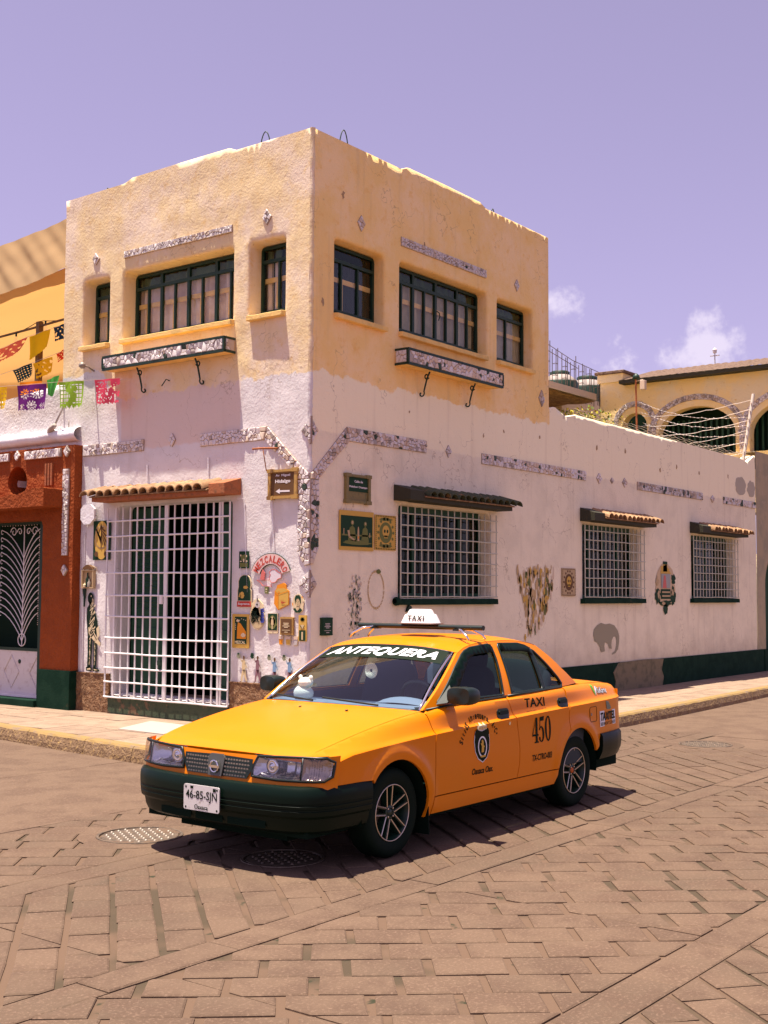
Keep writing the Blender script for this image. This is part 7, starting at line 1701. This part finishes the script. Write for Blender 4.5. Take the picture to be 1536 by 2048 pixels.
sticker('poster', 'dark green poster of a small saint-like figure between bouquet and plaque', 'poster', LW, 0.606, 0.450, 1.235, 1.462, [(GRN, [R4(0.04, 0.96, 0.14, 0.98)]), (OLV, [ell(0.5, 0.62, 0.30, 0.28, 16), blob(0.5, 0.5, 0.4, 0.3, 6)]), (SKN, [ell(0.5, 0.78, 0.09, 0.06, 10), [(0.36, 0.42), (0.64, 0.42), (0.60, 0.70), (0.40, 0.70)], R4(0.44, 0.56, 0.20, 0.42)])], CRM, grp=PG)
sticker('poster', 'tall yellow poster of a woman with agave hair right at the corner', 'poster', LW, 0.131, 0.012, 1.155, 1.447, [(GRN, [R4(0.1, 0.9, 0.02, 0.42), ell(0.5, 0.84, 0.18, 0.07, 10)]+[stroke((0.5, 0.84), (0.5+0.3*math.cos(a), 0.84+0.10*math.sin(a)), 0.03, 0.008) for a in [k*math.pi/6 for k in range(12)]]), (SKN, [R4(0.40, 0.60, 0.06, 0.36), blob(0.5, 0.56, 0.25, 0.08, 4)]), (BLK, [stroke((0.2, 0.62), (0.45, 0.5), 0.02), stroke((0.8, 0.6), (0.6, 0.5), 0.02)])], YEL, d0=0.012, grp=PG)
for (aL, aR), lab, m in (((0.431, 0.361), 'red-orange', ORG), ((0.324, 0.247), 'amber', YEL), ((0.213, 0.142), 'grey', PAL)):
    sticker('sticker', 'painted %s shot glass in the row of three under the brown plaque' % lab, 'sticker', LW, aL, aR, 1.105, 1.208, [(m, [[(0.16, 0.06), (0.84, 0.06), (0.95, 0.62), (0.05, 0.62)]]), (ink('clear_'+lab[:4], (0.66, 0.50, 0.38)), [[(0.05, 0.64), (0.95, 0.64), (1.0, 0.96), (0.0, 0.96)]])], CRM, shape=[(0.1, 0), (0.9, 0), (1.05, 1), (-0.05, 1)], grp='three painted glasses')
# walkers waving hats: flat stickers
W1 = lambda: None
for yc_, z0, lab, shirt, trou, hat in ((0.985, 0.655, 'buff suit', SKN, SKN, GRY), (0.765, 0.660, 'mauve suit', MAU, MAU, GRN), (0.500, 0.650, 'blue shirt and brown trousers, third from the gate', LBL, MAU, GRY), (0.270, 0.655, 'blue shirt and brown trousers, nearest the corner', LBL, MAU, GRY)):
    sticker('sticker', 'pasted walking figure waving a hat, %s' % lab, 'sticker', LW, yc_+0.09, yc_-0.10, z0, z0+0.365,
            [(trou, [[(0.40, 0.42), (0.62, 0.42), (0.60, 0.30), (0.44, 0.16), (0.40, 0.02), (0.28, 0.02), (0.32, 0.18)], [(0.48, 0.42), (0.66, 0.42), (0.72, 0.22), (0.84, 0.04), (0.74, 0.02), (0.60, 0.18)]]), (shirt, [[(0.38, 0.40), (0.66, 0.40), (0.68, 0.62), (0.62, 0.72), (0.46, 0.72), (0.40, 0.62)], stroke((0.46, 0.68), (0.33, 0.66), 0.035, 0.03), stroke((0.34, 0.66), (0.28, 0.76), 0.028, 0.02), stroke((0.64, 0.60), (0.80, 0.46), 0.03, 0.02)]),
             (BRN, [ell(0.55, 0.78, 0.085, 0.065, 12), R4(0.22, 0.36, 0.0, 0.025), R4(0.72, 0.88, 0.0, 0.025)]), (hat, [blob(0.10, 0.84, 0.14, 0.10, 7, 0.3), stroke((0.18, 0.80), (0.28, 0.76), 0.012)]), (GRN, [ell(0.10, 0.90, 0.09, 0.03, 8)])], None, d0=0.012, grp='row of pasted walking figures')
# --- left of the gate
sticker('poster', 'tall yellow poster with a round engraved emblem left of the gate', 'poster', LW, 3.722, 3.385, 2.11, 2.62, [(YEL, [ell(0.5, 0.5, 0.42, 0.49, 26)]), (TAN, [ell(0.5, 0.58, 0.40, 0.30, 24)]), (YEL, [ell(0.5, 0.58, 0.36, 0.27, 24)]), (BRN, [stroke((0.5, 0.30), (0.5, 0.86), 0.03), ell(0.22, 0.15, 0.11, 0.07, 12), ell(0.78, 0.15, 0.11, 0.07, 12)]+[stroke((0.5, 0.40+0.04*k), (0.5+0.32*math.cos(0.5*k+2), 0.58+0.22*math.sin(0.7*k)), 0.012, 0.03) for k in range(14)])], GRN, grp=PG)
rb = random.Random(3)
stp = []
for k in range(16):
    y = 0.40+0.028*k; stp.append(stroke((0.30+rb.uniform(-0.04, 0.06), y), (0.44+rb.uniform(-0.02, 0.16), y+rb.uniform(0.04, 0.12)), 0.006, 0.010))
for k in range(12):
    y = 0.08+0.025*k; stp.append(stroke((0.30+0.02*(k % 3), y), (0.32+0.02*(k % 2), y+0.05), 0.012)); stp.append(stroke((0.58+0.02*(k % 3), y), (0.60, y+0.05), 0.010))
sticker('mural', 'life-like dark green ink figure of a standing barefoot man left of the gate', 'mural', LW, 3.86, 3.50, 0.665, 1.69,
        [(BLK, [ell(0.30, 0.925, 0.16, 0.072, 18), [(0.22, 0.88), (0.40, 0.875), (0.40, 0.82), (0.24, 0.82)], [(0.12, 0.80), (0.24, 0.84), (0.44, 0.82), (0.62, 0.72), (0.72, 0.62), (0.70, 0.52), (0.60, 0.42), (0.20, 0.40), (0.14, 0.55), (0.10, 0.68)], [(0.18, 0.42), (0.44, 0.42), (0.42, 0.24), (0.36, 0.04), (0.18, 0.04), (0.20, 0.22)], [(0.50, 0.42), (0.70, 0.42), (0.70, 0.24), (0.66, 0.04), (0.52, 0.04), (0.52, 0.24)], [(0.12, 0.05), (0.36, 0.06), (0.46, 0.03), (0.44, 0.005), (0.14, 0.0)], [(0.50, 0.045), (0.66, 0.05), (0.88, 0.02), (0.84, 0.0), (0.52, 0.0)]]),
         (CRM, stp+[[(0.22, 0.55), (0.42, 0.58), (0.52, 0.50), (0.78, 0.40), (0.90, 0.36), (0.86, 0.32), (0.66, 0.36), (0.40, 0.42), (0.24, 0.48)], [(0.66, 0.54), (0.80, 0.58), (0.82, 0.46), (0.74, 0.40)], [(0.40, 0.93), (0.46, 0.90), (0.44, 0.88), (0.40, 0.885)], ell(0.34, 0.95, 0.03, 0.012, 8), [(0.18, 0.03), (0.36, 0.04), (0.40, 0.02), (0.2, 0.015)], [(0.56, 0.03), (0.80, 0.02), (0.6, 0.012)]]), (BLK, [stroke((0.36, 0.53), (0.60, 0.44), 0.006), stroke((0.44, 0.50), (0.70, 0.40), 0.006), stroke((0.30, 0.50), (0.44, 0.47), 0.006)])], None, d0=0.012)
# niche with bottles, its carved cap, a white octagonal panel, an iron spike
nb = thing('wall_niche', 'small wooden niche holding a dark bottle and pale jars left of the gate', 'niche', (0, 0, 0)); q = wall_box(LW, 3.912, 3.675, 1.742, 1.98)
b = MB(); b.prism(R4(0, 1, 0, 0.06), q, 0.0, 0.045); b.prism(R4(0, 1, 0.94, 1), q, 0.0, 0.045); b.prism(R4(0, 0.07, 0.06, 0.94), q, 0.0, 0.045); b.prism(R4(0.93, 1, 0.06, 0.94), q, 0.0, 0.045); b.prism(R4(0.07, 0.93, 0.06, 0.94), q, 0.0, 0.012); b.build('box', TAN, nb)
b = MB(); b.prism([(0.05, 1.02), (0.2, 1.16), (0.4, 1.28), (0.6, 1.29), (0.85, 1.17), (0.98, 1.02)], q, 0.004, 0.05); b.build('carved_cap', BRN, nb, bevel=0.006)
b = MB(); b.tube([q(0.85, 1.22, 0.03), q(1.15, 1.12, 0.03), q(1.2, 0.98, 0.02), q(1.02, 0.9, 0.02)], 0.005, 5); b.build('cord', TAN, nb)
bo = tag(MB().build('x', GRN), 'x', 'x') if False else None
def bottle(lab, s, hh, r, m):
    c = q(s, 0.06, 0.032); b = MB(); b.lathe([(0.0, 0.001), (r, 0.001), (r, hh*0.55), (r*0.4, hh*0.72), (r*0.35, hh), (0.0, hh)], c, 'z', 12); tag(b.build('bottle', m, None, smooth=True, angle=50), lab, 'bottle')
bottle('dark glass bottle standing in the wall niche', 0.48, 0.19, 0.026, BLK); bottle('silver flask in front in the wall niche', 0.62, 0.11, 0.024, M['stud']); bottle('round pale jar at the left of the wall niche', 0.28, 0.06, 0.030, CRM)
b = MB(); b.prism([(0.25, 0.0), (0.68, 0.0), (1.0, 0.28), (1.0, 0.78), (0.72, 1.0), (0.22, 1.0), (0.0, 0.78), (0.0, 0.26)], wall_box(LW, 3.93, 3.655, 2.578, 2.838), 0.03, 0.065); tag(b.build('wall_panel', M['white_paint'], None, bevel=0.008), 'blank white octagonal panel under the tiled canopy left of the gate', 'panel')
b = MB(); b.tube([LW(3.70, 2.80, 0.02), LW(3.70, 2.64, 0.03)], 0.008, 6); b.tube([LW(3.70, 2.68, 0.02), LW(3.63, 2.69, 0.05)], 0.005, 5); tag(b.build('iron_bracket', M['iron']), 'thin rusty iron bracket above the tall yellow poster', 'bracket')
b = MB(); b.prism([(3.90, 1.735), (3.855, 1.735), (3.865, 1.60), (3.875, 1.50), (3.88, 1.60)], LW, 0.004, 0.03); tag(b.build('iron_spike', M['iron_black']), 'black iron spike under the wall niche', 'spike')
for y in (3.90, 3.93):
    b = MB(); b.tube([LW(y, 2.5, 0.012), LW(y+0.005, 1.6, 0.012), LW(y, 0.66, 0.012)], 0.006, 5); tag(b.build('wall_pipe', M['white_paint']), ('right' if y < 3.92 else 'left')+' thin white pipe down the wall beside the rust doorway', 'pipe')
# --- painted marks on the shaded wall
EL = [(0.02, 0.62), (0.04, 0.80), (0.16, 0.92), (0.30, 0.99), (0.46, 0.94), (0.62, 0.96), (0.80, 0.90), (0.93, 0.74), (0.99, 0.56), (0.98, 0.36), (0.94, 0.16), (0.84, 0.04), (0.70, 0.0), (0.72, 0.05), (0.82, 0.11), (0.87, 0.26), (0.88, 0.44), (0.84, 0.56), (0.76, 0.55), (0.70, 0.44), (0.68, 0.30), (0.70, 0.18), (0.60, 0.20), (0.56, 0.34), (0.44, 0.40), (0.42, 0.28), (0.44, 0.12), (0.30, 0.10), (0.26, 0.26), (0.16, 0.40), (0.06, 0.44)]
sticker('mural', 'grey-green stencilled elephant shape low on the shaded wall', 'mural', RW, 6.77, 7.69, 0.735, 1.255, [(ink('elephant_grey', (0.33, 0.29, 0.20)), [EL])], None, d0=0.002)
rb = random.Random(12)
def frag(lab, aL, aR, z0, z1, cols, n, seed, shape, w=(0.01, 0.05), vert=2.0):
    rb = random.Random(seed); ls = []
    for m, k in cols:
        ps = []
        for i in range(k):
            for _ in range(30):
                s, t_ = rb.uniform(0, 1), rb.uniform(0, 1)
                if inside((s, t_), shape): break
            ps.append(blob(s, t_, rb.uniform(*w), rb.uniform(*w)*vert, rb.uniform(0, 99), 0.9, 12))
        ls.append((m, ps))
    sticker('mural', lab, 'mural', RW, aL, aR, z0, z1, ls, None, d0=0.0015)
PUR = ink('buff_scrape', (0.56, 0.39, 0.19)); CHK = ink('scraped_white', (0.74, 0.58, 0.42))
frag('flaking ochre mural in the shape of a long hanging hide', 4.47, 5.56, 1.05, 2.16, [(CHK, 60), (PUR, 90), (YEL, 26), (OLV, 14)], 0, 5, [(0.0, 1), (0.15, 0.9), (0.8, 0.9), (1, 1), (0.95, 0.6), (0.7, 0.25), (0.5, 0.1), (0.2, 0.0), (0.25, 0.3), (0.12, 0.6)], (0.012, 0.034), 2.6)
frag('torn green and grey poster remains left of the first barred window', 0.70, 0.98, 1.20, 1.92, [(PAL, 60), (GRY, 50), (GRN, 14), (CHK, 30)], 0, 6, [(0.1, 0), (0.7, 0), (0.9, 0.4), (0.85, 0.95), (0.3, 1), (0.0, 0.7)], (0.02, 0.07), 0.6)
sticker('mural', 'faded ochre ring stain beside the torn poster remains', 'mural', RW, 1.05, 1.42, 1.48, 2.0, [(PUR, [stroke((0.5+0.42*math.cos(a), 0.5+0.42*math.sin(a)), (0.5+0.42*math.cos(a+0.22), 0.5+0.44*math.sin(a+0.22)), 0.012+0.012*abs(math.sin(a*3)), 0.02*abs(math.cos(a*2))+0.006) for a in [k*0.24 for k in range(26)]]), (OLV, [blob(0.62, 0.92, 0.12, 0.05, 2)])], None, d0=0.0015)
sticker('mural', 'peeling shrine-like collage of green and cream between the far barred windows', 'mural', RW, 9.02, 9.90, 1.34, 2.29,
        [(ink('collage_ground', (0.62, 0.46, 0.28)), [blob(0.5, 0.55, 0.44, 0.40, 3, 0.3)]), (YEL, [blob(0.5, 0.80, 0.22, 0.12, 6, 0.5), [(0.42, 0.98), (0.58, 0.98), (0.60, 0.80), (0.40, 0.80)]]), (GRN, [blob(0.14, 0.35, 0.12, 0.14, 8, 0.6), blob(0.86, 0.35, 0.12, 0.16, 5, 0.6), blob(0.88, 0.66, 0.10, 0.10, 4, 0.6), R4(0.40, 0.60, 0.93, 0.985), R4(0.28, 0.74, 0.30, 0.48), blob(0.5, 0.12, 0.10, 0.10, 2, 0.4), blob(0.5, 0.22, 0.3, 0.05, 9, 0.6)]), (TAN, [blob(0.18, 0.38, 0.05, 0.07, 9, 0.6), blob(0.84, 0.42, 0.05, 0.06, 6, 0.6), blob(0.40, 0.22, 0.08, 0.03, 5, 0.6), blob(0.12, 0.62, 0.07, 0.08, 5, 0.6)]), (ink('collage_sky', (0.36, 0.36, 0.34)), [R4(0.30, 0.72, 0.50, 0.76)]), (PNK, [[(0.36, 0.50), (0.54, 0.50), (0.50, 0.72), (0.42, 0.74)]]), (TAN, [R4(0.32, 0.70, 0.34, 0.37), R4(0.32, 0.70, 0.41, 0.44)])], None, d0=0.0015)
b = MB(); b.prism(blob(13.05, 3.86, 0.28, 0.19, 4, 0.2), RW, -0.004, 0.004); tag(b.build('repair_patch', ink('cement', (0.46, 0.40, 0.31))), 'left grey cement patch near the far top end of the street wall', 'patch', 'cement patches'); b = MB(); b.prism(blob(13.62, 3.84, 0.2, 0.17, 7, 0.3), RW, -0.004, 0.004); tag(b.build('repair_patch', ink('cement', (0.46, 0.40, 0.31))), 'right grey cement patch near the far top end of the street wall', 'patch', 'cement patches')
b = MB(); b.lathe([(0, 0.03), (0.05, 0.02), (0.055, -0.03), (0.03, -0.05)], RW(1.60, 1.60, 0.05), 'x', 12); tag(b.build('window_box_end', M['green_base'], None, smooth=True), 'dark lump at the left end of the first barred window sill', 'fitting')
b = MB(); b.prism([(1.83, 1.47), (1.95, 1.47), (1.93, 1.53), (1.88, 1.56)], RW, 0.0, 0.03); tag(b.build('wall_fitting', M['iron_black']), 'small dark triangular fitting under the first barred window', 'fitting')
M['chip'] = mat('chipped_plaster', (0.40, 0.27, 0.15), 0.95)
for k, (x, z, s) in enumerate(((6.95, 4.02, 0.05), (7.95, 4.06, 0.05), (9.3, 3.86, 0.05), (10.0, 3.98, 0.045), (3.62, 3.86, 0.03), (0.55, 6.40, 0.05), (2.22, 6.2, 0.03), (4.15, 3.98, 0.03), (0.2, 5.05, 0.05), (11.0, 3.95, 0.04), (5.15, 4.0, 0.03), (1.9, 3.98, 0.02), (12.4, 4.0, 0.05))):
    b = MB(); b.prism(blob(x, z, s*0.45, s*0.8, k*3.1, 1.3, 12), RW, -0.006, 0.0045); b.build('plaster_chip', M['chip'], BLD)
